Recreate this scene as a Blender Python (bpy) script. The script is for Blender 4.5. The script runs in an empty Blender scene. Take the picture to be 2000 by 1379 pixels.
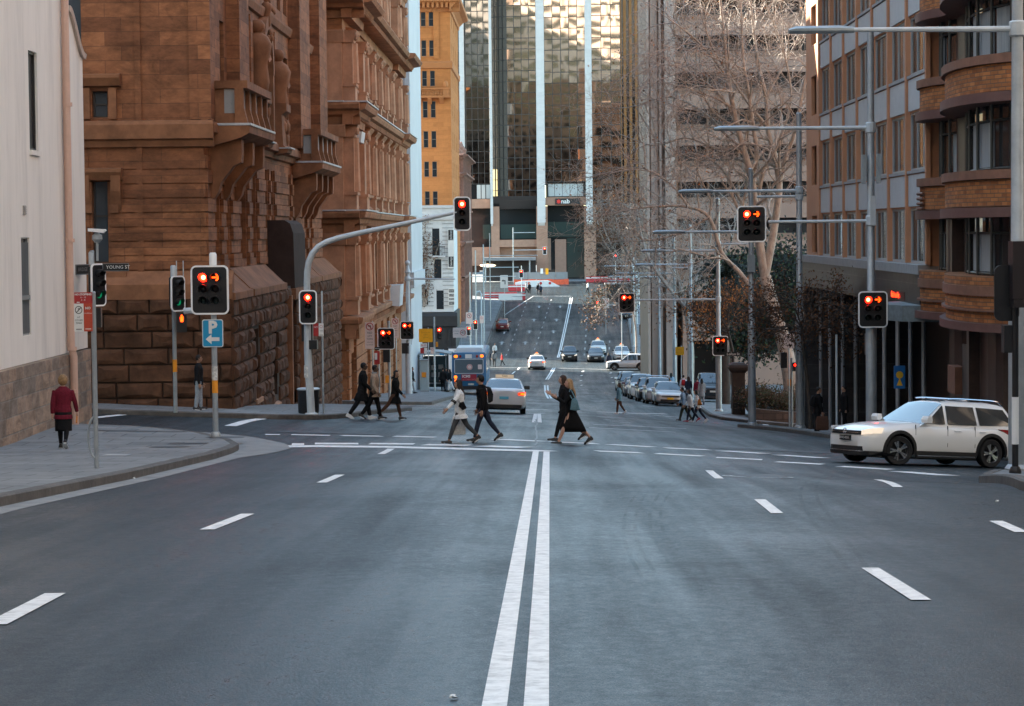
import bpy, math, random
from mathutils import Vector, Matrix
R = math.radians
scene = bpy.context.scene
COL = scene.collection
# ---------------------------------------------------------------- camera, sky, sun, exposure
FPX = 4722.0                                   # focal length in pixels of the 2000 px wide photograph (85 mm lens)
CAMZ = 1.74
TILT, ROLL, YAW = 235.0/FPX, 0.010, 66.0/FPX
cam = bpy.data.cameras.new('camera'); cam.lens = 85.0; cam.sensor_width = 36.0
cam.clip_start = 0.1; cam.clip_end = 5000
camo = bpy.data.objects.new('camera', cam); COL.objects.link(camo); scene.camera = camo
fw = Vector((-math.sin(YAW)*math.cos(TILT), math.cos(YAW)*math.cos(TILT), -math.sin(TILT)))
r0 = Vector((math.cos(YAW), math.sin(YAW), 0)); u0 = r0.cross(fw)
EX = math.cos(ROLL)*r0 - math.sin(ROLL)*u0; EY = math.sin(ROLL)*r0 + math.cos(ROLL)*u0
CAM = Vector((0, 0, CAMZ))
camo.matrix_world = Matrix(((EX.x, EY.x, -fw.x, 0), (EX.y, EY.y, -fw.y, 0), (EX.z, EY.z, -fw.z, CAMZ), (0, 0, 0, 1)))
world = bpy.data.worlds.new('World'); scene.world = world; world.use_nodes = True
nt = world.node_tree
sky = nt.nodes.new('ShaderNodeTexSky'); sky.sky_type = 'NISHITA'; sky.sun_disc = False
SUN_EL, SUN_AZ = R(27), R(-62)                 # low sun, ahead and to the left, hidden by the buildings
sky.sun_elevation = SUN_EL; sky.sun_rotation = SUN_AZ; sky.air_density = 1.0; sky.dust_density = 0.4; sky.ozone_density = 0.4
haze_ = nt.nodes.new('ShaderNodeMix'); haze_.data_type = 'RGBA'; haze_.blend_type = 'MULTIPLY'; haze_.inputs['Factor'].default_value = 1; haze_.inputs['B'].default_value = (.98, 1.05, .94, 1)   # milky late-afternoon sky
nt.links.new(sky.outputs[0], haze_.inputs['A']); nt.links.new(haze_.outputs['Result'], nt.nodes['Background'].inputs[0]); nt.nodes['Background'].inputs[1].default_value = 0.11
sl = bpy.data.lights.new('sun', 'SUN'); sl.energy = 4.5; sl.angle = R(0.5); sl.color = (1.0, 0.90, 0.76)
so = bpy.data.objects.new('sun', sl); COL.objects.link(so)
sd = Vector((math.sin(SUN_AZ)*math.cos(SUN_EL), math.cos(SUN_AZ)*math.cos(SUN_EL), math.sin(SUN_EL)))
so.rotation_euler = (-sd).to_track_quat('-Z', 'Y').to_euler(); so.location = (-60, -60, 120)
scene.view_settings.view_transform = 'Standard'; scene.view_settings.look = 'None'
scene.view_settings.exposure = 2.75; scene.view_settings.gamma = 1.0
# ---------------------------------------------------------------- terrain and pixel helpers
PROF = [(-400, 23.3), (-60, 3.49), (0, 0), (100, -5.82), (190, -11.06), (222, -12.3), (250, -12.6), (276, -12.25), (300, -11.05), (355, -7.75), (388, -6.1), (440, -5.2), (900, -5.0)]
def sst(a, b, t):
    t = min(1, max(0, (t-a)/(b-a))); return t*t*(3-2*t)
def prof(y):
    P = PROF
    if y <= P[0][0]: return P[0][1]
    for i in range(len(P)-1):
        if y <= P[i+1][0]:
            x0, z0 = P[i]; x1, z1 = P[i+1]; h = x1-x0
            m0 = (z1-P[i-1][1])/(x1-P[i-1][0]) if i > 0 else (z1-z0)/h
            m1 = (P[i+2][1]-z0)/(P[i+2][0]-x0) if i+2 < len(P) else (z1-z0)/h
            t = (y-x0)/h
            return (2*t**3-3*t*t+1)*z0+(t**3-2*t*t+t)*h*m0+(-2*t**3+3*t*t)*z1+(t**3-t*t)*h*m1
    return P[-1][1]
CR = [(-400, 0), (34, 0), (48, .055), (84, .06), (118, .095), (150, .035), (200, 0), (900, 0)]
CL = [(-400, 0), (53, 0), (62, .03), (74, .048), (80, .058), (112, .03), (150, .05), (185, .05), (240, 0), (900, 0)]
def lerp(T, y):
    for i in range(len(T)-1):
        if y <= T[i+1][0]:
            return T[i][1] + (T[i+1][1]-T[i][1])*sst(T[i][0], T[i+1][0], y)
    return T[-1][1]
def gz(x, y):                                   # street level; round the crossing it falls to the right
    return prof(y) - (lerp(CR, y)*min(15, x) if x > 0 else lerp(CL, y)*max(-16, x))
def ray(px, py):
    return fw*FPX + EX*(px-1000) + EY*(690-py)
def at(px, py, Y):                              # the point seen at a pixel, at street distance Y
    d = ray(px, py); return CAM + d*(Y/d.y)
def G(px, py, up=0.0):                          # the point of the street seen at a pixel
    d = ray(px, py); d = d/d.y; lo = 3.0
    def f(Y):
        p = CAM + d*Y; return p.z - gz(p.x, p.y) - up
    Y = lo
    while Y < 900 and f(Y) > 0: Y += 1.0
    a, b = Y-1, Y
    for _ in range(30):
        m = (a+b)/2
        if f(m) > 0: a = m
        else: b = m
    return CAM + d*a
def S(Y): return FPX/Y
def proj(p):
    v = Vector(p)-CAM; w = v.dot(fw)
    return 1000+FPX*v.dot(EX)/w, 690-FPX*v.dot(EY)/w
def XZ(px, py, Y):
    p = at(px, py, Y); return p.x, p.z
# ---------------------------------------------------------------- materials
MATS = {}
def lin(c):
    return tuple(((v/255)/12.92 if v/255 <= .04045 else ((v/255+.055)/1.055)**2.4) for v in c)
def M(name, col, rough=.6, var=.0, scale=2.0, bump=0.0, metal=0.0, spec=.5, bscale=None, emit=None, est=0.0, stain=0.0, sscale=.25, coat=0.0, trans=0.0, stretch=(1, 1, 1)):
    if name in MATS: return MATS[name]
    m = bpy.data.materials.new(name); m.use_nodes = True; MATS[name] = m
    N = m.node_tree.nodes; L = m.node_tree.links; b = N['Principled BSDF']
    b.inputs['Base Color'].default_value = (*col, 1); b.inputs['Roughness'].default_value = rough
    b.inputs['Metallic'].default_value = metal; b.inputs['Specular IOR Level'].default_value = spec
    b.inputs['Coat Weight'].default_value = coat; b.inputs['Coat Roughness'].default_value = .06
    if trans: b.inputs['Transmission Weight'].default_value = trans
    if emit: b.inputs['Emission Color'].default_value = (*emit, 1); b.inputs['Emission Strength'].default_value = est
    if var or bump or stain:
        g = N.new('ShaderNodeNewGeometry'); mp = N.new('ShaderNodeMapping'); mp.inputs['Scale'].default_value = stretch
        L.new(g.outputs['Position'], mp.inputs['Vector'])
        out = None
        if var:
            n = N.new('ShaderNodeTexNoise'); n.inputs['Scale'].default_value = scale; n.inputs['Detail'].default_value = 6; n.inputs['Roughness'].default_value = .65
            L.new(mp.outputs[0], n.inputs['Vector'])
            r = N.new('ShaderNodeValToRGB'); r.color_ramp.elements[0].position = .3; r.color_ramp.elements[1].position = .7
            r.color_ramp.elements[0].color = (*[v*(1-var) for v in col], 1); r.color_ramp.elements[1].color = (*[min(1, v*(1+var)) for v in col], 1)
            L.new(n.outputs['Fac'], r.inputs[0]); out = r.outputs[0]
        if stain:
            n2 = N.new('ShaderNodeTexNoise'); n2.inputs['Scale'].default_value = sscale; n2.inputs['Detail'].default_value = 8; n2.inputs['Roughness'].default_value = .7
            L.new(mp.outputs[0], n2.inputs['Vector'])
            r2 = N.new('ShaderNodeMapRange'); r2.inputs['From Min'].default_value = .48; r2.inputs['From Max'].default_value = .72
            r2.inputs['To Min'].default_value = 0; r2.inputs['To Max'].default_value = stain
            L.new(n2.outputs['Fac'], r2.inputs[0])
            mx = N.new('ShaderNodeMix'); mx.data_type = 'RGBA'
            L.new(r2.outputs[0], mx.inputs['Factor'])
            if out: L.new(out, mx.inputs['A'])
            else: mx.inputs['A'].default_value = (*col, 1)
            mx.inputs['B'].default_value = (*[v*.25 for v in col], 1); out = mx.outputs['Result']
        if out: L.new(out, b.inputs['Base Color'])
        if bump:
            n3 = N.new('ShaderNodeTexNoise'); n3.inputs['Scale'].default_value = bscale or scale*4; n3.inputs['Detail'].default_value = 4
            L.new(mp.outputs[0], n3.inputs['Vector'])
            bp = N.new('ShaderNodeBump'); bp.inputs['Strength'].default_value = bump; bp.inputs['Distance'].default_value = .02
            L.new(n3.outputs['Fac'], bp.inputs['Height']); L.new(bp.outputs[0], b.inputs['Normal'])
    return m
def MB_(name, c1, c2, cm, bw, bh, mortar=.02, rough=.85, off=.5, bump=.5, stain=.5, var=.25, dist=.02, sscale=.35, rock=0.0, sq=1.0):
    """masonry in metres on the UV map: coursed blocks, colour differing from block to block, weather stains"""
    if name in MATS: return MATS[name]
    m = bpy.data.materials.new(name); m.use_nodes = True; MATS[name] = m
    N = m.node_tree.nodes; L = m.node_tree.links; b = N['Principled BSDF']; b.inputs['Roughness'].default_value = rough; b.inputs['Specular IOR Level'].default_value = .25
    uv = N.new('ShaderNodeUVMap')
    br = N.new('ShaderNodeTexBrick'); br.offset = off; br.squash = sq; br.inputs['Scale'].default_value = 1
    br.inputs['Brick Width'].default_value = bw; br.inputs['Row Height'].default_value = bh; br.inputs['Mortar Size'].default_value = mortar; br.inputs['Mortar Smooth'].default_value = .3
    br.inputs['Color1'].default_value = (*c1, 1); br.inputs['Color2'].default_value = (*c2, 1); br.inputs['Mortar'].default_value = (*cm, 1); br.inputs['Bias'].default_value = 0
    L.new(uv.outputs[0], br.inputs['Vector'])
    g = N.new('ShaderNodeNewGeometry')
    n = N.new('ShaderNodeTexNoise'); n.inputs['Scale'].default_value = 1.6; n.inputs['Detail'].default_value = 8; n.inputs['Roughness'].default_value = .7
    mp = N.new('ShaderNodeMapping'); mp.inputs['Scale'].default_value = (1, 1, 2.2); L.new(g.outputs['Position'], mp.inputs['Vector']); L.new(mp.outputs[0], n.inputs['Vector'])
    h = N.new('ShaderNodeMapRange'); h.inputs['From Min'].default_value = .3; h.inputs['From Max'].default_value = .7; h.inputs['To Min'].default_value = 1-var; h.inputs['To Max'].default_value = 1+var
    L.new(n.outputs['Fac'], h.inputs[0])
    mul = N.new('ShaderNodeMix'); mul.data_type = 'RGBA'; mul.blend_type = 'MULTIPLY'; mul.inputs['Factor'].default_value = 1
    L.new(br.outputs['Color'], mul.inputs['A']); L.new(h.outputs[0], mul.inputs['B'])
    n2 = N.new('ShaderNodeTexNoise'); n2.inputs['Scale'].default_value = sscale; n2.inputs['Detail'].default_value = 9; n2.inputs['Roughness'].default_value = .72; n2.inputs['Distortion'].default_value = .8
    mp2 = N.new('ShaderNodeMapping'); mp2.inputs['Scale'].default_value = (1, 1, 1.8); L.new(g.outputs['Position'], mp2.inputs['Vector']); L.new(mp2.outputs[0], n2.inputs['Vector'])
    r2 = N.new('ShaderNodeMapRange'); r2.inputs['From Min'].default_value = .5; r2.inputs['From Max'].default_value = .75; r2.inputs['To Min'].default_value = 0; r2.inputs['To Max'].default_value = stain
    L.new(n2.outputs['Fac'], r2.inputs[0])
    mx = N.new('ShaderNodeMix'); mx.data_type = 'RGBA'; L.new(r2.outputs[0], mx.inputs['Factor']); L.new(mul.outputs['Result'], mx.inputs['A']); mx.inputs['B'].default_value = (*[v*.22 for v in c1], 1)
    L.new(mx.outputs['Result'], b.inputs['Base Color'])
    bp = N.new('ShaderNodeBump'); bp.inputs['Strength'].default_value = bump; bp.inputs['Distance'].default_value = dist
    inv = N.new('ShaderNodeMath'); inv.operation = 'MULTIPLY_ADD'; inv.inputs[1].default_value = -1; inv.inputs[2].default_value = 1
    L.new(br.outputs['Fac'], inv.inputs[0])
    ad = N.new('ShaderNodeMath'); ad.operation = 'MULTIPLY_ADD'; ad.inputs[1].default_value = .15+rock
    n4 = N.new('ShaderNodeTexNoise'); n4.inputs['Scale'].default_value = 4 if rock else 14; n4.inputs['Detail'].default_value = 6; L.new(g.outputs['Position'], n4.inputs['Vector'])
    L.new(n4.outputs['Fac'], ad.inputs[0]); L.new(inv.outputs[0], ad.inputs[2])
    L.new(ad.outputs[0], bp.inputs['Height']); L.new(bp.outputs[0], b.inputs['Normal'])
    return m
def glass(name, col=(.02, .025, .03), rough=.05, spec=.6):
    return M(name, col, rough, spec=spec)
def clear_glass(name, tint=(.75, .8, .82)):
    m = bpy.data.materials.new(name); m.use_nodes = True; MATS[name] = m; N = m.node_tree.nodes; L = m.node_tree.links; N.clear()
    o = N.new('ShaderNodeOutputMaterial'); t = N.new('ShaderNodeBsdfTransparent'); t.inputs[0].default_value = (*tint, 1); g = N.new('ShaderNodeBsdfGlossy'); g.inputs['Roughness'].default_value = .04
    f = N.new('ShaderNodeFresnel'); f.inputs[0].default_value = 1.5; x = N.new('ShaderNodeMixShader'); L.new(f.outputs[0], x.inputs[0]); L.new(t.outputs[0], x.inputs[1]); L.new(g.outputs[0], x.inputs[2]); L.new(x.outputs[0], o.inputs[0]); return m
# ---------------------------------------------------------------- mesh building
class MB:
    def __init__(s): s.v = []; s.f = []; s.m = []; s.cur = 0
    def add(s, vs, fs):
        o = len(s.v); s.v += [tuple(v) for v in vs]; s.f += [tuple(i+o for i in f) for f in fs]; s.m += [s.cur]*len(fs); return s
    def box(s, a, b):
        x0, y0, z0 = a; x1, y1, z1 = b
        return s.add([(x0, y0, z0), (x1, y0, z0), (x1, y1, z0), (x0, y1, z0), (x0, y0, z1), (x1, y0, z1), (x1, y1, z1), (x0, y1, z1)],
                     [(0, 3, 2, 1), (4, 5, 6, 7), (0, 1, 5, 4), (1, 2, 6, 5), (2, 3, 7, 6), (3, 0, 4, 7)])
    def cbox(s, c, d, mat=None):
        x, y, z = [q/2 for q in d]
        vs = [Vector((a*x, b*y, e*z)) for e in (-1, 1) for a, b in ((-1, -1), (1, -1), (1, 1), (-1, 1))]
        if mat is not None: vs = [mat @ v for v in vs]
        c = Vector(c)
        return s.add([v+c for v in vs], [(0, 3, 2, 1), (4, 5, 6, 7), (0, 1, 5, 4), (1, 2, 6, 5), (2, 3, 7, 6), (3, 0, 4, 7)])
    def prism(s, pts, ext):                       # planar polygon (3-D points) pushed along a vector
        n = len(pts); p = [Vector(q) for q in pts]; e = Vector(ext)
        return s.add(p+[q+e for q in p], [tuple(range(n-1, -1, -1)), tuple(range(n, 2*n))]+[(i, (i+1) % n, n+(i+1) % n, n+i) for i in range(n)])
    def tube(s, pts, rad, sides=8, caps=True, squash=None):
        pts = [Vector(p) for p in pts]; n = len(pts)
        if not hasattr(rad, '__len__'): rad = [rad]*n
        vs = []; prev = None
        for i, p in enumerate(pts):
            t = (pts[min(i+1, n-1)]-pts[max(i-1, 0)]); t = t.normalized() if t.length > 1e-9 else Vector((0, 0, 1))
            if prev is None:
                a = Vector((0, 0, 1)) if abs(t.z) < .9 else Vector((1, 0, 0)); u = t.cross(a).normalized()
            else:
                u = (prev - t*prev.dot(t)); u = u.normalized() if u.length > 1e-6 else t.orthogonal().normalized()
            prev = u; w = t.cross(u)
            for k in range(sides):
                an = 2*math.pi*k/sides; vs.append(p+u*(math.cos(an)*rad[i])+w*(math.sin(an)*rad[i]))
        fs = [(i*sides+k, i*sides+(k+1) % sides, (i+1)*sides+(k+1) % sides, (i+1)*sides+k) for i in range(n-1) for k in range(sides)]
        if caps: fs += [tuple(range(sides-1, -1, -1)), tuple(range((n-1)*sides, n*sides))]
        return s.add(vs, fs)
    def rings(s, rings, caps=True):               # loft through equal-length closed rings
        n = len(rings[0]); vs = [v for r in rings for v in r]
        fs = [(i*n+k, i*n+(k+1) % n, (i+1)*n+(k+1) % n, (i+1)*n+k) for i in range(len(rings)-1) for k in range(n)]
        if caps: fs += [tuple(range(n-1, -1, -1)), tuple(range((len(rings)-1)*n, len(rings)*n))]
        return s.add(vs, fs)
    def lathe(s, c, prof, sides=12, axis='Z', caps=True):    # prof: (radius, height)
        c = Vector(c); rs = []
        for r, h in prof:
            ring = []
            for k in range(sides):
                a = 2*math.pi*k/sides; p = (r*math.cos(a), r*math.sin(a), h)
                if axis == 'Y': p = (p[0], p[2], -p[1])
                if axis == 'X': p = (p[2], p[0], p[1])
                ring.append(c+Vector(p))
            rs.append(ring)
        return s.rings(rs, caps)
    def ball(s, c, r, seg=10, rg=6):
        c = Vector(c); r = Vector(r) if hasattr(r, '__len__') else Vector((r, r, r)); rs = []
        for i in range(rg+1):
            t = math.pi*(i+.02)/(rg+.04); rs.append([c+Vector((r.x*math.sin(t)*math.cos(2*math.pi*k/seg), r.y*math.sin(t)*math.sin(2*math.pi*k/seg), -r.z*math.cos(t))) for k in range(seg)])
        return s.rings(rs)
    def mark(s):                                  # end of one piece: build_each makes an object of every piece
        s.marks = getattr(s, 'marks', [(0, 0)])
        s.marks.append((len(s.v), len(s.f))); return s
    def build_each(s, name, mat, parent=None, smooth=False):
        if not hasattr(s, 'marks') or s.marks[-1][0] < len(s.v): s.mark()
        out = []
        for (v0, f0), (v1, f1) in zip(s.marks, s.marks[1:]):
            if f1 == f0: continue
            m_ = MB(); m_.v = s.v[v0:v1]; m_.f = [tuple(i-v0 for i in f) for f in s.f[f0:f1]]; m_.m = s.m[f0:f1]
            out.append(m_.build(name, mat, parent, smooth))
        return out
    def quad(s, a, b, c, d): return s.add([a, b, c, d], [(0, 1, 2, 3)])
    def disc(s, c, r, nrm, sides=16, th=.01):
        c = Vector(c); n = Vector(nrm).normalized(); u = n.orthogonal().normalized() if abs(n.z) > .9 else n.cross(Vector((0, 0, 1))).normalized(); w = n.cross(u)
        return s.prism([c+u*(r*math.cos(2*math.pi*k/sides))+w*(r*math.sin(2*math.pi*k/sides)) for k in range(sides)][::-1], n*th)
    def build(s, name, mat, parent=None, smooth=False, kind=None, ang=35):
        me = bpy.data.meshes.new(name); o = bpy.data.objects.new(name, me); COL.objects.link(o)
        off = Vector((0, 0, 0))
        if parent is not None:
            o.parent = parent; q = parent
            while q is not None: off += q.location; q = q.parent
        elif s.v:
            n = len(s.v); cx = sum(v[0] for v in s.v)/n; cy = sum(v[1] for v in s.v)/n; cz = min(v[2] for v in s.v)
            off = Vector((cx, cy, cz)); o.location = off
            if kind == 'structure': off = Vector((0, 0, 0)); o.location = off
        me.from_pydata([(v[0]-off.x, v[1]-off.y, v[2]-off.z) for v in s.v], [], s.f)
        mats = mat if isinstance(mat, (list, tuple)) else [mat]
        for k in mats: me.materials.append(k)
        me.polygons.foreach_set('material_index', s.m)
        uvl = me.uv_layers.new(name='UVMap'); data = [0.0]*(2*len(me.loops)); V = s.v
        for p in me.polygons:
            nx, ny, nz = p.normal
            if abs(nz) > .85:
                for li in p.loop_indices:
                    v = V[me.loops[li].vertex_index]; data[2*li] = v[0]; data[2*li+1] = v[1]
            else:
                l = math.hypot(nx, ny); tx, ty = -ny/l, nx/l
                for li in p.loop_indices:
                    v = V[me.loops[li].vertex_index]; data[2*li] = v[0]*tx+v[1]*ty; data[2*li+1] = v[2]
        uvl.data.foreach_set('uv', data)
        if smooth:
            me.shade_smooth(); me.set_sharp_from_angle(angle=R(ang))
        me.update()
        if kind: o['kind'] = kind
        return o
def tag(o, label=None, cat=None, group=None, kind=None):
    if label: o['label'] = label
    if cat: o['category'] = cat
    if group: o['group'] = group
    if kind: o['kind'] = kind
    return o
def thing(name, loc, label, cat, group=None, rz=0):
    o = bpy.data.objects.new(name, None); COL.objects.link(o); o.location = loc; o.rotation_euler = (0, 0, rz)
    o.empty_display_size = .3
    return tag(o, label, cat, group)
def copy_tree(o, parent=None):
    c = o.copy(); COL.objects.link(c); c.parent = parent
    for ch in list(o.children): copy_tree(ch, c)
    return c
def text_mb(txt, size, origin, ux, uy, th=.004, align='CENTER', font_w=None, extra=None):
    """lettering as solid letters: ux = reading direction, uy = up; returned as an MB in world space"""
    cu = bpy.data.curves.new('txt', 'FONT'); cu.body = txt; cu.size = size; cu.align_x = align; cu.align_y = 'CENTER'; cu.resolution_u = 2
    if font_w: cu.offset = font_w
    ob = bpy.data.objects.new('txt', cu); me = bpy.data.meshes.new_from_object(ob)
    ux = Vector(ux).normalized(); uy = Vector(uy).normalized(); n = ux.cross(uy); o = Vector(origin)
    mb = MB(); vs = [o+ux*v.co.x+uy*v.co.y+n*th for v in me.vertices]; mb.add(vs, [tuple(p.vertices) for p in me.polygons])
    bpy.data.objects.remove(ob); bpy.data.meshes.remove(me); bpy.data.curves.remove(cu)
    return mb
# ---------------------------------------------------------------- ground, roads, footpaths, markings
def road_mat():
    m = bpy.data.materials.new('asphalt'); m.use_nodes = True; N = m.node_tree.nodes; L = m.node_tree.links; b = N['Principled BSDF']
    g = N.new('ShaderNodeNewGeometry')
    def noise(scale, detail, st, dist=0, rgh=.6):
        mp = N.new('ShaderNodeMapping'); mp.inputs['Scale'].default_value = st; L.new(g.outputs['Position'], mp.inputs['Vector'])
        n = N.new('ShaderNodeTexNoise'); n.inputs['Scale'].default_value = scale; n.inputs['Detail'].default_value = detail; n.inputs['Roughness'].default_value = rgh; n.inputs['Distortion'].default_value = dist
        L.new(mp.outputs[0], n.inputs['Vector']); return n.outputs['Fac']
    def mr(src, a, bb, c, d):
        r = N.new('ShaderNodeMapRange'); r.inputs['From Min'].default_value = a; r.inputs['From Max'].default_value = bb; r.inputs['To Min'].default_value = c; r.inputs['To Max'].default_value = d
        L.new(src, r.inputs[0]); return r.outputs[0]
    def mth(op, a, bb):
        q = N.new('ShaderNodeMath'); q.operation = op
        for i, s in enumerate((a, bb)):
            if isinstance(s, (int, float)): q.inputs[i].default_value = s
            else: L.new(s, q.inputs[i])
        return q.outputs[0]
    grain = mth('MULTIPLY', mr(noise(85, 2, (1, 1, 1), 0, .8), .36, .64, .35, 1.75), mr(noise(26, 4, (1, 1, 1), 0, .75), .34, .66, .6, 1.4))
    grain2 = mr(noise(9, 5, (1, .6, 1)), .3, .7, .8, 1.2)
    streak = mr(noise(1.0, 3, (1.15, .035, 0)), .3, .7, .55, 1.5)       # wheel paths worn along the lanes
    patch = mr(noise(.22, 6, (1, .5, 0), .6), .35, .68, .70, 1.26)
    wear = mr(noise(.6, 5, (1, .3, 0)), .5, .7, 0, 1)
    f = mth('MULTIPLY', mth('MULTIPLY', grain, streak), mth('MULTIPLY', patch, grain2))
    col = N.new('ShaderNodeMix'); col.data_type = 'RGBA'; col.blend_type = 'MULTIPLY'; col.inputs['Factor'].default_value = 1
    col.inputs['A'].default_value = (.0135, .0225, .0285, 1); L.new(f, col.inputs['B'])
    # dark tar-filled cracks and a few pale scuffs
    vo = N.new('ShaderNodeTexVoronoi'); vo.feature = 'DISTANCE_TO_EDGE'; vo.inputs['Scale'].default_value = .11
    mp = N.new('ShaderNodeMapping'); mp.inputs['Scale'].default_value = (1.2, .6, 0); L.new(g.outputs['Position'], mp.inputs['Vector'])
    nd = N.new('ShaderNodeTexNoise'); nd.inputs['Scale'].default_value = .8; L.new(mp.outputs[0], nd.inputs['Vector'])
    mixv = N.new('ShaderNodeMix'); mixv.data_type = 'RGBA'; mixv.inputs['Factor'].default_value = .25; L.new(mp.outputs[0], mixv.inputs['A']); L.new(nd.outputs['Color'], mixv.inputs['B'])
    L.new(mixv.outputs['Result'], vo.inputs['Vector'])
    cr = mth('MULTIPLY', mr(vo.outputs['Distance'], 0, .0025, 1, 0), mr(noise(.15, 2, (1, 1, 0)), .5, .6, 0, .55))
    c2 = N.new('ShaderNodeMix'); c2.data_type = 'RGBA'; L.new(cr, c2.inputs['Factor']); L.new(col.outputs['Result'], c2.inputs['A']); c2.inputs['B'].default_value = (.018, .02, .023, 1)
    sc = mth('MULTIPLY', mr(noise(2.2, 4, (1, .5, 0), 1.2), .66, .72, 0, .7), mr(noise(30, 2, (1, 1, 1)), .4, .6, 0, 1))
    c3 = N.new('ShaderNodeMix'); c3.data_type = 'RGBA'; L.new(sc, c3.inputs['Factor']); L.new(c2.outputs['Result'], c3.inputs['A']); c3.inputs['B'].default_value = (.16, .17, .18, 1)
    L.new(c3.outputs['Result'], b.inputs['Base Color'])
    L.new(mth('ADD', mth('ADD', mr(streak, .55, 1.5, .56, .36), mr(grain2, .8, 1.2, -.06, .06)), mth('ADD', mr(patch, .7, 1.26, .09, -.09), mr(grain, .3, 1.9, -.12, .14))), b.inputs['Roughness'])
    b.inputs['Specular IOR Level'].default_value = .30
    bp = N.new('ShaderNodeBump'); bp.inputs['Strength'].default_value = .6; bp.inputs['Distance'].default_value = .010
    L.new(noise(45, 4, (1, 1, 1)), bp.inputs['Height']); L.new(bp.outputs[0], b.inputs['Normal'])
    MATS['asphalt'] = m; return m
ASPH = road_mat()
PAVE = MB_('paving_slabs', (.23, .24, .245), (.19, .20, .205), (.10, .105, .11), 1.2, .9, .02, .75, bump=.25, stain=.55, var=.18, dist=.008, sscale=.5)
KERB = M('kerb_stone', (.10, .092, .085), .8, .3, 3, .4, stain=.5, sscale=1.2)
CONC = M('gutter_concrete', (.24, .245, .245), .75, .2, 2, .2, stain=.4, sscale=.8)
WPAINT = M('white_road_paint', (.80, .80, .79), .6, .15, 9, stain=.55, sscale=7)
def frange(a, b, st):
    n = max(1, int(round((b-a)/st))); return [a+(b-a)*i/n for i in range(n+1)]
mb = MB(); xs = [-900, -300, -120, -60, 60, 120, 300, 900]; ys = [-400, -200, -60, 0, 60, 120, 190, 222, 250, 276, 300, 355, 388, 440, 600, 900, 2500]
for y in ys:
    for x in xs: mb.v.append((x, y, gz(x, y)-.6))
mb.f = [(j*8+i, j*8+i+1, (j+1)*8+i+1, (j+1)*8+i) for j in range(len(ys)-1) for i in range(7)]; mb.m = [0]*len(mb.f)
mb.build('ground', M('bare_ground', (.06, .065, .07), .9, .2, .5), kind='structure', smooth=True)
mb = MB(); xs = [-62, -50, -40, -30, -24, -20]+frange(-16, 18, 1.0)+[20, 24, 30, 40, 50, 62]; ys = frange(-40, 130, 1.0)+frange(132, 430, 2.0); nx = len(xs)
for y in ys:
    for x in xs: mb.v.append((x, y, gz(x, y)))
mb.f = [(j*nx+i, j*nx+i+1, (j+1)*nx+i+1, (j+1)*nx+i) for j in range(len(ys)-1) for i in range(nx-1)]; mb.m = [0]*len(mb.f)
mb.build('road', ASPH, kind='structure', smooth=True)
UPK = .15
def interp(T, y):
    for i in range(len(T)-1):
        if y <= T[i+1][0]:
            t = (y-T[i][0])/max(1e-6, T[i+1][0]-T[i][0]); return [T[i][k]+(T[i+1][k]-T[i][k])*t for k in range(1, len(T[i]))]
    return T[-1][1:]
def footpath(name, T, step=.75):                  # T: (y, x_left, x_right) stations; one slab with kerb stones along its street edge
    ys = sorted(set([t[0] for t in T]+frange(T[0][0], T[-1][0], step)))
    left = T[len(T)//2][1] < -20                  # street on the right-hand side
    top = MB(); kb = MB(); rows = []
    for y in ys:
        a, b = interp(T, y)
        if b-a < .3: b = a+.3
        xs = [a+(b-a)*t for t in (0, .25, .5, .65, .75, .82, .88, .93, .97, 1)] if left else [a+(b-a)*t for t in (0, .03, .07, .12, .18, .25, .35, .5, .75, 1)]
        rows.append([(x, y, gz(x, y)+UPK) for x in xs])
    n = len(rows[0])
    for r in rows: top.v += r
    top.f = [(j*n+i, j*n+i+1, (j+1)*n+i+1, (j+1)*n+i) for j in range(len(rows)-1) for i in range(n-1)]; top.m = [0]*len(top.f)
    o = top.build(name, PAVE, kind='structure')
    # kerb: walk round the slab's outline, 0.16 m wide, 6 mm proud of the paving
    edge = [r[-1] if left else r[0] for r in rows]
    ends = [rows[0][k] for k in (range(n) if left else range(n-1, -1, -1))]
    ende = [rows[-1][k] for k in (range(n-1, -1, -1) if left else range(n))]
    line = ends[:-1]+edge+ende[1:]
    P = [Vector(p) for p in line]; ring_o = []; ring_i = []
    for i, p in enumerate(P):
        t = P[min(i+1, len(P)-1)]-P[max(i-1, 0)]; t.z = 0; t = t.normalized()
        nrm = Vector((t.y, -t.x, 0)) if left else Vector((-t.y, t.x, 0))
        ring_o.append(p+nrm*.03); ring_i.append(p-nrm*.16)
    k = len(P)
    for i in range(k):
        a = ring_o[i]; b = ring_i[i]; kb.v += [(a.x, a.y, gz(a.x, a.y)-.25), (a.x, a.y, a.z-.02), (a.x-(a.x-b.x)*.15, a.y-(a.y-b.y)*.15, a.z+.006), (b.x, b.y, b.z+.006), (b.x, b.y, b.z-.1)]
    kb.f = [((i*5+j), (i*5+j+1), ((i+1)*5+j+1), ((i+1)*5+j)) for i in range(k-1) for j in range(4)]; kb.m = [0]*len(kb.f)
    kb.build('kerb', KERB, kind='structure')
    return o
footpath('footpath', [(-38, -60, -7.4), (32, -60, -7.4), (41, -60, -7.05), (50, -60, -6.95), (55.3, -60, -7.1), (57, -60, -7.5), (59.5, -60, -8.6), (62, -60, -10.6), (63.5, -60, -13), (64.6, -60, -17), (65.2, -60, -50)])
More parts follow.
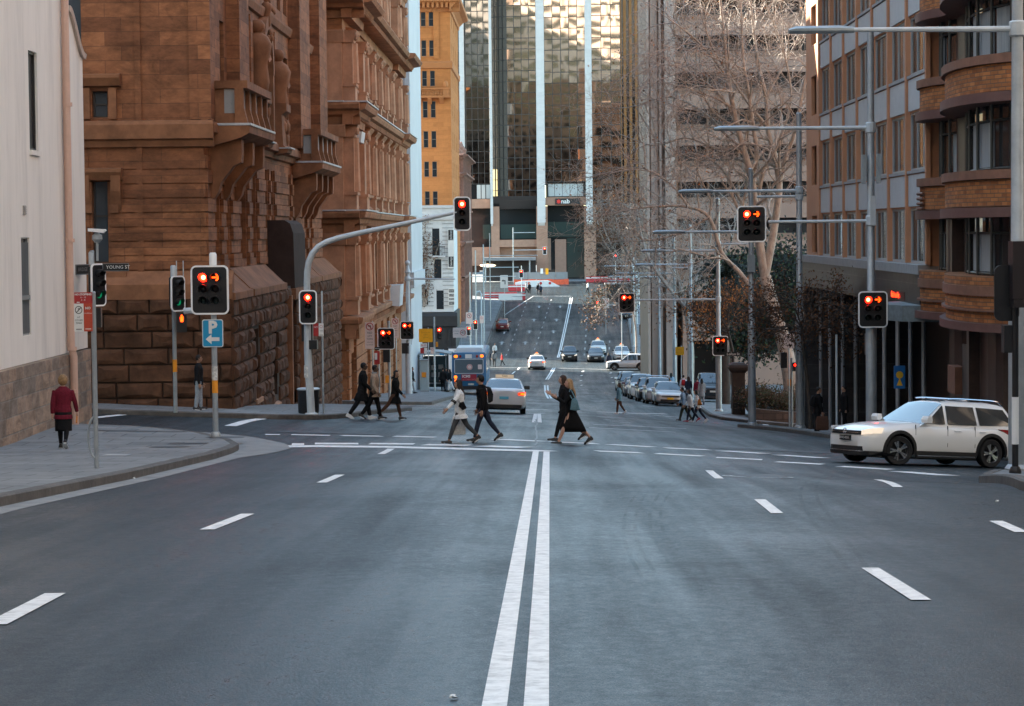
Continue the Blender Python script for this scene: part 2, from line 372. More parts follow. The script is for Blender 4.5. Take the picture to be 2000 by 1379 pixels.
footpath('footpath', [(72.2, -60, -13), (72.8, -60, -10), (73.6, -60, -8.2), (75, -60, -7.1), (78, -60, -6.3), (93, -60, -5.75), (100, -60, -5.6), (103, -60, -6.3), (106, -60, -8.4), (107.5, -60, -11.0)])
footpath('footpath', [(119, -60, -10.5), (120.2, -60, -7.2), (122, -60, -5.8), (150, -60, -5.7), (165, -60, -5.9), (172, -60, -7.4), (205, -60, -7.6), (226, -60, -7.4), (232, -60, -8.6), (236, -60, -12)])
footpath('footpath', [(271, -60, -12), (273, -60, -8.4), (276, -60, -7.2), (310, -60, -6.7), (345, -60, -6.0), (352, -60, -7), (357, -60, -11)], 1.5)
footpath('footpath', [(-38, 6.8, 60), (34.6, 6.8, 60), (44, 7.9, 60), (48, 8.7, 60), (50.6, 9.4, 60), (52, 10.8, 60), (53, 14, 60), (53.6, 30, 60)])
footpath('footpath', [(60.6, 30, 60), (61.4, 14.5, 60), (63.5, 12.6, 60), (68, 11.5, 60), (77, 10.3, 60), (84, 9.4, 60), (95, 8.6, 60), (102, 8.1, 60), (104.5, 8.4, 60), (107.5, 9.6, 60), (110, 11.6, 60), (112.4, 16, 60)])
footpath('footpath', [(123, 16, 60), (124.4, 10.6, 60), (126.5, 9.2, 60), (130, 8.8, 60), (160, 9.2, 60), (225, 9.6, 60), (236, 10.5, 60), (242, 15, 60)], 1.2)
footpath('footpath', [(268, 16, 60), (272, 11, 60), (277, 9.9, 60), (322, 10.9, 60), (345, 11.6, 60), (352, 16, 60)], 1.5)
footpath('footpath', [(384, -60, 60), (386, -60, 60), (428, -60, 60)], 3)
# pale concrete gutter strip along the near left kerb
mb = MB(); T = [(-20, -7.38), (32, -7.37), (41, -7.02), (50, -6.92), (55.3, -7.05), (57, -7.42), (59.5, -8.5), (62, -10.5)]
ys = frange(-20, 61.5, .75)
for y in ys:
    x, = interp(T, y); w = .42+.75*sst(50, 56, y); mb.v += [(x, y, gz(x, y)+.006), (x+w*.5, y+.25*sst(52, 58, y), gz(x+w*.5, y)+.006), (x+w, y+.5*sst(52, 58, y), gz(x+w, y)+.006)]
mb.f = [(j*3+i, j*3+i+1, j*3+i+4, j*3+i+3) for j in range(len(ys)-1) for i in range(2)]; mb.m = [0]*len(mb.f)
mb.build('gutter', CONC, kind='structure')
def strip(mb, pts, w, up=.009, step=.6):          # painted strip along world (x, y) points
    P = [Vector((p[0], p[1], 0)) for p in pts]; Q = [P[0]]
    for a, b in zip(P, P[1:]):
        n = max(1, int((b-a).length/step)); Q += [a+(b-a)*(i+1)/n for i in range(n)]
    vs = []
    for i, p in enumerate(Q):
        t = Q[min(i+1, len(Q)-1)]-Q[max(i-1, 0)]; t.normalize(); n = Vector((-t.y, t.x, 0))
        for s_ in (-.5, .5):
            q = p+n*w*s_; vs.append((q.x, q.y, gz(q.x, q.y)+up))
    mb.add(vs, [(2*i, 2*i+1, 2*i+3, 2*i+2)[::-1] for i in range(len(Q)-1)])
def pxline(mb, pix, w, up=.009):
    strip(mb, [G(*p)[:2] for p in pix], w, up)
def gxy(px, py): p = G(px, py); return (p.x, p.y)
# double separation lines
dl = MB()
for pa, pb in (((966, 1379), (1046.5, 883)), ((1047.5, 1379), (1067.5, 883))):
    a, b = G(*pa), G(*pb); e = (b-a)/(b.y-a.y); strip(dl, [(a.x+e.x*(-12-a.y), -12), (a.x, a.y), (b.x, b.y)], .132)
for a in ((( 1043, 826), (1046, 809)), ((1054, 826), (1053, 809))): pxline(dl, a, .15)
pxline(dl, [(1071, 779), (1065, 766), (1064, 753)], .15); pxline(dl, [(1077, 779), (1070.5, 766), (1069.5, 753)], .15)
pxline(dl, [(1066, 742), (1080, 719)], .15); pxline(dl, [(1070.5, 742), (1084, 719)], .15)
pxline(dl, [(1088.5, 699), (1114, 582)], .12); pxline(dl, [(1091.5, 699), (1118, 582)], .12)
dl.build('double_line', WPAINT, kind='structure')
ln = MB()
# dashed lane lines: near carriageway
def dash(x0, y0, x1, y1, w=.13): strip(ln, [(x0, y0), (x1, y1)], w)
for (p, q) in (((-10, 1222), (108, 1161)), ((404, 1036), (484, 1005)), ((628, 944), (664, 928.5)), ((744, 888), (764, 877.5))): strip(ln, [gxy(*p), gxy(*q)], .17)
for (p, q) in (((1799, 1174), (1699, 1111)), ((1518, 1004), (1484, 977)), ((1405, 936), (1385, 920)), ((1754, 953), (1714, 938)), ((1995, 1041), (1945, 1019))): strip(ln, [gxy(*p), gxy(*q)], .15)
# beyond the crossing
for p in ((997, 690), (985, 697),): pass
for (p, q) in (((1015, 718.5), (1011, 722.5)), ((1006, 726), (1000, 731)), ((995, 735.5), (991, 740))): strip(ln, [gxy(*p), gxy(*q)], .16)
for px, py in ((1138.5, 726), (1136, 734), (1134.5, 744), (1136, 753), (1141, 761), (1147, 768.5), (1154, 773.5), (1162, 779), (1172, 785), (1193, 729), (1195, 738), (1197, 748), (1222, 773), (1234, 780), (1249, 787), (1266, 794), (1184, 816), (1198, 822), (1213, 825.5), (1238, 832)):
    a = G(px, py); strip(ln, [(a.x-.1, a.y-.8), (a.x+.1, a.y+.8)] if py < 760 else [(a.x-.35, a.y+.55), (a.x+.35, a.y-.55)], .2)
ln.build('lane_line', WPAINT, kind='structure'); ln = MB(); HPAINT = M('worn_hill_paint', (.38, .39, .39), .6, .25, 3)
# the far hill
for x0, y0, x1, y1, n, hw in ((987, 697, 1030, 588, 12, .13), (1043, 686, 1078, 582, 11, .13), (1141, 697, 1147, 615, 7, .16), (1189, 697, 1191, 660, 3, .16)):
    a = G(x0, y0); b = G(x1, y1)
    for i in range(n):
        t = (i+.2)/n; u = (i+.55)/n; strip(ln, [(a.x+(b.x-a.x)*t, a.y+(b.y-a.y)*t), (a.x+(b.x-a.x)*u, a.y+(b.y-a.y)*u)], hw)
pxline(ln, [(987, 615), (1041, 579.5)], .16); pxline(ln, [(1040, 579), (1117, 579)], .35)
pxline(ln, [(985, 700.5), (1060, 701), (1090, 702), (1200, 706)], .25); pxline(ln, [(957, 718), (1047, 719), (1150, 721), (1190, 723)], .25)
# lane arrows on the hill
for px, py in ((1053, 600), (1043, 626), (1034, 649), (1026, 671), (1094, 600), (1087, 626), (1081, 649), (1075, 671), (980, 671), (985, 650)):
    a = G(px, py); strip(ln, [(a.x, a.y-1.6), (a.x, a.y+.9)], .22, .010)
    ln.add([(a.x-.45, a.y+.8, gz(a.x, a.y+.8)+.011), (a.x+.45, a.y+.8, gz(a.x, a.y+.8)+.011), (a.x, a.y+2.0, gz(a.x, a.y+2)+.011)], [(0, 1, 2)])
ln.build('hill_marking', HPAINT, kind='structure'); ln = MB()
# stop line and crosswalk dashes
pxline(ln, [(512, 873.5), (620, 872.5), (760, 874), (900, 877.5), (1068, 882)], .8)
for a, b in (((512, 869), (548, 869.5)), ((570, 868.7), (594, 868.7)), ((615, 867.5), (700, 867.7)), ((722, 867.5), (809, 868.3)), ((829, 869.5), (917, 871)), ((940, 872), (1030, 875)), ((1165, 882), (1253, 885.5)), ((1281, 887), (1373, 892)), ((1399, 894.5), (1489, 899)), ((1517, 903), (1607, 908)), ((1640, 912), (1740, 918)), ((1757, 922), (1852, 930)),
             ((518, 849.5), (547, 850)), ((569, 850), (645, 851.5)), ((667, 852), (745, 853)), ((770, 853), (850, 855)), ((975, 859), (1060, 863)), ((1076, 864), (1166, 867.5)), ((1190, 869), (1275, 874)), ((1300, 876), (1384, 879.5)), ((1409, 881.5), (1494, 887)), ((1520, 889.5), (1607, 895.5))):
    strip(ln, [gxy(*a), gxy(*b)], .72)
for a, b in (((1012, 808), (1062, 808)), ((975, 801), (1070, 801)), ((700, 806), (800, 804)), ((1160, 830), (1340, 838)), ((1150, 836), (1320, 845)), ((1205, 806), (1330, 816)), ((1170, 805), (1300, 809))):
    strip(ln, [gxy(*a), gxy(*b)], .30)
pxline(ln, [(450, 833), (480, 824), (517, 818)], .35); pxline(ln, [(185, 817), (240, 811)], .3); pxline(ln, [(1474, 822), (1490, 828), (1497, 831)], .3)
ln.build('lane_line', WPAINT, kind='structure')
# tyre marks left by cars turning out of the right side street, tar seams
TYM = M('tyre_mark', (.010, .012, .014), .5)
N = TYM.node_tree.nodes; L = TYM.node_tree.links; tr_ = N.new('ShaderNodeBsdfTransparent'); mx_ = N.new('ShaderNodeMixShader'); nz_ = N.new('ShaderNodeTexNoise'); nz_.inputs['Scale'].default_value = .7; nz_.inputs['Detail'].default_value = 5; g_ = N.new('ShaderNodeNewGeometry'); L.new(g_.outputs['Position'], nz_.inputs['Vector'])
mr_ = N.new('ShaderNodeMapRange'); mr_.inputs['From Min'].default_value = .36; mr_.inputs['From Max'].default_value = .7; mr_.inputs['To Max'].default_value = .22; L.new(nz_.outputs['Fac'], mr_.inputs[0]); L.new(mr_.outputs[0], mx_.inputs[0]); L.new(tr_.outputs[0], mx_.inputs[1]); L.new(N['Principled BSDF'].outputs[0], mx_.inputs[2]); L.new(mx_.outputs[0], N['Material Output'].inputs[0])
mb = MB()
for off in (0, 22, 52, 75):
    pts = [gxy(*p) for p in ((1330-off, 1090+off*.6), (1285-off, 1030+off*.3), (1290-off*.9, 985), (1325-off*.8, 945), (1390-off*.6, 918), (1470, 902-off*.1))]
    q = []
    for i in range(len(pts)-1):
        for t in (0, .25, .5, .75): q.append((pts[i][0]+(pts[i+1][0]-pts[i][0])*t, pts[i][1]+(pts[i+1][1]-pts[i][1])*t))
    for i in range(2, len(q)-2): q[i] = ((q[i-2][0]+q[i-1][0]+q[i][0]+q[i+1][0]+q[i+2][0])/5, (q[i-2][1]+q[i-1][1]+q[i][1]+q[i+1][1]+q[i+2][1])/5)
    strip(mb, q, .04, .016)
for off in (0, 40):
    pts = [gxy(*p) for p in ((1700-off, 1120), (1610-off, 1000), (1580-off*.7, 955), (1620-off*.4, 925), (1720, 915))]
    q = []
    for i in range(len(pts)-1):
        for t in (0, .2, .4, .6, .8): q.append((pts[i][0]+(pts[i+1][0]-pts[i][0])*t, pts[i][1]+(pts[i+1][1]-pts[i][1])*t))
    for i in range(3, len(q)-3): q[i] = (sum(w[0] for w in q[i-3:i+4])/7, sum(w[1] for w in q[i-3:i+4])/7)
    strip(mb, q, .05, .016)
mb.build('tyre_mark', TYM, kind='structure')
mb = MB(); TAR = M('tar_seam', (.018, .020, .022), .4)
rt_ = random.Random(8)
for (a, b) in (((620, 857), (860, 856)), ((555, 832), (760, 835)), ((1100, 828), (1330, 846)), ((1410, 870), (1700, 905)), ((620, 889), (690, 888)), ((1047, 820), (1046, 872)), ((1420, 852), (1560, 862))):
    A_, B_ = gxy(*a), gxy(*b); q = []
    for i in range(15): t = i/14; q.append((A_[0]+(B_[0]-A_[0])*t+rt_.uniform(-.05, .05), A_[1]+(B_[1]-A_[1])*t+rt_.uniform(-.12, .12)))
    strip(mb, q, .05, .013)
mb.build('tar_seam', TAR, kind='structure')
# repaired trench patches
mb = MB(); PAT = M('asphalt_patch', (.045, .054, .061), .6, .4, 25, .3)
for px, py, w, d in ((640, 846, 2.6, 1.1), (1500, 880, 3.2, 1.6)):
    c = G(px, py); n_ = 8
    for i in range(n_):
        y0, y1 = c.y-d/2+d*i/n_, c.y-d/2+d*(i+1)/n_
        mb.add([(x, y, gz(x, y)+.011) for x, y in ((c.x-w/2, y0), (c.x+w/2, y0), (c.x+w/2, y1), (c.x-w/2, y1))], [(0, 1, 2, 3)])
mb.build('asphalt_patch', PAT, kind='structure')
# patches, utility covers and a pit lid
IRON = M('cast_iron', (.045, .047, .05), .55, .3, 20, .3)
mb = MB()
for px, py, r in ((1480, 933, .42), (655, 889, .34)):
    c = G(px, py); k = 20
    vs = [(c.x, c.y, gz(c.x, c.y)+.010)]+[(c.x+r*1.25*math.cos(6.2832*i/k), c.y+r*1.25*math.sin(6.2832*i/k), gz(c.x, c.y)+.010) for i in range(k)]
    mb.add(vs, [(0, 1+i, 1+(i+1) % k) for i in range(k)])
tag(mb.build('manhole_cover', IRON), kind='structure')
mb = MB()
c = G(1480, 933); k = 24
for rr in (.46, .58):
    mb.add([(c.x+rr*f*math.cos(6.2832*i/k), c.y+rr*f*math.sin(6.2832*i/k), gz(c.x+rr*f*math.cos(6.2832*i/k), c.y+rr*f*math.sin(6.2832*i/k))+.018) for i in range(k) for f in (1, 1.09)], [(2*i, 2*i+1, 2*((i+1) % k)+1, 2*((i+1) % k)) for i in range(k) if i % 4])
mb.build('painted_ring', WPAINT, kind='structure')
mb = MB(); PAL = M('pale_inset', (.42, .43, .43), .7, .1, 4)
a, b = G(205, 889, UPK), G(253, 889, UPK); mb.add([(a.x, a.y-.5, gz(a.x, a.y-.5)+UPK+.007), (b.x, b.y-.5, gz(b.x, b.y-.5)+UPK+.007), (b.x, b.y+.25, gz(b.x, b.y+.25)+UPK+.007), (a.x, a.y+.25, gz(a.x, a.y+.25)+UPK+.007)], [(0, 1, 2, 3)])
mb.build('paving_inset', PAL, kind='structure')
mb = MB()
for px, py, w, d in ((331, 874, .9, .5), (368, 867, .9, .5), (440, 855, .9, .5), (278, 843, 2.2, .25)):
    c = G(px, py, UPK); mb.add([(c.x+sx*w/2, c.y+sy*d/2, gz(c.x+sx*w/2, c.y+sy*d/2)+UPK+.007) for sx, sy in ((-1, -1), (1, -1), (1, 1), (-1, 1))], [(0, 1, 2, 3)])
mb.build('service_cover', IRON, kind='structure')
# ---------------------------------------------------------------- facade helpers and the buildings of the left side
class Fc:
    """a facade plane: u runs along U, v is the height, n stands out along N"""
    def __init__(s, o, U, N): s.o = Vector((*o, 0)); s.U = Vector((*U, 0)); s.N = Vector((*N, 0))
    def p(s, u, v, n=0): return s.o + s.U*u + s.N*n + Vector((0, 0, v))
    def box(s, mb, u0, u1, v0, v1, n0, n1):
        c = [s.p(u, v, n) for n in (n0, n1) for u, v in ((u0, v0), (u1, v0), (u1, v1), (u0, v1))]
        fl = s.U.cross(Vector((0, 0, 1))).dot(s.N) < 0
        f = [(0, 3, 2, 1), (4, 5, 6, 7), (0, 1, 5, 4), (1, 2, 6, 5), (2, 3, 7, 6), (3, 0, 4, 7)]
        mb.add(c, [q[::-1] for q in f] if fl else f)
    def prof(s, mb, u0, u1, pts):                 # moulding: (n, v) outline swept along u
        fl = s.U.cross(Vector((0, 0, 1))).dot(s.N) < 0
        a = [s.p(u0, v, n) for n, v in pts]; k = len(pts); e = s.U*(u1-u0)
        mb.prism(a if not fl else a[::-1], e)
    def wall(s, mb, u0, u1, v0, v1, ops, dep=.35, n=0.0):
        us = sorted({u0, u1, *[o[0] for o in ops], *[o[1] for o in ops]}); vs = sorted({v0, v1, *[o[2] for o in ops], *[o[3] for o in ops]})
        us = [u for u in us if u0 <= u <= u1]; vs = [v for v in vs if v0 <= v <= v1]
        fl = s.U.cross(Vector((0, 0, 1))).dot(s.N) < 0
        def q(a, b, c, d): mb.add([a, b, c, d] if not fl else [d, c, b, a], [(0, 1, 2, 3)])
        for i in range(len(us)-1):
            run = None
            for j in range(len(vs)-1):
                um, vm = (us[i]+us[i+1])/2, (vs[j]+vs[j+1])/2
                hole = any(o[0] < um < o[1] and o[2] < vm < o[3] for o in ops)
                if not hole: q(s.p(us[i], vs[j], n), s.p(us[i+1], vs[j], n), s.p(us[i+1], vs[j+1], n), s.p(us[i], vs[j+1], n))
        for a, b, c, d in [o[:4] for o in ops]:
            q(s.p(a, c, n), s.p(a, c, n-dep), s.p(a, d, n-dep)[:] and s.p(a, d, n-dep), s.p(a, d, n))
            q(s.p(b, c, n-dep), s.p(b, c, n), s.p(b, d, n), s.p(b, d, n-dep))
            q(s.p(a, c, n-dep), s.p(a, c, n), s.p(b, c, n), s.p(b, c, n-dep))
            q(s.p(a, d, n), s.p(a, d, n-dep), s.p(b, d, n-dep), s.p(b, d, n))
    def window(s, op, parent, mf, mp, dep=.3, fr=.06, mu=1, mv=1, sill=None, pane_n=.05, name='window'):
        a, b, c, d = op[:4]; mb = MB(); n0 = -dep
        s.box(mb, a, a+fr, c, d, n0, n0+.07); s.box(mb, b-fr, b, c, d, n0, n0+.07)
        s.box(mb, a+fr, b-fr, c, c+fr, n0, n0+.07); s.box(mb, a+fr, b-fr, d-fr, d, n0, n0+.07)
        for i in range(1, mu): u = a+(b-a)*i/mu; s.box(mb, u-fr/2, u+fr/2, c+fr, d-fr, n0, n0+.065)
        for j in range(1, mv): v = c+(d-c)*j/mv; s.box(mb, a+fr, b-fr, v-fr/2, v+fr/2, n0, n0+.068)
        w = mb.build(name, mf, parent)
        mb = MB(); s.box(mb, a+fr*.5, b-fr*.5, c+fr*.5, d-fr*.5, n0-.03, n0+.02); mb.build('pane', mp, w)
        if sill:
            mb = MB(); s.box(mb, a-.08, b+.08, c-.12, c-.002, -dep+.08, .10); mb.build('sill', sill, w)
        return w
RED = random.Random(7)
SAND = MB_('brown_sandstone', (.30, .125, .058), (.175, .072, .036), (.13, .06, .035), 1.75, .46, .010, bump=.5, stain=.92, var=.42, dist=.03, sscale=.42, sq=1.4)
SANDT = M('sandstone_trim', (.24, .108, .055), .85, .3, 1.4, .35, stain=.6, sscale=.6, spec=.25)
SANDP = M('pale_sandstone', (.40, .235, .15), .85, .28, 1.2, .3, stain=.4, sscale=.7, spec=.25)
ROCK = M('rock_faced_stone', (.105, .050, .028), .9, .45, 1.6, .5, bscale=3.5, stain=.75, sscale=.7, spec=.2)
DARK = M('dark_void', (.012, .012, .013), .6)
PANE = glass('dark_pane', (.018, .021, .025), .06)
PANEB = glass('blue_pane', (.05, .065, .08), .08)
WFR = M('dark_window_frame', (.035, .03, .028), .5)
GREYST = M('grey_balustrade_stone', (.30, .30, .30), .8, .2, 2, .2, stain=.4, sscale=1)
LEAD = M('lead_flashing', (.42, .44, .46), .45, .15, 3)
RENDER = M('cream_render', (.80, .745, .68), .85, .06, 1.1, .12, stain=.30, sscale=.9, stretch=(1, 1, .16), bscale=25, spec=.3)
OLDST = MB_('old_sandstone_base', (.36, .25, .18), (.20, .165, .14), (.25, .22, .19), .82, .40, .02, bump=.5, stain=.85, var=.4, dist=.03, sscale=.9)
# --- cream rendered building at the near left corner
A = thing('corner_building', (-12.4, 60, gz(-12.4, 60)), 'cream rendered building on a sandstone base at the left edge, with slit windows', 'building')
f = Fc((-12.4, 0), (0, 1), (1, 0)); ops = [(58.35, 59.35, 3.85, 6.25), (57.15, 58.1, -.6, 1.74)]
mb = MB(); f.wall(mb, 14, 63.3, -1.26, 26, ops, .16); mb.add([f.p(63.3, -1.26), f.p(63.3, -1.26, -14), f.p(63.3, 26, -14), f.p(63.3, 26)], [(3, 2, 1, 0)][::1])
f.box(mb, 63.3, 65.4, -1.26, 6.55, -3, -.03)
mb.add([f.p(63.3, 26), f.p(14, 26), f.p(14, 26, -14), f.p(63.3, 26, -14)], [(0, 1, 2, 3)])
pts = [(63.31, 6.55)]+[(63.31+2.0*t, 7.65-1.1*sst(0, 1, t)) for t in [i/10 for i in range(11)]]+[(65.31, 6.55)]
mb.prism([f.p(u, v, -.4) for u, v in pts], f.N*.37)
mb.build('wall', RENDER, A)
mb = MB()
top = pts[1:-1]
mb.rings([[f.p(u, v+dv, n) for dv, n in ((0, -.45), (0, .05), (.13, .08), (.13, -.45))] for u, v in top+[(65.5, 6.53)]])
mb.build('parapet_coping', M('coping_render', (.55, .45, .39), .85, .1, 3), A)
mb = MB(); f.box(mb, 14, 63.32, -6, -1.3, -.5, .05); f.box(mb, 63.32, 65.5, -6, -1.3, -3, .03); mb.build('stone_base', OLDST, A)
w = f.window(ops[0], A, WFR, DARK, dep=.13); mb = MB(); f.box(mb, 58.3, 59.4, 3.73, 3.848, -.1, .06); mb.build('sill', RENDER, w)
w = f.window(ops[1], A, M('steel_frame_grey', (.22, .24, .25), .4), PANEB, dep=.12, fr=.04); mb = MB()
for i in range(7): u = 57.25+.125*i; f.box(mb, u, u+.025, -.55, 1.62, -.04, -.02)
f.box(mb, 57.17, 58.08, .25, .36, -.05, .0); mb.build('window_bars', M('window_bar_grey', (.16, .17, .18), .5), w)
mb = MB(); f.box(mb, 57.4, 57.66, 2.28, 2.5, 0, .03)
for i in range(4): f.box(mb, 57.41, 57.65, 2.3+.05*i, 2.325+.05*i, .03, .045)
mb.build('wall_vent', M('vent_grey', (.35, .32, .30), .6), A)
mb = MB(); PIPE = M('salmon_downpipe', (.62, .40, .31), .5, .08, 4)
mb.tube([f.p(62.35, 14, .12), f.p(62.35, -1.1, .12), f.p(62.4, -1.35, .17), f.p(62.4, -3.3, .17)], .10, 10)
for v in (8.2, 5.1, 1.6, -1.2, -2.3): mb.tube([f.p(62.36, v, .14), f.p(62.36, v+.1, .14)], .125, 10)
mb.build('downpipe', PIPE, A, smooth=True)
# --- brown sandstone government building
B = thing('sandstone_building', (-10.9, 95, gz(-10.9, 95)), 'brown sandstone corner building with a rock-faced dark base, balconies and carved arch', 'building')
fs = Fc((-10.9, 0), (0, 1), (1, 0)); fc = Fc((0, 77.5), (1, 0), (0, -1)); TOPB = 34
lowops = [(79.6, 81.0, .9, 4.2), (82.4, 83.5, .9, 4.0), (86.2, 88.2, .9, 4.2), (89.6, 91.2, .9, 4.2), (94.0, 95.2, .9, 4.3), (96.0, 97.2, .9, 4.3), (102.5, 103.4, .9, 4.3), (104.4, 105.2, .9, 4.3), (109.2, 110.4, .9, 4.3), (111.6, 112.6, .9, 4.3)]
hiops = [(79.1, 80.6, 6.8, 9.0), (81.8, 82.9, 6.8, 9.0), (87.0, 88.9, 5.9, 9.1), (99.4, 100.7, 6.0, 9.0), (101.7, 103.4, 6.0, 9.2), (108.9, 110.5, 5.8, 9.2), (111.5, 113.0, 5.8, 9.2)]
for z in (11.0, 15.5, 20.0, 24.5):
    hiops += [(u, u+1.35, z, z+3.0) for u in (79.1, 81.7, 87.2, 90.0, 93.2, 96.0, 99.6, 102.0, 108.9, 111.5)]
mb = MB(); fs.wall(mb, 77.5, 117.3, .6, TOPB, lowops+hiops, .55)
sideops = [(-15.6, -14.75, 7.7, 11.5), (-14.45, -13.95, 5.55, 6.4), (-14.5, -14.0, .9, 3.9)]
for z in (15, 20, 25): sideops.append((-15.6, -14.6, z, z+3))
fc.wall(mb, -40, -10.9, .6, TOPB, sideops, .4)
fb = Fc((0, 117.3), (1, 0), (0, 1)); fb.wall(mb, -40, -10.9, .6, TOPB, [], .3)
mb.add([(-40, 77.5, TOPB), (-10.9, 77.5, TOPB), (-10.9, 117.3, TOPB), (-40, 117.3, TOPB)], [(0, 1, 2, 3)])
mb.build('wall', SAND, B)
# base: rock-faced courses built as real blocks, each with its own bulge
bs = MB(); rb = random.Random(3)
def blocks(F, u0, u1, v0, v1, n0, holes=(), bw=1.15, bh=.52, ustep=None):
    v = v1; row = 0
    while v > v0:
        h = bh*rb.uniform(.9, 1.1); u = u0-(.5*bw if row % 2 else 0)
        while u < u1:
            w = bw*rb.uniform(.75, 1.25); a, b = max(u, u0), min(u+w, u1)
            if b-a > .1 and not any(x0 < (a+b)/2 < x1 and y0 < v-h/2 < y1 for x0, x1, y0, y1 in holes):
                e = .035; m = rb.uniform(.05, .15); q = []
                ring0 = [(a+.012, v-h+.012), (b-.012, v-h+.012), (b-.012, v-.012), (a+.012, v-.012)]
                ring1 = [(a+e, v-h+e), (b-e, v-h+e), (b-e, v-e), (a+e, v-e)]
                cx, cy = (a+b)/2, v-h/2
                ring2 = [(cx+(x-cx)*.55+rb.uniform(-.05, .05), cy+(y-cy)*.5+rb.uniform(-.03, .03)) for x, y in ring1]
                vs = [F.p(x, y, n0-.05) for x, y in ring0]+[F.p(x, y, n0+.03+rb.uniform(0, .04)) for x, y in ring1]+[F.p(x, y, n0+m+rb.uniform(-.03, .04)) for x, y in ring2]
                fl = F.U.cross(Vector((0, 0, 1))).dot(F.N) < 0
                fz = [(i, (i+1) % 4, 4+(i+1) % 4, 4+i) for i in range(4)]+[(4+i, 4+(i+1) % 4, 8+(i+1) % 4, 8+i) for i in range(4)]+[(8, 9, 10, 11)]
                bs.add(vs, [t[::-1] for t in fz] if fl else fz)
            u += w
        v -= h; row += 1
fsb = Fc((-10.0, 0), (0, 1), (1, 0)); fcb = Fc((0, 77.0), (1, 0), (0, -1))
bh = [(82.6, 84.2, -3.6, -1.5), (88.5, 90.0, -4.2, -1.7), (93.2, 97.4, -8, -.4)]
blocks(fcb, -24, -10.0, -5.5, -.25, 0, bw=1.25); bs.mark(); blocks(fsb, 77.0, 117.5, -8.2, -.3, 0, [h_ if i_ < 2 else (94.0, 96.6, -8, -.4) for i_, h_ in enumerate(bh)])
bs.build_each('rock_base', ROCK, B)
mb = MB(); fsb.wall(mb, 77.0, 117.5, -9, -.25, bh, .7, -.03); fcb.wall(mb, -40, -10.0, -9, -.25, [], .5, -.03); mb.build('base_wall', M('base_joint_dark', (.05, .03, .02), .9), B)
mb = MB()
for a, b, c, d in bh: fsb.box(mb, a, b, c, d, -.65, -.6); mb.mark()
mb.build_each('base_opening', DARK, B)
mb = MB()
for a, b, c, d in bh[:2]: fsb.prof(mb, a-.1, b+.1, [(-.5, c-.05), (.12, c-.3), (.12, c-.45), (-.5, c-.45)]); mb.mark()
mb.build_each('base_sill', SANDP, B)
mb = MB()   # sloping ledge between base and wall
for a, b in ((77.0, 81.8), (82.2, 92.6), (98.0, 107), (107.3, 117.5)): fsb.prof(mb, a, b, [(-.95, .62), (-.72, .62), (-.02, -.05), (.12, -.1), (.12, -.32), (-.95, -.32)]); mb.mark()
fcb.prof(mb, -40, -9.98, [(-.55, .62), (-.45, .62), (-.02, .3), (.08, .2), (.08, -.28), (-.55, -.28)])
mb.build_each('sloped_ledge', SANDT, B)
# banded rustication of the first storey
mb = MB()
ban = [(77.35, 79.5), (81.1, 82.3), (83.6, 86.1), (88.3, 89.5), (91.3, 93.9), (95.3, 95.9), (97.3, 102.4), (103.5, 104.3), (105.3, 109.1), (110.5, 111.5), (112.7, 117.4)]
for F_, lst, nn in ((fs, ban, (.13, .07)), (fc, ((-40, -14.6), (-13.9, -12.97), (-12.93, -10.77)), (.055, .045))):
    for a, b in lst:
        v = .66; k = 0
        while v < 4.3:
            e_ = .10 if F_ is fs and k % 2 == 0 else 0; F_.box(mb, a+e_, b-e_, v+.015, v+.44, -.02, nn[k % 2]); v += .46; k += 1
        mb.mark()
mb.build_each('rustication', SAND, B)
mb = MB()   # string course
fs.prof(mb, 77.3, 117.4, [(-.02, 4.75), (.15, 4.8), (.2, 5.0), (.38, 5.05), (.38, 5.3), (.3, 5.42), (-.02, 5.5)]); fc.prof(mb, -40, -10.55, [(-.02, 4.55), (.12, 4.6), (.18, 4.8), (.3, 4.85), (.32, 5.3), (.26, 5.42), (-.02, 5.45)])
fs.prof(mb, 86.5, 107.7, [(-.02, 10.1), (.12, 10.15), (.2, 10.4), (.2, 10.5), (-.02, 10.55)]); fs.prof(mb, 108.6, 113.2, [(-.02, 10.1), (.12, 10.15), (.2, 10.4), (.2, 10.5), (-.02, 10.55)])
mb.build('string_course', SANDT, B)
mb = MB()   # pilasters
for a, b, n in ((83.6, 86.3, .45), (103.9, 108.2, .5), (113.5, 117.35, .45), (77.45, 78.8, .25)): fs.box(mb, a, b, 5.46, TOPB-.5, -.02, n); mb.mark()
fc.box(mb, -11.3, -10.62, 5.46, TOPB-.5, -.02, .12); mb.mark(); fc.box(mb, -13.05, -12.86, -.2, TOPB-.5, -.02, .07); mb.mark()
for a, b in ((89.6, 90.3), (97.6, 98.4)): fs.box(mb, a, b, 5.5, 9.9, -.02, .12); mb.mark()
mb.build_each('pilaster', SAND, B)
for op in lowops: fs.window(op, B, WFR, PANE, .5, .07, 2, 3)
for op in hiops[:27]: fs.window(op, B, WFR, PANE, .5, .07, 2, 3)
for op in sideops: fc.window(op, B, WFR, PANEB, .3, .06, 1, 2)
mb = MB()   # side window surround with bracketed hood
for c in (5.3, 2.3):
    fc.box(mb, -14.75, -14.5, c+.2, c+1.2, -.02, .12); fc.box(mb, -13.9, -13.65, c+.2, c+1.2, -.02, .12); fc.prof(mb, -14.9, -13.5, [(-.02, c+1.2), (.2, c+1.25), (.35, c+1.5), (.35, c+1.6), (-.02, c+1.65)]); mb.mark()
fc.box(mb, -15, -13.4, .4, .6, -.02, .3); mb.mark()
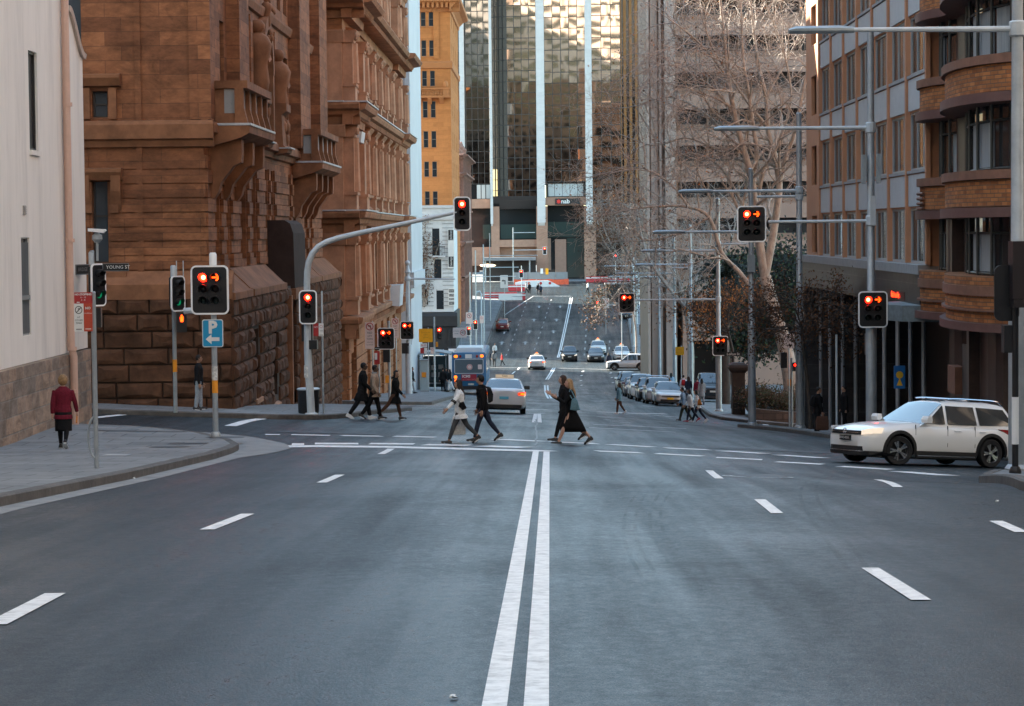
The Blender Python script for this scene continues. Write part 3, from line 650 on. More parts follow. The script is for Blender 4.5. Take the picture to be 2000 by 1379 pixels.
for s_ in (-13.7, -14.7): fc.prof(mb, s_-.15, s_+.15, [(-.02, 2.3), (.25, 3.2), (.3, 3.9), (-.02, 3.9)]); mb.mark()
mb.build_each('window_surround', SANDT, B)
# carved arch bay with figures
mb = MB(); k = 14; uc, ru = 93.9, 1.35
for i in range(k):
    a0, a1 = math.pi*i/k, math.pi*(i+1)/k
    mb.prism([fs.p(uc-r*math.cos(a)*1, 8.0+r*1.25*math.sin(a), .0) for a, r in ((a0, ru), (a1, ru), (a1, ru+.4), (a0, ru+.4))], fs.N*.32)
fs.box(mb, uc-ru-.4, uc-ru, 5.5, 8.0, 0, .3); fs.box(mb, uc+ru, uc+ru+.4, 5.5, 8.0, 0, .3)
mb.build('arch_moulding', SANDT, B)
mb = MB(); mb.prism([fs.p(uc+ru*math.cos(math.pi*i/k), 8.0+ru*1.25*math.sin(math.pi*i/k), .012) for i in range(k+1)]+[fs.p(uc-ru, 5.55, .012), fs.p(uc+ru, 5.55, .012)], fs.N*.02); mb.build('arch_shade_panel', M('arch_shade', (.075, .05, .04), .8, .2, 2), B)  # flat dark panel on the wall, painted for the shade of a recess
def figure(F, u, v, h, n):                        # weathered carved figure in half relief
    m_ = MB(); p = F.p(u, v, n)
    prof_ = [(.10, 0), (.2, .05), (.24, .2), (.2, .4), (.26, .55), (.3, .68), (.22, .78), (.09, .83), (.15, .88), (.16, .93), (.1, .99), (.02, 1.0)]
    m_.lathe(p, [(r*h*.62, z*h) for r, z in prof_], 9)
    m_.tube([p+Vector((.1, .25*h*.5, .72*h)), p+Vector((.3, .2*h, .5*h)), p+Vector((.32, -.02*h, .45*h))], [.11*h*.6, .09*h*.6, .07*h*.6], 6)
    for q in range(7): m_.ball(p+Vector((rb.uniform(.0, .25), rb.uniform(-.3, .3), -.15*h+rb.uniform(-.5, .4)*h*.5)), (.14*h*.6, .17*h*.6, .2*h*.6), 7, 5)
    return m_
for u, v, h in ((90.9, 6.9, 2.9), (97.6, 6.3, 2.9), (93.9, 9.75, 1.2)): figure(fs, u, v, h, .22).build('carved_figure', SANDT, B, smooth=True, ang=60)
def balcony(F, u0, u1, vs, out, parent, mslab, mpan, side=True):
    mb = MB(); F.prof(mb, u0-.25, u1+.25, [(-.02, vs-.75), (.5, vs-.62), (out-.1, vs-.45), (out+.18, vs-.3), (out+.2, vs-.06), (-.02, vs-.06)])
    b = mb.build('balcony', mslab, parent)
    mb = MB(); F.box(mb, u0-.27, u1+.27, vs-.055, vs+.02, -.02, out+.23); mb.build('slab_flashing', LEAD, b)
    mb = MB(); F.box(mb, u0-.1, u1+.1, vs+1.15, vs+1.4, out-.35, out+.12); F.box(mb, u0-.1, u0+.3, vs+1.15, vs+1.4, 0, out-.35); F.box(mb, u1-.3, u1+.1, vs+1.15, vs+1.4, 0, out-.35)
    F.box(mb, u0, u0+.25, vs+.02, vs+1.15, -.02, out-.32)
    for i in range(5):
        u = u0+(u1-u0)*i/4; F.prof(mb, u-.14, u+.14, [(out-.3, vs+.02), (out+.12, vs+.02), (out+.05, vs+.3), (out-.02, vs+.55), (out-.02, vs+1.15), (out-.3, vs+1.15)])
    mb.build('balustrade', mslab, b)
    mb = MB(); F.box(mb, u0+.1, u1-.1, vs+.02, vs+1.15, out-.22, out-.16); F.box(mb, u0-.012, u0+.01, vs+.35, vs+1.13, out-.65, out-.02); mb.build('balustrade_panel', mpan, b)
    mb = MB(); n = max(2, int((u1-u0)/1.9)); out2 = out*.9
    for i in range(n):
        u = u0+.35+(u1-u0-.7)*i/(n-1); F.prof(mb, u-.28, u+.28, [(-.02, vs-2.4), (.12, vs-2.45), (.3, vs-2.2), (.38, vs-1.9), (.75*out2, vs-1.35), (out2*.98, vs-1.25), (out2, vs-1.0), (out2, vs-.5), (-.02, vs-.5)]); mb.mark()
    mb.build_each('console', SANDT, b)
    return b
balcony(fs, 78.6, 85.3, 5.35, 1.2, B, SANDT, GREYST); balcony(fs, 104.8, 113.6, 4.9, 1.15, B, SANDT, GREYST)
for u in (90.2, 97.0):      # pedestals under the figures
    mb = MB(); fs.prof(mb, u-.8, u+.8, [(-.02, 4.9), (.7, 5.0), (.75, 5.15), (.55, 5.3), (.5, 6.5), (.7, 6.65), (.7, 6.95), (-.02, 7.0)]); q = mb.build('pedestal', SANDT, B)
    mb = MB(); fs.box(mb, u-.85, u+.85, 5.16, 5.21, -.02, .85); mb.build('flashing', LEAD, q)
# doorway hood and columns
mb = MB(); fs.prof(mb, 95.2, 99.8, [(-.02, 2.32), (.66, 2.32), (.88, 2.18), (1.0, 1.8), (1.04, -.36), (-.02, -.36)]); hd = mb.build('door_hood', M('weathered_copper_brown', (.050, .032, .027), .85, .25, 2, .2, spec=.15), B)
mb = MB(); fs.prof(mb, 99.805, 99.83, [(.12, 1.9), (.5, 1.85), (.75, 1.3), (.85, -.3), (.12, -.3)]); mb.build('hood_void', DARK, hd)
mb = MB(); fs.box(mb, 95.0, 99.9, -.8, -.37, .3, 1.1); fsb.box(mb, 92.9, 93.3, -8, -.6, -.2, .25); fsb.box(mb, 97.4, 97.9, -8, -.6, -.2, .25); mb.build('door_surround', SANDT, B)
# --- ornate sandstone building with cornices
Cc = thing('sandstone_building', (-10, 144, gz(-10, 144)), 'ornate sandstone building with stacked pilasters and heavy projecting cornices', 'building')
SAN2 = MB_('ochre_sandstone', (.36, .165, .078), (.27, .118, .052), (.2, .10, .055), 1.3, .42, .01, bump=.35, stain=.5, var=.25, dist=.02)
SAN2T = M('ochre_trim', (.33, .16, .085), .85, .3, 1.2, .3, stain=.55, sscale=.5, spec=.25)
SAN2P = M('pink_trim', (.42, .225, .135), .85, .25, 1.2, .3, stain=.5, sscale=.5, spec=.25)
f2 = Fc((-10, 0), (0, 1), (1, 0)); g2 = Fc((0, 121), (1, 0), (0, -1)); pil = [121.0, 128.2, 131.2, 136.8, 142.4, 148.0, 153.6, 159.2, 166.3]
bays = [(122.3, 127.0)]+[(a+1.1, b-.0) for a, b in zip(pil[2:-2], pil[3:-1])]+[(160.6, 165.2)]
ops = []
for z0, z1 in ((-1.6, 1.7), (3.9, 7.2), (9.2, 11.7), (14.6, 17.2), (19, 21.5)):
    for a, b in bays: c = (a+b)/2; ops.append((c-1.0, c+1.0, z0, z1))
gops = [((a+b)/2-1.1, (a+b)/2+1.1, -11.5, -4.4) for a, b in bays]
mb = MB(); f2.wall(mb, 121, 167.5, -13, 24, ops+gops, .55); so_ = [(-15.2, -13.7, 9.2, 11.8), (-15.2, -13.7, 3.9, 7), (-15.2, -13.7, -1.6, 1.6)]; g2.wall(mb, -34, -10, -13, 24, so_, .4)
mb.add([(-34, 167.5, -13), (-10, 167.5, -13), (-10, 167.5, 24), (-34, 167.5, 24)], [(3, 2, 1, 0)]); mb.add([(-34, 121, 24), (-10, 121, 24), (-10, 167.5, 24), (-34, 167.5, 24)], [(0, 1, 2, 3)])
mb.build('wall', SAN2, Cc)
for op in ops[:3*len(bays)+len(bays)]: f2.window(op, Cc, WFR, PANE, .5, .08, 2, 2, SAN2T)
for op in gops: f2.window(op, Cc, WFR, PANE, .5, .08, 2, 4)
for op in so_: g2.window(op, Cc, WFR, PANE, .35, .08, 2, 2, SAN2T)
CORN = [(-2.5, .55), (2.8, .75), (8.2, .85), (12.3, .0), (13.5, 1.3), (18.2, .6), (23, 1.2)]
for z, o in CORN:
    if not o: continue
    mb = MB(); P = [(-.02, z-1.0), (.12, z-1.0), (.16, z-.6), (o*.45, z-.5), (o*.55, z-.3), (o*.9, z-.22), (o, z-.02), (o*.97, z+.08), (-.02, z+.16)]
    f2.prof(mb, 120.6, 129.0, [(n+.35 if n > 0 else n, v) for n, v in P]); f2.prof(mb, 129.0, 159.5, P); f2.prof(mb, 159.5, 168.2, [(n+.35 if n > 0 else n, v) for n, v in P])
    g2.prof(mb, -34, -9.66+o*.6, P)
    for y in frange(121.3, 167, .8): f2.box(mb, y, y+.35, z-.62, z-.34, 0, o*.75)
    cn = mb.build('cornice', SAN2T, Cc)
    if z in (2.8, 8.2):
        mb = MB(); f2.box(mb, 120.5, 129.05, z+.1, z+.17, -.02, o+.4); f2.box(mb, 129.05, 159.5, z+.1, z+.17, -.02, o+.04); f2.box(mb, 159.5, 168.3, z+.1, z+.17, -.02, o+.4); g2.box(mb, -34, -9.9, z+.1, z+.17, -.02, o+.02); mb.build('cornice_flashing', LEAD, cn)
mb = MB(); rp = random.Random(5)   # pilasters with bases and capitals, one tier per storey
for z0, z1 in ((-2.3, 1.8), (2.95, 7.2), (8.35, 11.9), (13.7, 17.2)):
    for y in pil:
        wide = 1.35 if y in (121.0, 128.2, 159.2, 166.3) else .95; n = .5 if wide > 1 else .34
        y0 = y+.02 if y == 121.0 else y; y1 = y0+wide
        f2.box(mb, y0, y1, z0, z0+.75, -.02, n+.12); f2.box(mb, y0-.06, y1+.06, z0+.75, z0+.9, -.02, n+.18)
        f2.box(mb, y0+.1, y1-.1, z0+.9, z1-.6, -.02, n); f2.prof(mb, y0+.02, y1-.02, [(-.02, z1-.6), (n+.05, z1-.6), (n+.08, z1-.35), (n+.22, z1-.05), (n+.22, z1), (-.02, z1)])
        if rp.random() < .9: mb.tube([f2.p(y0+wide/2, z0+.95, n), f2.p(y0+wide/2, z1-.62, n)], [.28, .22], 8)
        for q in range(3): mb.ball(f2.p(y0+.2+.25*q, z1-.3, n+.12), (.14, .13, .2), 6, 4)
        mb.mark()
    g2.box(mb, -18.2, -17.0, z0, z1, -.02, .2); mb.mark(); g2.box(mb, -11.2, -10.02, z0, z1, -.02, .2); g2.prof(mb, -11.3, -9.9, [(-.02, z1-.6), (.25, z1-.6), (.42, z1-.05), (.42, z1), (-.02, z1)]); mb.mark()
mb.build_each('pilaster', SAN2P, Cc)
mb = MB()
for z0, z1 in ((-1.6, 1.7), (3.9, 7.2), (9.2, 11.7)):     # window surrounds, balustrade aprons and pediments
    for a, b in bays:
        c = (a+b)/2
        f2.box(mb, c-1.3, c-1.02, z0, z1, -.02, .2); f2.box(mb, c+1.02, c+1.3, z0, z1, -.02, .2)
        f2.prof(mb, c-1.5, c+1.5, [(-.02, z1), (.3, z1+.05), (.5, z1+.3), (.5, z1+.42), (-.02, z1+.55)])
        f2.prof(mb, c-1.4, c+1.4, [(-.02, z0-.9), (.32, z0-.9), (.4, z0-.75), (.2, z0-.6), (.2, z0-.25), (.42, z0-.15), (.42, z0-.02), (-.02, z0-.02)]); mb.mark()
mb.build_each('window_surround', SAN2T, Cc)
mb = MB()                                         # rusticated ground storey
for F_, a, b in [(f2, 121, 122.4), (g2, -34, -10.02)]+[(f2, (a+b)/2+1.15, (c+d)/2-1.15) for (a, b), (c, d) in zip(bays, bays[1:])]:
    v = -12
    while v < -3.3: F_.box(mb, a, b, v+.03, v+.62, -.02, .14); v += .66
    mb.mark()
mb.build_each('rustication', SAN2, Cc)
mb = MB(); g2.box(mb, -13.6, -11.2, -4.35, -3.72, .14, .2); q = mb.build('name_plaque', M('plaque_black', (.02, .02, .022), .4), Cc)
text_mb('LOFTUS ST', .34, (-12.4, 120.8, -4.03), (1, 0, 0), (0, 0, 1), .004).build('lettering', M('plaque_letter', (.35, .35, .35), .5), q)
AWN = M('white_sheet_metal', (.62, .64, .65), .4, .08, 3)
for u, w, a, b, z0, z1 in ((123.5, 2.2, .05, .75, 6.42, 6.92), (149.5, 3.4, -.1, 1.05, -2.75, -1.48)):
    mb = MB(); f2.prof(mb, u, u+w, [(a, z1), (b, z1+.05), (b-.08, z0), (a-.05, z0+.1)]); mb.build('window_awning', AWN, Cc)
# --- white slab building
Dd = thing('white_building', (-16, 178, gz(-16, 178)), 'tall plain white building wedged behind the ornate sandstone building', 'building')
WH = M('white_wall', (.58, .59, .60), .7, .08, .8, stain=.2, sscale=.2)
fd = Fc((0, 171), (1, 0), (0, -1)); ops = [(-10.35, -10.08, z, z+1.35) for z in frange(-2, 38, 2.42)]+[(-11.55, -11.2, z, z+1.35) for z in frange(12, 38, 2.42)]
mb = MB(); fd.wall(mb, -26, -9.42, -1.2, 40, ops, .2); fd.box(mb, -26, -9.45, -1.21, 40, -16, -.22); fd.box(mb, -9.78, -9.7, -1.2, 40, 0, .06); mb.build('wall', WH, Dd)
for op in ops: fd.window(op, Dd, WFR, PANE, .18, .03)
mb = MB(); fd.prof(mb, -26, -9.25, [(.3, -1.2), (.36, -1.0), (-15.5, -1.0), (-15.5, -2.1), (.1, -2.1), (.1, -1.9), (.3, -1.6)][::-1]); fd.box(mb, -26, -9.5, -13, -2.1, -15, -.05); mb.build('column_base', WH, Dd)
# --- low white clapboard corner building with hanging signs
Fw = thing('corner_pub', (-13, 284, gz(-13, 284)), 'low white two-storey corner building with creeper and a black ground floor', 'building')
ff = Fc((0, 280), (1, 0), (0, -1)); sx = lambda px: (px-1066)/16.87; zz = lambda py: (456.5-py)/16.87+1.74
ops = [(sx(853)-.4, sx(853)+.45, zz(500), zz(447)), (sx(856)-.4, sx(856)+.45, zz(545), zz(507)), (sx(860)-.4, sx(860)+.45, zz(605), zz(568)), (sx(832)-.3, sx(832)+.3, zz(595), zz(565))]
mb = MB(); ff.wall(mb, -22, -10.6, zz(610), zz(404), ops, .2); ff.box(mb, -22, -10.62, zz(610), zz(405), -14, -.22); mb.build('wall', M('white_brick', (.60, .62, .63), .8, .1, 2), Fw)
mb = MB()
for py in range(438, 606, 8): ff.box(mb, -22, sx(848), zz(py)-.03, zz(py)+.03, -.01, .05); ff.box(mb, sx(866), -10.55, zz(py)-.03, zz(py)+.03, -.01, .05)
mb.build('wall_joint', M('joint_grey', (.2, .21, .22), .8), Fw)
for op in ops: ff.window(op, Fw, WFR, PANE, .15, .06)
mb = MB(); ff.prof(mb, -22, -10.4, [(-.02, zz(432)), (.3, zz(430)), (.4, zz(422)), (-.02, zz(420))]); ff.prof(mb, -22, -10.4, [(-.02, zz(408)), (.25, zz(407)), (.25, zz(402)), (-.4, zz(402))]); ff.box(mb, sx(846), sx(872), zz(503), zz(500), 0, .7); mb.build('cornice', WH, Fw)
mb = MB()
for i in range(9): u = sx(847)+.17*i; ff.box(mb, u, u+.03, zz(500), zz(484), .62, .65)
ff.box(mb, sx(847), sx(872), zz(484), zz(482), .6, .67); mb.build('balcony_rail', WFR, Fw)
mb = MB(); ff.box(mb, -22, -10.4, -14.5, zz(611), -13.9, .15); ff.prof(mb, -22, -10.2, [(.1, zz(640)), (.5, zz(638)), (.5, zz(618)), (.3, zz(612)), (.1, zz(611))]); ff.box(mb, sx(838), sx(842), -13, zz(640), .15, .3); ff.box(mb, sx(875), sx(880), -13, zz(640), .15, .3); mb.build('shop_front', M('black_shopfront', (.02, .021, .023), .5, .2, 2), Fw)
for y0, y1, rows in ((448, 525, ((450, 470, 'Jackson'), (502, 522, 'George'))), (563, 598, ((566, 572, 'BAR'), (575, 580, 'CAFE'), (583, 587, 'GRILL'), (590, 596, 'EAT')))):
    s_ = thing('hanging_sign', tuple(ff.p(sx(883), zz(y1), .5)), 'tall white banner with two black script panels, upper on the white corner building' if y0 == 448 else 'small white sign with stacked dark rows, lower on the white corner building', 'sign')
    mb = MB(); ff.box(mb, sx(877), sx(889), zz(y1), zz(y0), .2, .3); mb.build('sign_board', M('sign_white', (.7, .7, .68), .5), s_)
    mb = MB()
    for a, b, t in rows: ff.box(mb, sx(878.2), sx(887.8), zz(b), zz(a), .3, .312)
    p = mb.build('sign_panel', M('sign_black', (.015, .015, .016), .5), s_)
    for a, b, t in rows:
        if y0 == 448: text_mb(t, .36, ff.p(sx(883), zz((a+b)/2), .318), (0, 0, 1), (-1, 0, 0)).build('lettering', MATS['sign_white'], p)
        else: text_mb(t, .26, ff.p(sx(883), zz((a+b)/2), .318), (1, 0, 0), (0, 0, 1)).build('lettering', MATS['sign_white'], p)
# --- orange stone building
Eo = thing('orange_building', (-14, 296, gz(-14, 296)), 'tall orange sandstone building with paired windows and a small stone balcony', 'building')
OR = MB_('orange_stone', (.47, .185, .060), (.40, .155, .05), (.33, .13, .04), 1.2, .5, .01, bump=.25, stain=.15, var=.12)
ORT = M('orange_trim', (.40, .155, .05), .8, .15, 1, stain=.3, sscale=.5); fe = Fc((0, 290), (1, 0), (0, -1)); ex = lambda px: (px-1066)/16.28; ez = lambda py: (457-py)/16.28+1.74
ops = []
for a, b in ((27, 55), (82, 113), (141, 171), (200, 232), (258, 290), (317, 347), (375, 402), (430, 458)):
    q = (a-27)*.012
    ops += [(ex(829+q), ex(838.5+q), ez(b), ez(a)), (ex(844.5+q), ex(854+q), ez(b), ez(a))]
mb = MB(); fe.wall(mb, -24, -11.05, -14, 34, ops, .3); es = Fc((-11.05, 0), (0, 1), (1, 0)); eops = [(y, y+1.1, ez(b), ez(a)) for y in (294, 300, 306, 312) for a, b in ((27, 55), (82, 113), (141, 171), (200, 232), (258, 290), (317, 347), (375, 402))]
es.wall(mb, 290, 316, -14, 34, eops, .3); mb.build('wall', OR, Eo)
for op in ops: fe.window(op, Eo, M('pale_frame', (.2, .17, .14), .6), PANE, .25, .05, 1, 2, ORT)
for op in eops: es.window(op, Eo, MATS['pale_frame'], PANE, .25, .05, 1, 2)
mb = MB(); o_ = 1.3; P = [(-.02, ez(28)), (.15, ez(27)), (.2, ez(20)), (.7, ez(12)), (o_, ez(8)), (o_, ez(0)), (-.02, ez(-4))]
fe.prof(mb, -24, -9.9, P); es.prof(mb, 289, 317, P)
for u in frange(-16.5, -11, .55): fe.box(mb, u, u+.28, ez(20), ez(9), 0, .95)
P = [(-.02, ez(138)), (.2, ez(136)), (.25, ez(126)), (-.02, ez(122))]; fe.prof(mb, -24, -10.85, P); es.prof(mb, 290, 316, P)
mb.build('cornice', ORT, Eo)
mb = MB()
for a, b in ((-15.9, -15.3), (-13.9+.85, -12.4)): fe.box(mb, a, b, ez(118), ez(27), -.02, .15); mb.mark()
mb.build_each('pilaster', OR, Eo)
mb = MB(); fe.box(mb, ex(815), ex(887), ez(194), ez(190), -.02, 1.0); fe.box(mb, ex(815), ex(887), ez(178), ez(175), .7, 1.05)
bl = mb.build('balcony', ORT, Eo); mb = MB()
for i in range(14): mb.lathe(fe.p(ex(832)+.19*i, ez(190), .88), [(.05, 0), (.08, .2), (.04, .5), (.06, .74)], 6)
for px in (822, 877): fe.box(mb, ex(px)-.35, ex(px)+.35, ez(190), ez(178), .6, 1.0); mb.ball(fe.p(ex(px), ez(169), .85), (.3, .3, .45), 8, 6)
mb.build('balustrade', ORT, bl)
mb = MB()
for px in (825, 845, 868): fe.prof(mb, ex(px)-.25, ex(px)+.25, [(-.02, ez(206)), (.3, ez(203)), (.9, ez(196)), (.9, ez(194)), (-.02, ez(194))]); mb.mark()
mb.build_each('console', ORT, bl)
# --- dark brown Victorian building climbing the hill
Gv = thing('victorian_building', (-11, 335, gz(-11, 335)), 'narrow reddish brown Victorian building climbing the hill beside the orange one', 'building')
VB = MB_('red_brown_stone', (.20, .10, .07), (.15, .08, .06), (.08, .05, .04), .9, .4, .012, stain=.5); VBT = M('red_brown_trim', (.24, .13, .10), .85, .25, 2, stain=.4, sscale=.6); fv = Fc((-10.9, 0), (0, 1), (1, 0)); gv = Fc((0, 317), (1, 0), (0, -1))
ops = [(y, y+1.6, z, z+2.4) for y in (319, 323, 327, 331, 335, 339, 343, 347) for z in (-7.5, -2.5, 2.0, 6.0)]
mb = MB(); fv.wall(mb, 317, 351, -13, 12, ops, .4); gv.wall(mb, -24, -10.9, -13, 12, [], .3); mb.add([(-24, 317, 12), (-10.9, 317, 12), (-10.9, 351, 12), (-24, 351, 12)], [(0, 1, 2, 3)]); mb.build('wall', VB, Gv)
for op in ops: fv.window(op, Gv, WFR, PANE, .35, .06, 1, 2, VBT)
for z, o_ in ((-4, .5), (.6, .6), (4.9, .5), (9.6, .8), (12, 1.0)):
    mb = MB(); P = [(-.02, z-.6), (.15, z-.55), (o_*.6, z-.3), (o_, z-.2), (o_, z), (-.02, z+.1)]; fv.prof(mb, 316.5, 351.4, P); gv.prof(mb, -24, -10.5, P); mb.build('cornice', VBT, Gv)
mb = MB()
for y in frange(317.3, 350, 4): fv.box(mb, y, y+.7, -12, 11.5, -.02, .35); mb.mark()
mb.build_each('pilaster', VBT, Gv)
mb = MB()
for y in (319, 330, 341): mb.lathe((-11.6, y, 12), [(.8, 0), (.85, .6), (.6, .8), (.75, 1.4), (.3, 2.0), (.05, 2.6)], 10); mb.mark()
mb.build_each('roof_urn', VBT, Gv)
# --- town house row closing the view up the left side street
# ---------------------------------------------------------------- buildings of the right side, the end of the street and behind the camera
J = thing('office_building', (12, 94, gz(12, 94)), 'mid-rise office with orange mullions, grey spandrel panels and dark stone ground floor', 'building')
JO = M('orange_tan_mullion', (.50, .245, .135), .7, .1, 2, .1, stain=.15); JG = M('grey_spandrel_panel', (.43, .455, .48), .55, .06, 3, stain=.12, sscale=.6); JS = M('grey_stone_sill', (.30, .30, .30), .75, .12, 4)
JD = MB_('dark_stone_fascia', (.045, .043, .045), (.035, .034, .036), (.09, .085, .085), 2.6, 1.1, .012, .45, bump=.1, stain=.0, var=.4)
PANEC = clear_glass('clear_pane', (.93, .95, .96)); CURT = M('net_curtain', (.66, .70, .73), .8, .15, 6, stretch=(1, 6, .1))
fj = Fc((12, 0), (0, 1), (-1, 0)); jb = [75.7, 79.9, 84.1, 88.3, 92.5, 96.7, 100.9, 105.1]; jl = [(.62, 2.40)]+[(3.62+3.1*k, 5.5+3.1*k) for k in range(8)]
ops = [(a+.15, b-.15, z0, z1) for z0, z1 in jl for a, b in zip(jb, jb[1:])]; nar = [(106.9, 108.9, z0+.1, z1-.05) for z0, z1 in jl]
mb = MB(); fj.wall(mb, 75.7, 111, .56, 30, ops+nar, .16); mb.add([fj.p(111, -10), fj.p(111, 30), fj.p(111, 30, -25), fj.p(111, -10, -25)], [(0, 1, 2, 3)]); mb.add([fj.p(75.7, 30), fj.p(111, 30), fj.p(111, 30, -25), fj.p(75.7, 30, -25)], [(0, 1, 2, 3)]); mb.add([fj.p(75.7, .56, -.02), fj.p(75.7, 30, -.02), fj.p(75.7, 30, -25), fj.p(75.7, .56, -25)], [(3, 2, 1, 0)])
mb.build('wall', JO, J)
rj = random.Random(4); k = 0
for op in ops[:42]:
    w = fj.window(op, J, M('grey_window_frame', (.32, .34, .35), .5), PANEC, .11, .07, 3, 1)
    mb = MB(); a, b, c, d = op; n = 40
    vs = []
    for i in range(n+1):
        u = a+.1+(b-a-.2)*i/n*rj.choice((1, 1))
        nn = -.24+.03*math.sin(i*1.9+k)+.02*math.sin(i*4.1); vs += [fj.p(u, c+.08, nn), fj.p(u, d-.08, nn)]
    mb.add(vs, [(2*i, 2*i+1, 2*i+3, 2*i+2) for i in range(n) if not (rj.random() < .03)]); mb.build('curtain', CURT, w)
    mb = MB(); fj.box(mb, a-.02, b+.02, c-.1, c-.002, -.1, .09); mb.build('sill', JS, w)
    k += 1
for op in ops[42:]: fj.window(op, J, MATS['grey_window_frame'], PANE, .11, .07, 3, 1)
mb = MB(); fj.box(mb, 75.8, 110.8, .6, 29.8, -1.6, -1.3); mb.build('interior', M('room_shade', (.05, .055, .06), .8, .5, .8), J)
for op in nar: fj.window(op, J, MATS['grey_window_frame'], PANE, .42, .07, 1, 2)
mb = MB()
for (z0, z1), (y0, y1) in zip(jl, jl[1:]):
    for a, b in zip(jb, jb[1:]): fj.box(mb, a+.2, b-.2, z1+.06, y0-.14, -.02, .05); mb.mark()
pn = mb.build_each('spandrel_panel', JG, J)
mb = MB()
for u in jb: fj.box(mb, u-.13, u+.13, .62, 30, -.02, .12); mb.mark()
for u in [(a+b)/2 for a, b in zip(jb, jb[1:])]: pass
mb.build_each('mullion', JO, J)
mb = MB(); fj.box(mb, 75.75, 111.05, .3, .6, -.3, .35); mb.build('sill_band', JS, J)
mb = MB(); fj.box(mb, 75.72, 111.1, -.68, .3, -1, .3); fj.box(mb, 110.3, 111.08, -8, -.68, -6, .2); mb.build('fascia', JD, J)
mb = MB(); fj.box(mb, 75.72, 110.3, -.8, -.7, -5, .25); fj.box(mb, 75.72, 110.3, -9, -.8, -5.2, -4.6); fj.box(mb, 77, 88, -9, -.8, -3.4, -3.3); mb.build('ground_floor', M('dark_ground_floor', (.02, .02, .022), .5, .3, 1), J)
mb = MB()
for u in (77.5, 80.3, 83.2, 86.5, 90.0, 94.5, 98.6, 103, 106.5): mb.tube([fj.p(u, -8, -.1), fj.p(u, -.7, -.1)], .075, 8); mb.mark()
mb.build_each('colonnade_post', M('steel_post', (.30, .31, .32), .4, .1, 3, metal=.3), J, True)
nb = thing('illuminated_sign', tuple(fj.p(80, -.4, .3)), 'small glowing red sign on the dark stone fascia of the office', 'sign')
NEON = M('red_neon', (.5, .02, .01), .4, emit=(1.0, .02, .003), est=3)
t_ = MB(); t2 = text_mb('E   z   i   c   a   f   e', .22, fj.p(80.8, -.46, .325), (0, -1, 0), (0, 0, 1), .01, font_w=.02); t2.build('lettering', NEON, nb)
mb = MB(); fj.box(mb, 78.8, 82.8, -.60, -.32, .302, .315); mb.build('sign_backing', M('sign_dark_red', (.05, .008, .008), .5), nb)
cnp = MB(); cp = [(12.2, 80.2), (11.1, 79.6), (10.75, 78.4), (10.75, 76.8), (11.1, 75.4), (12.2, 74.8)]; cnp.prism([(x, y, -1.15) for x, y in cp], (0, 0, .5)); c = cnp.build('canopy', M('weathered_grey_canopy', (.17, .20, .21), .7, .3, 5, stain=.5), J)
sg = thing('wall_sign', (11.55, 79.4, -3.4), 'small blue sign with a yellow emblem beside the dark office entrance', 'sign')
mb = MB(); mb.box((11.42, 79.36, -3.5), (11.78, 79.42, -2.75)); mb.build('sign_board', M('sign_blue', (.02, .16, .45), .4), sg); mb = MB(); mb.disc((11.6, 79.355, -3.05), .12, (0, -1, 0), 14); mb.add([(11.5, 79.345, -3.4), (11.7, 79.345, -3.4), (11.6, 79.345, -3.15)], [(0, 1, 2)]); mb.build('emblem', M('sign_yellow', (.75, .45, .03), .4), sg)
# --- curved brick building
K = thing('brick_building', (13, 69, gz(13, 69)), 'curved brown brick building with bulging bays of dark windows at the right edge', 'building')
KB = MB_('orange_brown_brick', (.44, .175, .062), (.24, .09, .036), (.15, .09, .06), .32, .11, .014, .8, bump=.5, stain=.35, var=.25, dist=.02, sscale=.8)
KL = M('purple_brown_lip', (.13, .065, .055), .6, .15, 3, .1); KS = M('brown_sill', (.20, .095, .06), .7, .2, 3, .1, stain=.3); KG = M('dark_brown_granite', (.055, .036, .03), .45, .25, 4)
plan = [(11.95, 76.0), (11.7, 75.5), (11.55, 74.7), (11.58, 73.8), (11.72, 73.0), (11.98, 72.3), (12.0, 71.7), (11.8, 71.0), (11.55, 70.0), (11.35, 68.8), (11.22, 67.5), (11.2, 66.2), (11.3, 65.0), (11.55, 63.9), (12.0, 63.0), (12.8, 62.3), (14, 62.0), (30, 62.0)]
def offs(o):
    P = [Vector((x, y, 0)) for x, y in plan]; out = []
    for i, p in enumerate(P):
        t = (P[min(i+1, len(P)-1)]-P[max(i-1, 0)]).normalized(); n = Vector((t.y, -t.x, 0)); out.append(p+n*o)
    return [(v.x, v.y) for v in out]
def belt(mb, o, v0, v1):
    P = offs(o); mb.prism([(x, y, v0) for x, y in P]+[(30, 76.0, v0)], (0, 0, v1-v0))
def loop_(mb, pts): pass
mb = MB(); lip = MB(); sil = MB()
for k in range(4):
    z = 3.0*k
    belt(mb, 0, 2.3+z, 3.0+z); belt(lip, .14, 2.02+z, 2.28+z); belt(sil, .1, 3.02+z, 3.26+z); lip.mark(); sil.mark()
for z in (2.45, 2.6, 2.75, 2.9): pass
belt(mb, 0, -.05-.35, -.07); belt(sil, .07, -.06, .2); sil.mark(); belt(mb, -.02, -.8, -.46); belt(sil, .1, -.47, -.41); sil.mark(); belt(lip, .16, -1.0, -.78); belt(mb, .02, .2, .45); belt(mb, -.1, 15, 34)
mb.build('wall', KB, K, True, ang=20); lip.build_each('lip', KL, K, True); sil.build_each('sill', KS, K, True)
mb = MB(); belt(mb, -.75, -1.0, 15.0); mb.build('glazing', glass('brown_pane', (.03, .032, .035), .07), K)
def kpt(t, o):
    P = offs(o); i = int(t); i = min(i, len(P)-2); f = t-i; return (P[i][0]+(P[i+1][0]-P[i][0])*f, P[i][1]+(P[i+1][1]-P[i][1])*f)
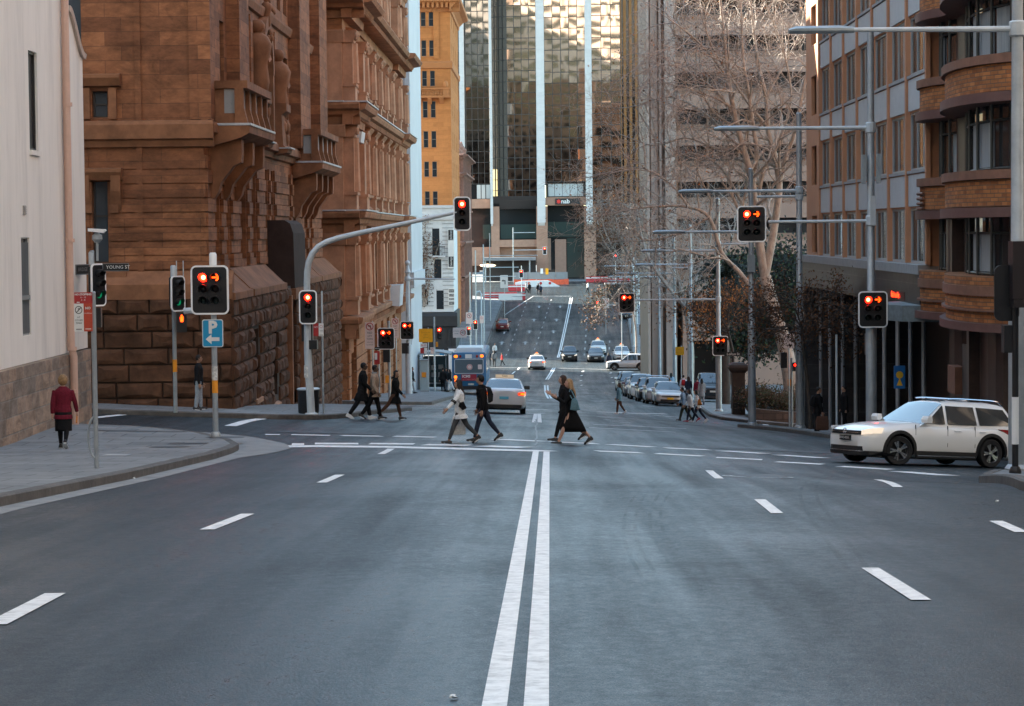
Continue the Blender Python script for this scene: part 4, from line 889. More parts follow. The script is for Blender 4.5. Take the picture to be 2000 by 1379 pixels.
kw = [(.45, 3+3*k+.27, 3+3*k+2.0) for k in range(4)]+[(0, .5, 2.0)]
KF = M('green_black_frame', (.03, .037, .036), .45); kc = MB()
for _, z0, z1 in [(0, .46, 2.02)]+[(0, 3.27+3*k, 5.02+3*k) for k in range(3)]:
    m_ = MB()
    for t in (.2, 1.2, 2.4, 3.6, 4.6, 6.4, 7.4, 8.6, 9.8, 11.0, 12.2, 13.4, 14.6):
        x, y = kpt(t, -.62); m_.tube([(x, y, z0), (x, y, z1)], .05, 6)
    for tt in (z0+.05, z1-.42):
        for a, b in ((.2, 4.6), (6.4, 15.5)):
            q = [kpt(a+(b-a)*i/16, -.64) for i in range(17)]; m_.tube([(x, y, tt) for x, y in q], .035, 5)
    w = m_.build('window', KF, K)
    c_ = MB()
    for a, b in ((1.2, 2.2), (3.7, 4.5), (7.5, 8.5), (9.9, 12.1), (12.3, 13.2)):
        if rj.random() < .25: continue
        q = [kpt(a+(b-a)*i/20, -.73+.035*(i % 2)) for i in range(21)]; vs = []
        for x, y in q: vs += [(x, y, z0+.1), (x, y, z1-.45)]
        c_.add(vs, [(2*i, 2*i+1, 2*i+3, 2*i+2) for i in range(20)]); c_.mark()
    c_.build_each('curtain', M('dim_curtain', (.27, .31, .34), .8, .2, 6, stretch=(1, 6, .1)), w)
mb = MB()
for t in (5.0, 5.7): x, y = kpt(t, -.25); mb.box((x-.22, y-.25, -1), (x+.35, y+.25, 2.0))
x, y = kpt(5.3, -.5); mb.box((x-.1, y-.7, -1), (x+.5, y+.7, 15)); mb.build('pier', KG, K)
mb = MB()
for z in (2.35, 2.5, 2.65, 2.8): P = offs(.07)[:4]; mb.tube([(x, y, z) for x, y in P], .045, 5)
mb.build('brick_fins', KS, K)
mb = MB(); belt(mb, -.9, -7, -1.01); mb.build('ground_floor', KG, K)
mb = MB()
for a, b in ((5.8, 6.8), (9, 9.7), (12.5, 13)):
    x, y = kpt(a, -.6); x2, y2 = kpt(b, -.6); mb.prism([(x, y, -6), (x2, y2, -6), (x2+.8, y2, -6), (x+.8, y, -6)], (0, 0, 5)); mb.mark()
mb.build_each('pier', KG, K)
mb = MB(); x, y = kpt(9.0, -.7); mb.box((x, y, -5), (x+.05, y+1.3, -1.6)); mb.build('door', M('door_dark', (.025, .027, .027), .4), K)
mb = MB(); mb.box((11.9, 70.4, -3.1), (12.2, 71.7, -2.3)); mb.build('ledge', KS, K)
# --- brown concrete tower with window bands
I = thing('concrete_building', (24, 216, gz(15, 215)), 'brown concrete tower with dark window bands and pale vertical ribs behind the bare trees', 'building')
IC = M('brown_concrete', (.27, .165, .115), .85, .12, .8, .1, stain=.25); ICP = M('pink_concrete', (.40, .25, .185), .85, .1, 1, .1, stain=.2); RIB = M('pale_rib_concrete', (.46, .35, .29), .8, .1, 1, stain=.2)
fi = Fc((0, 215), (1, 0.05), (0.05, -1)); ix = lambda px: (px-1066)/21.96; iz = lambda py: (452-py)/21.96+1.74
ops = []
for k in range(-2, 7):
    y = 72+71*k
    for i in range(9): ops.append((ix(1328)+2.75*i, ix(1328)+2.75*i+2.6, iz(y+31), iz(y)))
mb = MB(); fi.wall(mb, ix(1322), 38, iz(548), 31, ops, 1.0); fi.box(mb, ix(1322), 38, -13, iz(552), -30, -2.2); mb.build('wall', IC, I)
for op in ops: fi.window(op, I, M('bronze_frame', (.03, .026, .024), .6), DARK, .8, .05, 2, 1)
mb = MB()
for k in range(-2, 7):
    y = 72+71*k; fi.box(mb, ix(1321), 38, iz(y+1), iz(y-28), -.1, .5); mb.mark()
mb.build_each('spandrel_band', ICP, I)
mb = MB()
for a, b, n in ((1264, 1269, 1.4), (1274, 1287, .3), (1290, 1294, .8), (1300, 1321, 1.2)): fi.box(mb, ix(a), ix(b), -12, 40, -6, n); mb.mark()
mb.build_each('rib', RIB, I); mb = MB(); fi.box(mb, ix(1265), ix(1320), -12, 40, -7, -.3); mb.build('core_wall', ICP, I)
mb = MB(); fi.box(mb, ix(1326), ix(1660), iz(590), iz(548), -2, 3); q = mb.build('overhang', ICP, I)
mb = MB(); fi.box(mb, ix(1330), ix(1660), iz(665), iz(612), -2, 2.2); fi.box(mb, ix(1330), ix(1345), -14, iz(548), -2, 2.0); fi.box(mb, ix(1425), ix(1700), -14, iz(690), -2, 2.4); mb.build('podium_wall', ICP, I)
mb = MB(); fi.box(mb, ix(1345), ix(1700), -14, iz(590), -2.1, -1.9); mb.build('podium_opening', DARK, I)
# --- far bronze block beside the glass tower
Q = thing('bronze_building', (15, 402, gz(15, 402)), 'orange bronze tower with dark glass beside the glass tower at the end', 'building')
fq = Fc((0, 400), (1, 0), (0, -1)); qx = lambda px: (px-1066)/11.8
mb = MB(); fq.box(mb, qx(1212), 40, -7, 62, -20, -.4); mb.build('glazing', PANE, Q); mb = MB()
for px in (1213, 1222, 1233, 1244, 1255, 1268, 1280): fq.box(mb, qx(px), qx(px)+.45, -7, 62, -.38, .3); mb.mark()
mb.build_each('mullion', M('bronze_orange', (.36, .15, .04), .6, .2, .3), Q)
# --- glass tower at the end of the street
Nn = thing('glass_tower', (2, 395, gz(2, 390)), 'bronze glass tower with tall white columns closing the end of the street', 'building')
fn = Fc((0, 390), (1, 0), (0, -1)); nx_ = lambda px: (px-1066)/12.108; nz = lambda py: (456-py)/12.108+1.74
def mirror(name, col):
    m = M(name, col, .02, metal=1.0)
    N = m.node_tree.nodes; L = m.node_tree.links; b = N['Principled BSDF']; g = N.new('ShaderNodeNewGeometry'); n = N.new('ShaderNodeTexNoise'); n.inputs['Scale'].default_value = .30; n.inputs['Detail'].default_value = 0; n.inputs['Roughness'].default_value = .4
    L.new(g.outputs['Position'], n.inputs['Vector']); bp = N.new('ShaderNodeBump'); bp.inputs['Strength'].default_value = 1.0; bp.inputs['Distance'].default_value = .006; L.new(n.outputs['Fac'], bp.inputs['Height']); L.new(bp.outputs[0], b.inputs['Normal'])
    return m
MIRB = mirror('bronze_mirror_glass', (.50, .375, .30)); MIRG = mirror('grey_mirror_glass', (.24, .21, .19)); rn = random.Random(11)
NFR = M('tower_mullion', (.03, .028, .027), .5)
def curtain(F, u0, u1, v0, v1, cu, cv, mat, jit=.0013):
    mb = MB(); fr = MB(); nu = max(1, round((u1-u0)/cu)); nv = max(1, round((v1-v0)/cv))
    for i in range(nu):
        for j in range(nv):
            a, b = u0+(u1-u0)*i/nu, u0+(u1-u0)*(i+1)/nu; c, d = v0+(v1-v0)*j/nv, v0+(v1-v0)*(j+1)/nv
            tx, ty = rn.gauss(0, jit), rn.gauss(0, jit); hu, hv = (b-a)/2, (d-c)/2
            q = [F.p(a, c, -tx*hu-ty*hv), F.p(b, c, tx*hu-ty*hv), F.p(b, d, tx*hu+ty*hv), F.p(a, d, -tx*hu+ty*hv)]
            mb.add(q if F.U.cross(Vector((0, 0, 1))).dot(F.N) > 0 else q[::-1], [(0, 1, 2, 3)])
    for i in range(nu+1): u = u0+(u1-u0)*i/nu; F.box(fr, u-.05, u+.05, v0, v1, .02, .09)
    for j in range(nv+1): v = v0+(v1-v0)*j/nv; F.box(fr, u0, u1, v-.05, v+.05, .02, .085)
    p = mb.build('curtain_wall', mat, Nn); fr.build('glazing_grid', NFR, p)
TOPN = 66
curtain(fn, nx_(995), nx_(1052), nz(395), TOPN, 1.33, 1.74, MIRB); curtain(fn, nx_(1068), nx_(1148), nz(358), TOPN, 1.33, 1.74, MIRB); curtain(fn, nx_(1160), nx_(1216), nz(480), TOPN, 1.33, 1.74, MIRB)
# splayed left wing, turned towards the street's right side
a0 = fn.p(nx_(995), 0); a1 = fn.p(nx_(963), 0, -2.0); dv = (a0-a1); dv.z = 0; L_ = dv.length; dv.normalize(); fw1 = Fc((a1.x, a1.y), (dv.x, dv.y), (dv.y, -dv.x)); curtain(fw1, 0, L_, nz(395), TOPN, .9, 1.74, MIRG)
fw2 = Fc((0, 393), (1, 0.03), (.03, -1)); curtain(fw2, nx_(914), nx_(961), nz(360), TOPN+8, 1.0, 1.74, MIRG)
WC = MB_('white_tile_column', (.58, .57, .56), (.54, .53, .52), (.48, .47, .46), 1.0, .62, .012, .6, off=0, bump=.2, stain=.1, var=.06)
for a, b, y1, n in ((1052, 1068, 443, 1.0), (1147, 1160, 443, 1.0), (961, 966, 445, .6), (903, 912, 330, 1.0)):
    mb = MB(); fn.box(mb, nx_(a), nx_(b), nz(y1-6), TOPN+4, -1.0, n); fn.prof(mb, nx_(a)+.1, nx_(b)-.1, [(-.8, nz(y1)), (n-.3, nz(y1)), (n, nz(y1-6)), (-1, nz(y1-6))]); mb.build('column', WC, Nn)
BST = M('brown_granite', (.33, .19, .13), .6, .15, 2, .1, stain=.2)
mb = MB(); fn.box(mb, nx_(962), nx_(1216), nz(360), TOPN-1, -20, -2.2); fn.box(mb, nx_(905), nx_(962), nz(360), TOPN-1, -20, -3.3); mb.build('core', DARK, Nn)
for a, b, c, d, n in ((1050, 1072, 552, 405, .8), (1143, 1166, 552, 405, .8), (962, 978, 520, 405, .4)):
    mb = MB(); fn.box(mb, nx_(a), nx_(b), nz(d+38), nz(d), -2.5, n-.3 if a != 962 else .2); fn.box(mb, nx_(a), nx_(b), nz(c), nz(d+37.9), -2.5, n); mb.build('pier', BST, Nn)
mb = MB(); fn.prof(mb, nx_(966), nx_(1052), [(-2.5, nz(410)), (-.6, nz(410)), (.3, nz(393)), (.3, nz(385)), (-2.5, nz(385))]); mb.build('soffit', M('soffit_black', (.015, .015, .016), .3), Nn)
mb = MB(); fn.box(mb, nx_(978), nx_(1050), nz(470), nz(408), -2.4, -2.2); fn.box(mb, nx_(1072), nx_(1143), nz(550), nz(404), -2.4, -2.2); fn.box(mb, nx_(905), nx_(962), nz(530), nz(360), -3.2, -3.0); fn.box(mb, nx_(1166), nx_(1216), nz(550), nz(480), -2.4, -2.2); mb.build('lobby_glass', glass('lobby_glass_dark', (.02, .024, .026), .05), Nn)
GRG = M('green_glass', (.035, .06, .055), .08, spec=.8)
mb = MB(); fn.box(mb, nx_(980), nx_(1050), nz(468), nz(440), -1.9, -1.8); fn.box(mb, nx_(1072), nx_(1143), nz(466), nz(436), -1.9, -1.8); fn.box(mb, nx_(1110), nx_(1143), nz(545), nz(468), -2.1, -2.0); fn.box(mb, nx_(945), nx_(962), nz(468), nz(440), -1.9, -1.8); mb.build('green_glass_band', GRG, Nn)
mb = MB(); 
for a, b, c, d, n0, n1 in ((966, 1052, 484, 470, -2.4, .3), (1068, 1147, 404, 388, -2.5, .2), (905, 962, 408, 390, -3.2, -1.2), (905, 1052, 520, 484, -2.6, -1), (1216, 1262, 550, 400, -3, -1)): fn.box(mb, nx_(a), nx_(b), nz(c), nz(d), n0, n1); mb.mark()
mb.build_each('spandrel', BST, Nn)
mb = MB()
for i in range(5): u = nx_(1079)+(nx_(1139)-nx_(1079))*i/4-.62; fn.box(mb, max(u, nx_(1074)), min(u+1.18, nx_(1142)), nz(386), nz(362), -.4, -.3)
mb.build('clerestory', M('pale_blind', (.42, .45, .45), .5), Nn); mb = MB(); fn.box(mb, nx_(1069), nx_(1147), nz(388), nz(359), -.8, -.5); mb.build('clerestory_frame', NFR, Nn)
mb = MB()
for i in range(3): fn.box(mb, nx_(934)+.75*i, nx_(934)+.75*i+.62, nz(389), nz(362), -2.2, -2.1)
mb.build('clerestory', MATS['pale_blind'], Nn)
mb = MB(); fn.box(mb, nx_(1072), nx_(1078), nz(530), nz(468), -2.0, -1.9); fn.box(mb, nx_(1086), nx_(1108), nz(548), nz(470), -2.1, -1.9); mb.build('lobby_wall', M('lobby_stone', (.36, .23, .17), .7, .1, 2), Nn)
ns = thing('bank_sign', tuple(fn.p(nx_(1115), nz(403), .25)), 'black bank sign with red star and white letters over the tower entrance', 'sign')
mb = MB(); fn.box(mb, nx_(1087), nx_(1136), nz(402.5), nz(390.5), .2, .4); mb.build('sign_board', MATS['sign_black'], ns)
text_mb('nab', .98, fn.p(nx_(1107), nz(396.5), .41), (1, 0, 0), (0, 0, 1), font_w=.02).build('lettering', MATS['sign_white'], ns)
mb = MB(); c = fn.p(nx_(1094), nz(396.5), .41); pp = []
for i in range(14): a = math.pi*2*i/14; r = .42 if i % 2 == 0 else .24; pp.append(c+Vector((r*math.cos(a), 0, r*math.sin(a))))
mb.prism(pp, (0, -.03, 0)); mb.build('star', M('sign_red', (.65, .03, .02), .5), ns)
# dark tower on the left behind the glass tower
T2 = thing('dark_tower', (-20, 440, gz(-20, 440)), 'dark glass office tower seen between the orange building and the glass tower', 'building')
f3 = Fc((0, 425), (1, 0), (0, -1)); mb = MB(); f3.box(mb, -34, -11.5, -6, 70, -25, 0); mb.build('glazing', glass('dark_tower_glass', (.02, .023, .027), .05, .8), T2); mb = MB()
for i in range(22): f3.box(mb, -34, -11.5, -4+3.4*i, -3.2+3.4*i, 0, .06); mb.mark()
mb.build_each('floor_band', M('tower_band', (.05, .055, .06), .4), T2)
# --- unseen blocks: some mirrored in the end glass, some added to block light
def backdrop_block(label, x0, x1, y0, y1, z0, z1, wm, pm, sx=3.4, sz=3.4, ww=2.2, wh=1.7, faces='+y'):
    t = thing('unseen_block', ((x0+x1)/2, (y0+y1)/2, z0), label, 'building')
    mb = MB(); mb.box((x0, y0, z0), (x1, y1, z1)); mb.build('wall', wm, t); gl = MB()
    for z in frange(z0+4, z1-3, sz):
        if '+y' in faces:
            for x in frange(x0+1, x1-ww-1, sx): gl.box((x, y1-.2, z), (x+ww, y1+.03, z+wh))
        if 'x' in faces:
            X = x0 if x0 > 0 else x1
            for y in frange(y0+1, y1-ww-1, sx): gl.box((X-.03, y, z), (X+.03, y+ww, z+wh))
    o = gl.build('glazing', pm, t); return t
PALE = M('pale_tower_concrete', (.85, .80, .73), .8, .1, .3); TANW = M('tan_tower_stone', (.34, .29, .255), .85, .1, .3)
t = thing('unseen_block', (15, -150, 9), 'pale office tower behind the camera with broad bands catching low sun', 'building')
mb = MB(); mb.box((-45, -185, 8), (75, -150, 140)); mb.build('glazing', glass('tower_glazing', (.03, .035, .04), .06, .9), t); mb = MB()
for i in range(30): mb.box((-45.5, -150.1, 10+4.6*i), (75.5, -149.4, 12.5+4.6*i)); mb.mark()
mb.build_each('floor_band', PALE, t); mb = MB()
for x in frange(-44, 74, 7.6): mb.box((x, -150.1, 8), (x+1.3, -149.0, 140)); mb.mark()
mb.build_each('fin', PALE, t)
backdrop_block('unseen tan block behind the camera on the left, added to shade the tower', -60, -12.6, -190, 12, 0, 90, TANW, PANE, faces='+yx')  # added out of view, tall and long enough to shade the tower behind
backdrop_block('unseen tan block behind the camera on the right, added to limit the skylight', 16, 60, -110, 49, 0, 40, TANW, PANE, faces='+yx')  # added out of view to narrow the sky over the near street
backdrop_block('unseen brown block behind the camera, added to darken the glass reflection', -45, 50, -140, -120, 6, 57, M('brown_block_stone', (.34, .235, .175), .85, .15, .2), PANE, faces='+y')  # added to make the lower part of the mirrored view dark brown
backdrop_block('unseen block up the left side street, added against the low sun', -90, -62, 40, 130, -4, 40, TANW, PANE, faces='+y')  # added out of view to keep sun from entering by the side street
backdrop_block('brick office block up the right side street', 62, 90, 30, 130, -10, 34, TANW, PANE, faces='x')
backdrop_block('unseen block on the left across the valley street, added against the sun', -60, -23, 186, 262, -12, 74, TANW, PANE, faces='+y')  # added out of view, raised until it stops sun through the valley gap
# ---------------------------------------------------------------- street lamps, traffic lights, signs and other street furniture
POLE = M('galvanised_pole', (.36, .40, .43), .42, .14, 3, .05, metal=.35, stain=.15, sscale=2); POLEW = M('white_grey_pole', (.50, .55, .58), .45, .08, 3, stain=.12, sscale=2)
BLK = M('signal_black', (.014, .014, .016), .4); WB = M('white_border', (.88, .89, .89), .5); BOX = M('equipment_grey', (.30, .34, .36), .5, .08, 5)
ORB = M('orange_button_box', (.80, .30, .02), .45); LRED = M('lens_red_glow', (.4, .01, .01), .3, emit=(1, .0026, .0006), est=10); LHOT = M('lens_hot', (1, .4, .2), .3, emit=(1, .34, .10), est=2.5)
LARR = M('arrow_glow', (1, .2, .02), .3, emit=(1, .04, .002), est=1.3); LGRN = M('lens_green_glow', (0, .3, .15), .3, emit=(.005, .6, .25), est=.035); LOFF = M('lens_dark', (.030, .016, .013), .2, spec=.4); LOFG = M('lens_dark_green', (.012, .022, .018), .2, spec=.4); LAMB = M('lens_amber_glow', (1, .3, .02), .3, emit=(1, .05, .003), est=2.5)
SWHITE = M('sign_face_white', (.74, .74, .72), .45, .04, 4); SRED = M('sign_face_red', (.42, .03, .03), .45, .1, 6); SBLUE = M('sign_face_blue', (.01, .28, .52), .4); SBLK = M('sign_face_black', (.012, .014, .014), .4); SYEL = M('sign_face_yellow', (.88, .40, .01), .45, .08, 6); SPINK = M('sign_face_pinkish', (.72, .60, .56), .5, .05, 4); SBACK = M('sign_back', (.25, .26, .27), .5)
class Fr:                                         # local frame: X to the viewer's right, Y up, N out towards the reader
    def __init__(s, o, yaw=0): s.o = Vector(o); s.X = Vector((math.cos(yaw), math.sin(yaw), 0)); s.N = Vector((math.sin(yaw), -math.cos(yaw), 0)); s.Y = Vector((0, 0, 1))
    def p(s, x, y, n=0): return s.o+s.X*x+s.Y*y+s.N*n
    def plate(s, mb, x, y, w, h, n0, n1, r=.0, k=5):
        if r <= 0: pts = [(x-w/2, y-h/2), (x+w/2, y-h/2), (x+w/2, y+h/2), (x-w/2, y+h/2)]
        else:
            pts = []
            for cx, cy, a0 in ((x+w/2-r, y-h/2+r, -90), (x+w/2-r, y+h/2-r, 0), (x-w/2+r, y+h/2-r, 90), (x-w/2+r, y-h/2+r, 180)):
                pts += [(cx+r*math.cos(R(a0+90*i/k)), cy+r*math.sin(R(a0+90*i/k))) for i in range(k+1)]
        mb.prism([s.p(a, b, n0) for a, b in pts], s.N*(n1-n0)); return mb
    def ring(s, mb, x, y, w, h, t, n0, n1, r, k=5):
        def outl(w, h, r):
            q = []
            for cx, cy, a0 in ((x+w/2-r, y-h/2+r, -90), (x+w/2-r, y+h/2-r, 0), (x-w/2+r, y+h/2-r, 90), (x-w/2+r, y-h/2+r, 180)): q += [(cx+r*math.cos(R(a0+90*i/k)), cy+r*math.sin(R(a0+90*i/k))) for i in range(k+1)]
            return q
        A, Bq = outl(w, h, r), outl(w-2*t, h-2*t, max(.005, r-t)); n = len(A)
        vs = [s.p(*a, n1) for a in A]+[s.p(*b, n1) for b in Bq]+[s.p(*a, n0) for a in A]+[s.p(*b, n0) for b in Bq]
        fs = []
        for i in range(n):
            j = (i+1) % n; fs += [(i, j, n+j, n+i), (2*n+i, 2*n+j, j, i), (n+i, n+j, 3*n+j, 3*n+i), (3*n+i, 3*n+j, 2*n+j, 2*n+i)]
        mb.add(vs, fs)
    def poly(s, mb, pts, n0=0, th=.004): mb.prism([s.p(a, b, n0) for a, b in pts], s.N*th)
    def disc(s, mb, x, y, r, n0, th=.004, k=18): s.poly(mb, [(x+r*math.cos(6.28318*i/k), y+r*math.sin(6.28318*i/k)) for i in range(k)], n0, th)
    def text(s, t, size, x, y, mat, parent, n=.006, w=None): return text_mb(t, size, s.p(x, y, n), s.X, s.Y, .0015, font_w=w).build('lettering', mat, parent)
def signal_head(parent, c, yaw=0, cols=2, lit=(0, 'arrow'), W=None, H=None, board=True, detail=True, scale=1.0):
    """target board with a white border, lamp housings, lenses and visors"""
    F = Fr(c, yaw); W = (W or (.88 if cols == 2 else .55))*scale; H = (H or 1.10)*scale; gap = .275*scale; lr = .102*scale; cx = [-.145*scale, .145*scale] if cols == 2 else [0]
    mb = MB()
    if board: F.plate(mb, 0, 0, W, H, -.03, 0, .13*scale)
    F.plate(mb, 0, .05*scale, (cols*.3+.02)*scale, .88*scale, -.22*scale, -.031, .04); hd = mb.build('signal_head', BLK, parent)
    if board: mb = MB(); F.ring(mb, 0, 0, W+.012, H+.012, .042*scale, -.034, .006, .135*scale); mb.build('board_border', WB, hd)
    y0 = .30*scale
    for ci, x in enumerate(cx):
        state = lit[ci] if ci < len(lit) else None
        for r_ in range(3):
            y = y0-gap*r_; on = (state == r_) or (state == 'arrow' and r_ == 0)
            mb = MB()
            if on and state == 'arrow':
                F.disc(mb, x, y, lr, .004, .006); ls = mb.build('lens', LOFF, hd); mb = MB(); q = scale
                F.poly(mb, [(x-.085*q, y-.018*q), (x+.03*q, y-.018*q), (x+.03*q, y+.018*q), (x-.085*q, y+.018*q)], .012)
                F.poly(mb, [(x+.0*q, y+.08*q), (x+.045*q, y+.08*q), (x+.095*q, y), (x+.05*q, y)], .013); F.poly(mb, [(x+.05*q, y), (x+.095*q, y), (x+.045*q, y-.08*q), (x+.0*q, y-.08*q)], .0135)
                mb.build('lit_arrow', LARR, hd)
            elif on:
                F.disc(mb, x, y, lr, .004, .008); mb.build('lens', (LRED, LAMB, LGRN)[r_], hd)
                if r_ == 0: mb = MB(); F.disc(mb, x, y, lr*.5, .013, .004, 12); mb.build('lamp_core', LHOT, hd)
            else: mb.ball(F.p(x, y, -.05*scale), lr, 10, 6); mb.build('lens', LOFG if r_ == 2 else LOFF, hd, True)
            if detail:
                mb = MB(); k = 12; vs = []
                for i in range(k+1):
                    a = R(-35+250*i/k); l = .20*scale*(.55+.45*math.sin(max(0, min(math.pi, math.pi*(i/k)))))
                    for rr, nn in ((lr*1.06, 0), (lr*1.02, l), (lr*1.12, l), (lr*1.16, 0)): vs.append(F.p(x+rr*math.cos(a), y+rr*math.sin(a), nn))
                fs = [(4*i+j, 4*(i+1)+j, 4*(i+1)+(j+1) % 4, 4*i+(j+1) % 4) for i in range(k) for j in range(4)]; mb.add(vs, fs); mb.build('visor', M('visor_grey', (.018, .018, .019), .5), hd, True)
    return hd
def pole_mb(p, top, r0, r1=None, base=True, collar=None):
    mb = MB(); x, y, z = p; r1 = r1 or r0
    if collar: mb.lathe((x, y, z), [(r0*1.35, 0), (r0*1.35, collar), (r0*1.25, collar+.05), (r0, collar+.1), (r1, top-z), (r1*.6, top-z+.03)], 12)
    else: mb.lathe((x, y, z), [(r0, 0), (r1, top-z), (r1*.6, top-z+.02)], 12)
    if base: mb.lathe((x, y, z), [(r0*1.9, 0), (r0*1.9, .05), (r0*1.5, .12), (r0*1.3, .14)], 12)
    return mb
def foot(px, Y, up=UPK):
    x = at(px, 455, Y).x; return Vector((x, Y, gz(x, Y)+up))
def zat(px, py, Y): return at(px, py, Y).z
def lamp_post(px, Y, top, arms, label, r=.13, foot_px=None, mat=None):
    p = foot(foot_px or px, Y); tz = zat(px, top, Y); t = thing('street_lamp', p, label, 'street lamp', 'street lamps along the right footpath')
    mat = mat or POLE; b = pole_mb(p, tz, r, r*.82, True, 4.2); b.build('pole', mat, t, True)
    for py, ex, lum in arms:
        z = zat(px, py, Y); xe = at(ex, py, Y).x; s_ = -1 if xe < p.x else 1
        mb = MB(); mb.tube([(p.x, Y, z), (xe+(-s_)*(1.2 if lum else 0), Y, z+(.02 if lum else 0))], [.065, .045] if lum else [.05, .045], 8); mb.lathe((p.x, Y, z-.16), [(r*1.0, 0), (r*1.25, .03), (r*1.25, .3), (r, .33)], 10); a = mb.build('arm', POLEW, t, True)
        if lum:
            mb = MB(); x0 = xe-s_*1.35
            def ringl(x, w, h): return [(x, Y-w/2, z+.0), (x, Y-w/2, z+h*.5), (x, Y-w/4, z+h), (x, Y+w/4, z+h), (x, Y+w/2, z+h*.5), (x, Y+w/2, z), (x, Y+w/4, z-.05), (x, Y-w/4, z-.05)]
            mb.rings([ringl(x0, .12, .08), ringl(x0+s_*.3, .24, .11), ringl(xe-s_*.15, .26, .10), ringl(xe, .16, .05)]); mb.build('luminaire', M('luminaire_grey', (.33, .38, .41), .35, metal=.3), a, True)
    return t, p
wl = 'tall grey street lamp with long arm, '
L1, p1 = lamp_post(1987, 50.5, -90, [(57, 1540, 1)], wl+'nearest at the right edge', .14)
L2, p2 = lamp_post(1701, 74, 62, [(250, 1395, 1), (432, 1500, 0)], 'tall grey lamp post carrying two traffic signals, standing behind the white wagon', .125)
L3, p3 = lamp_post(1561, 95, 222, [(373, 1325, 1), (384, 1478, 0)], wl+'beside the one way sign and standing man', .125)
L4, p4_ = lamp_post(1467, 101, 330, [(453, 1275, 1)], wl+'on the kerb nose with a grey equipment box', .12)
L5, p5_ = lamp_post(1402, 135, 388, [(490, 1253, 1), (585, 1240, 0), (477, 1461, 0)], 'grey lamp post with two dual traffic signals beyond the crossing people', .125)
for (px, Y, tp, arms, lb) in ((1348, 166, 440, [(517, 1240, 1), (523, 1313, 0)], 'beside the yellow square sign'), (1316, 188, 462, [(534, 1202, 1)], 'behind the small yellow square sign'), (1287, 214, 472, [(541, 1190, 1)], 'behind the school zone sign'), (1268, 236, 487, [(549, 1185, 1)], 'carrying the tall school zone sign'),
                              (1236, 284, 500, [(520, 1180, 1)], 'right footpath at the hill foot'), (1242, 312, 510, [(530, 1200, 1)], 'far up the hill on the right side'), (1246, 338, 512, [(540, 1188, 1)], 'farthest up the hill on the right side')):
    lamp_post(px, Y, tp, arms, wl+lb, .11)
mb = MB(); z = zat(1467, 515, 101); mb.box((p4_.x-.16, 100.75, z-.36), (p4_.x+.14, 101, z+.36)); mb.build('equipment_box', BOX, L4)
mb = MB(); z = zat(1700, 330, 74); mb.box((p2.x+.17, 73.8, z-.45), (p2.x+.28, 74.1, z+.45)); mb.box((p2.x-.28, 73.85, z-.45), (p2.x-.17, 74.1, z+.42)); mb.build('equipment_box', BOX, L2)
mb = MB(); mb.box((p2.x-.04, 73.8, zat(1700, 415, 74)-.4), (p2.x+.12, 73.88, zat(1700, 415, 74)+.5)); mb.build('conduit', POLEW, L2)
signal_head(L2, at(1468, 438, 73.8), 0, 2, (0, 'arrow')); signal_head(L2, at(1705, 605, 73.6), 0, 2, (0, 'arrow'), board=True)
mb = MB(); q = at(1705, 672, 74.1); mb.box((q.x-.2, 74.15, q.z-.35), (q.x+.15, 74.5, q.z+.3)); mb.build('rear_housing', BLK, L2)
signal_head(L5, at(1224, 592, 134.8), 0, 2, (0, 'arrow')); signal_head(L5, at(1407, 676, 134.7), 0, 2, (0, 'arrow'))
# near right: signal seen from behind, red housing, banded post
t = thing('traffic_light', foot(1983, 48.5), 'traffic light seen from behind on a black and white banded post, right edge', 'traffic light')
pp = foot(1983, 48.5); mb = MB()
pole_mb(pp, zat(1983, 520, 48.5), .065, .065, True).build('pole', BLK, t, True); mb.lathe((pp.x, 48.5, zat(1983, 868, 48.5)), [(.072, 0), (.072, .95)], 12); mb.build('white_band', WB, t, True)
F = Fr(at(1966, 573, 48.6), R(180)); mb = MB(); F.plate(mb, 0, 0, .5, 1.12, -.02, .02, .14); mb.build('target_board', BLK, t)
mb = MB(); q = at(1999, 540, 48.4); mb.box((q.x-.25, 48.2, q.z-.45), (q.x+.3, 48.7, q.z+.7)); mb.box((q.x-.24, 48.15, q.z-.62), (q.x+.3, 48.7, q.z-.46)); mb.build('signal_housing', M('dark_housing', (.02, .013, .014), .45), t)
mb = MB(); q = at(1975, 660, 48.6); mb.box((q.x-.16, 48.5, q.z-.3), (q.x+.1, 48.8, q.z+.25)); mb.build('pedestrian_signal', BLK, t)
mb = MB(); mb.tube([(pp.x, 48.5, q.z+.5), (q.x+.1, 48.6, q.z+1.2)], .03, 6); mb.build('bracket', POLE, t, True)
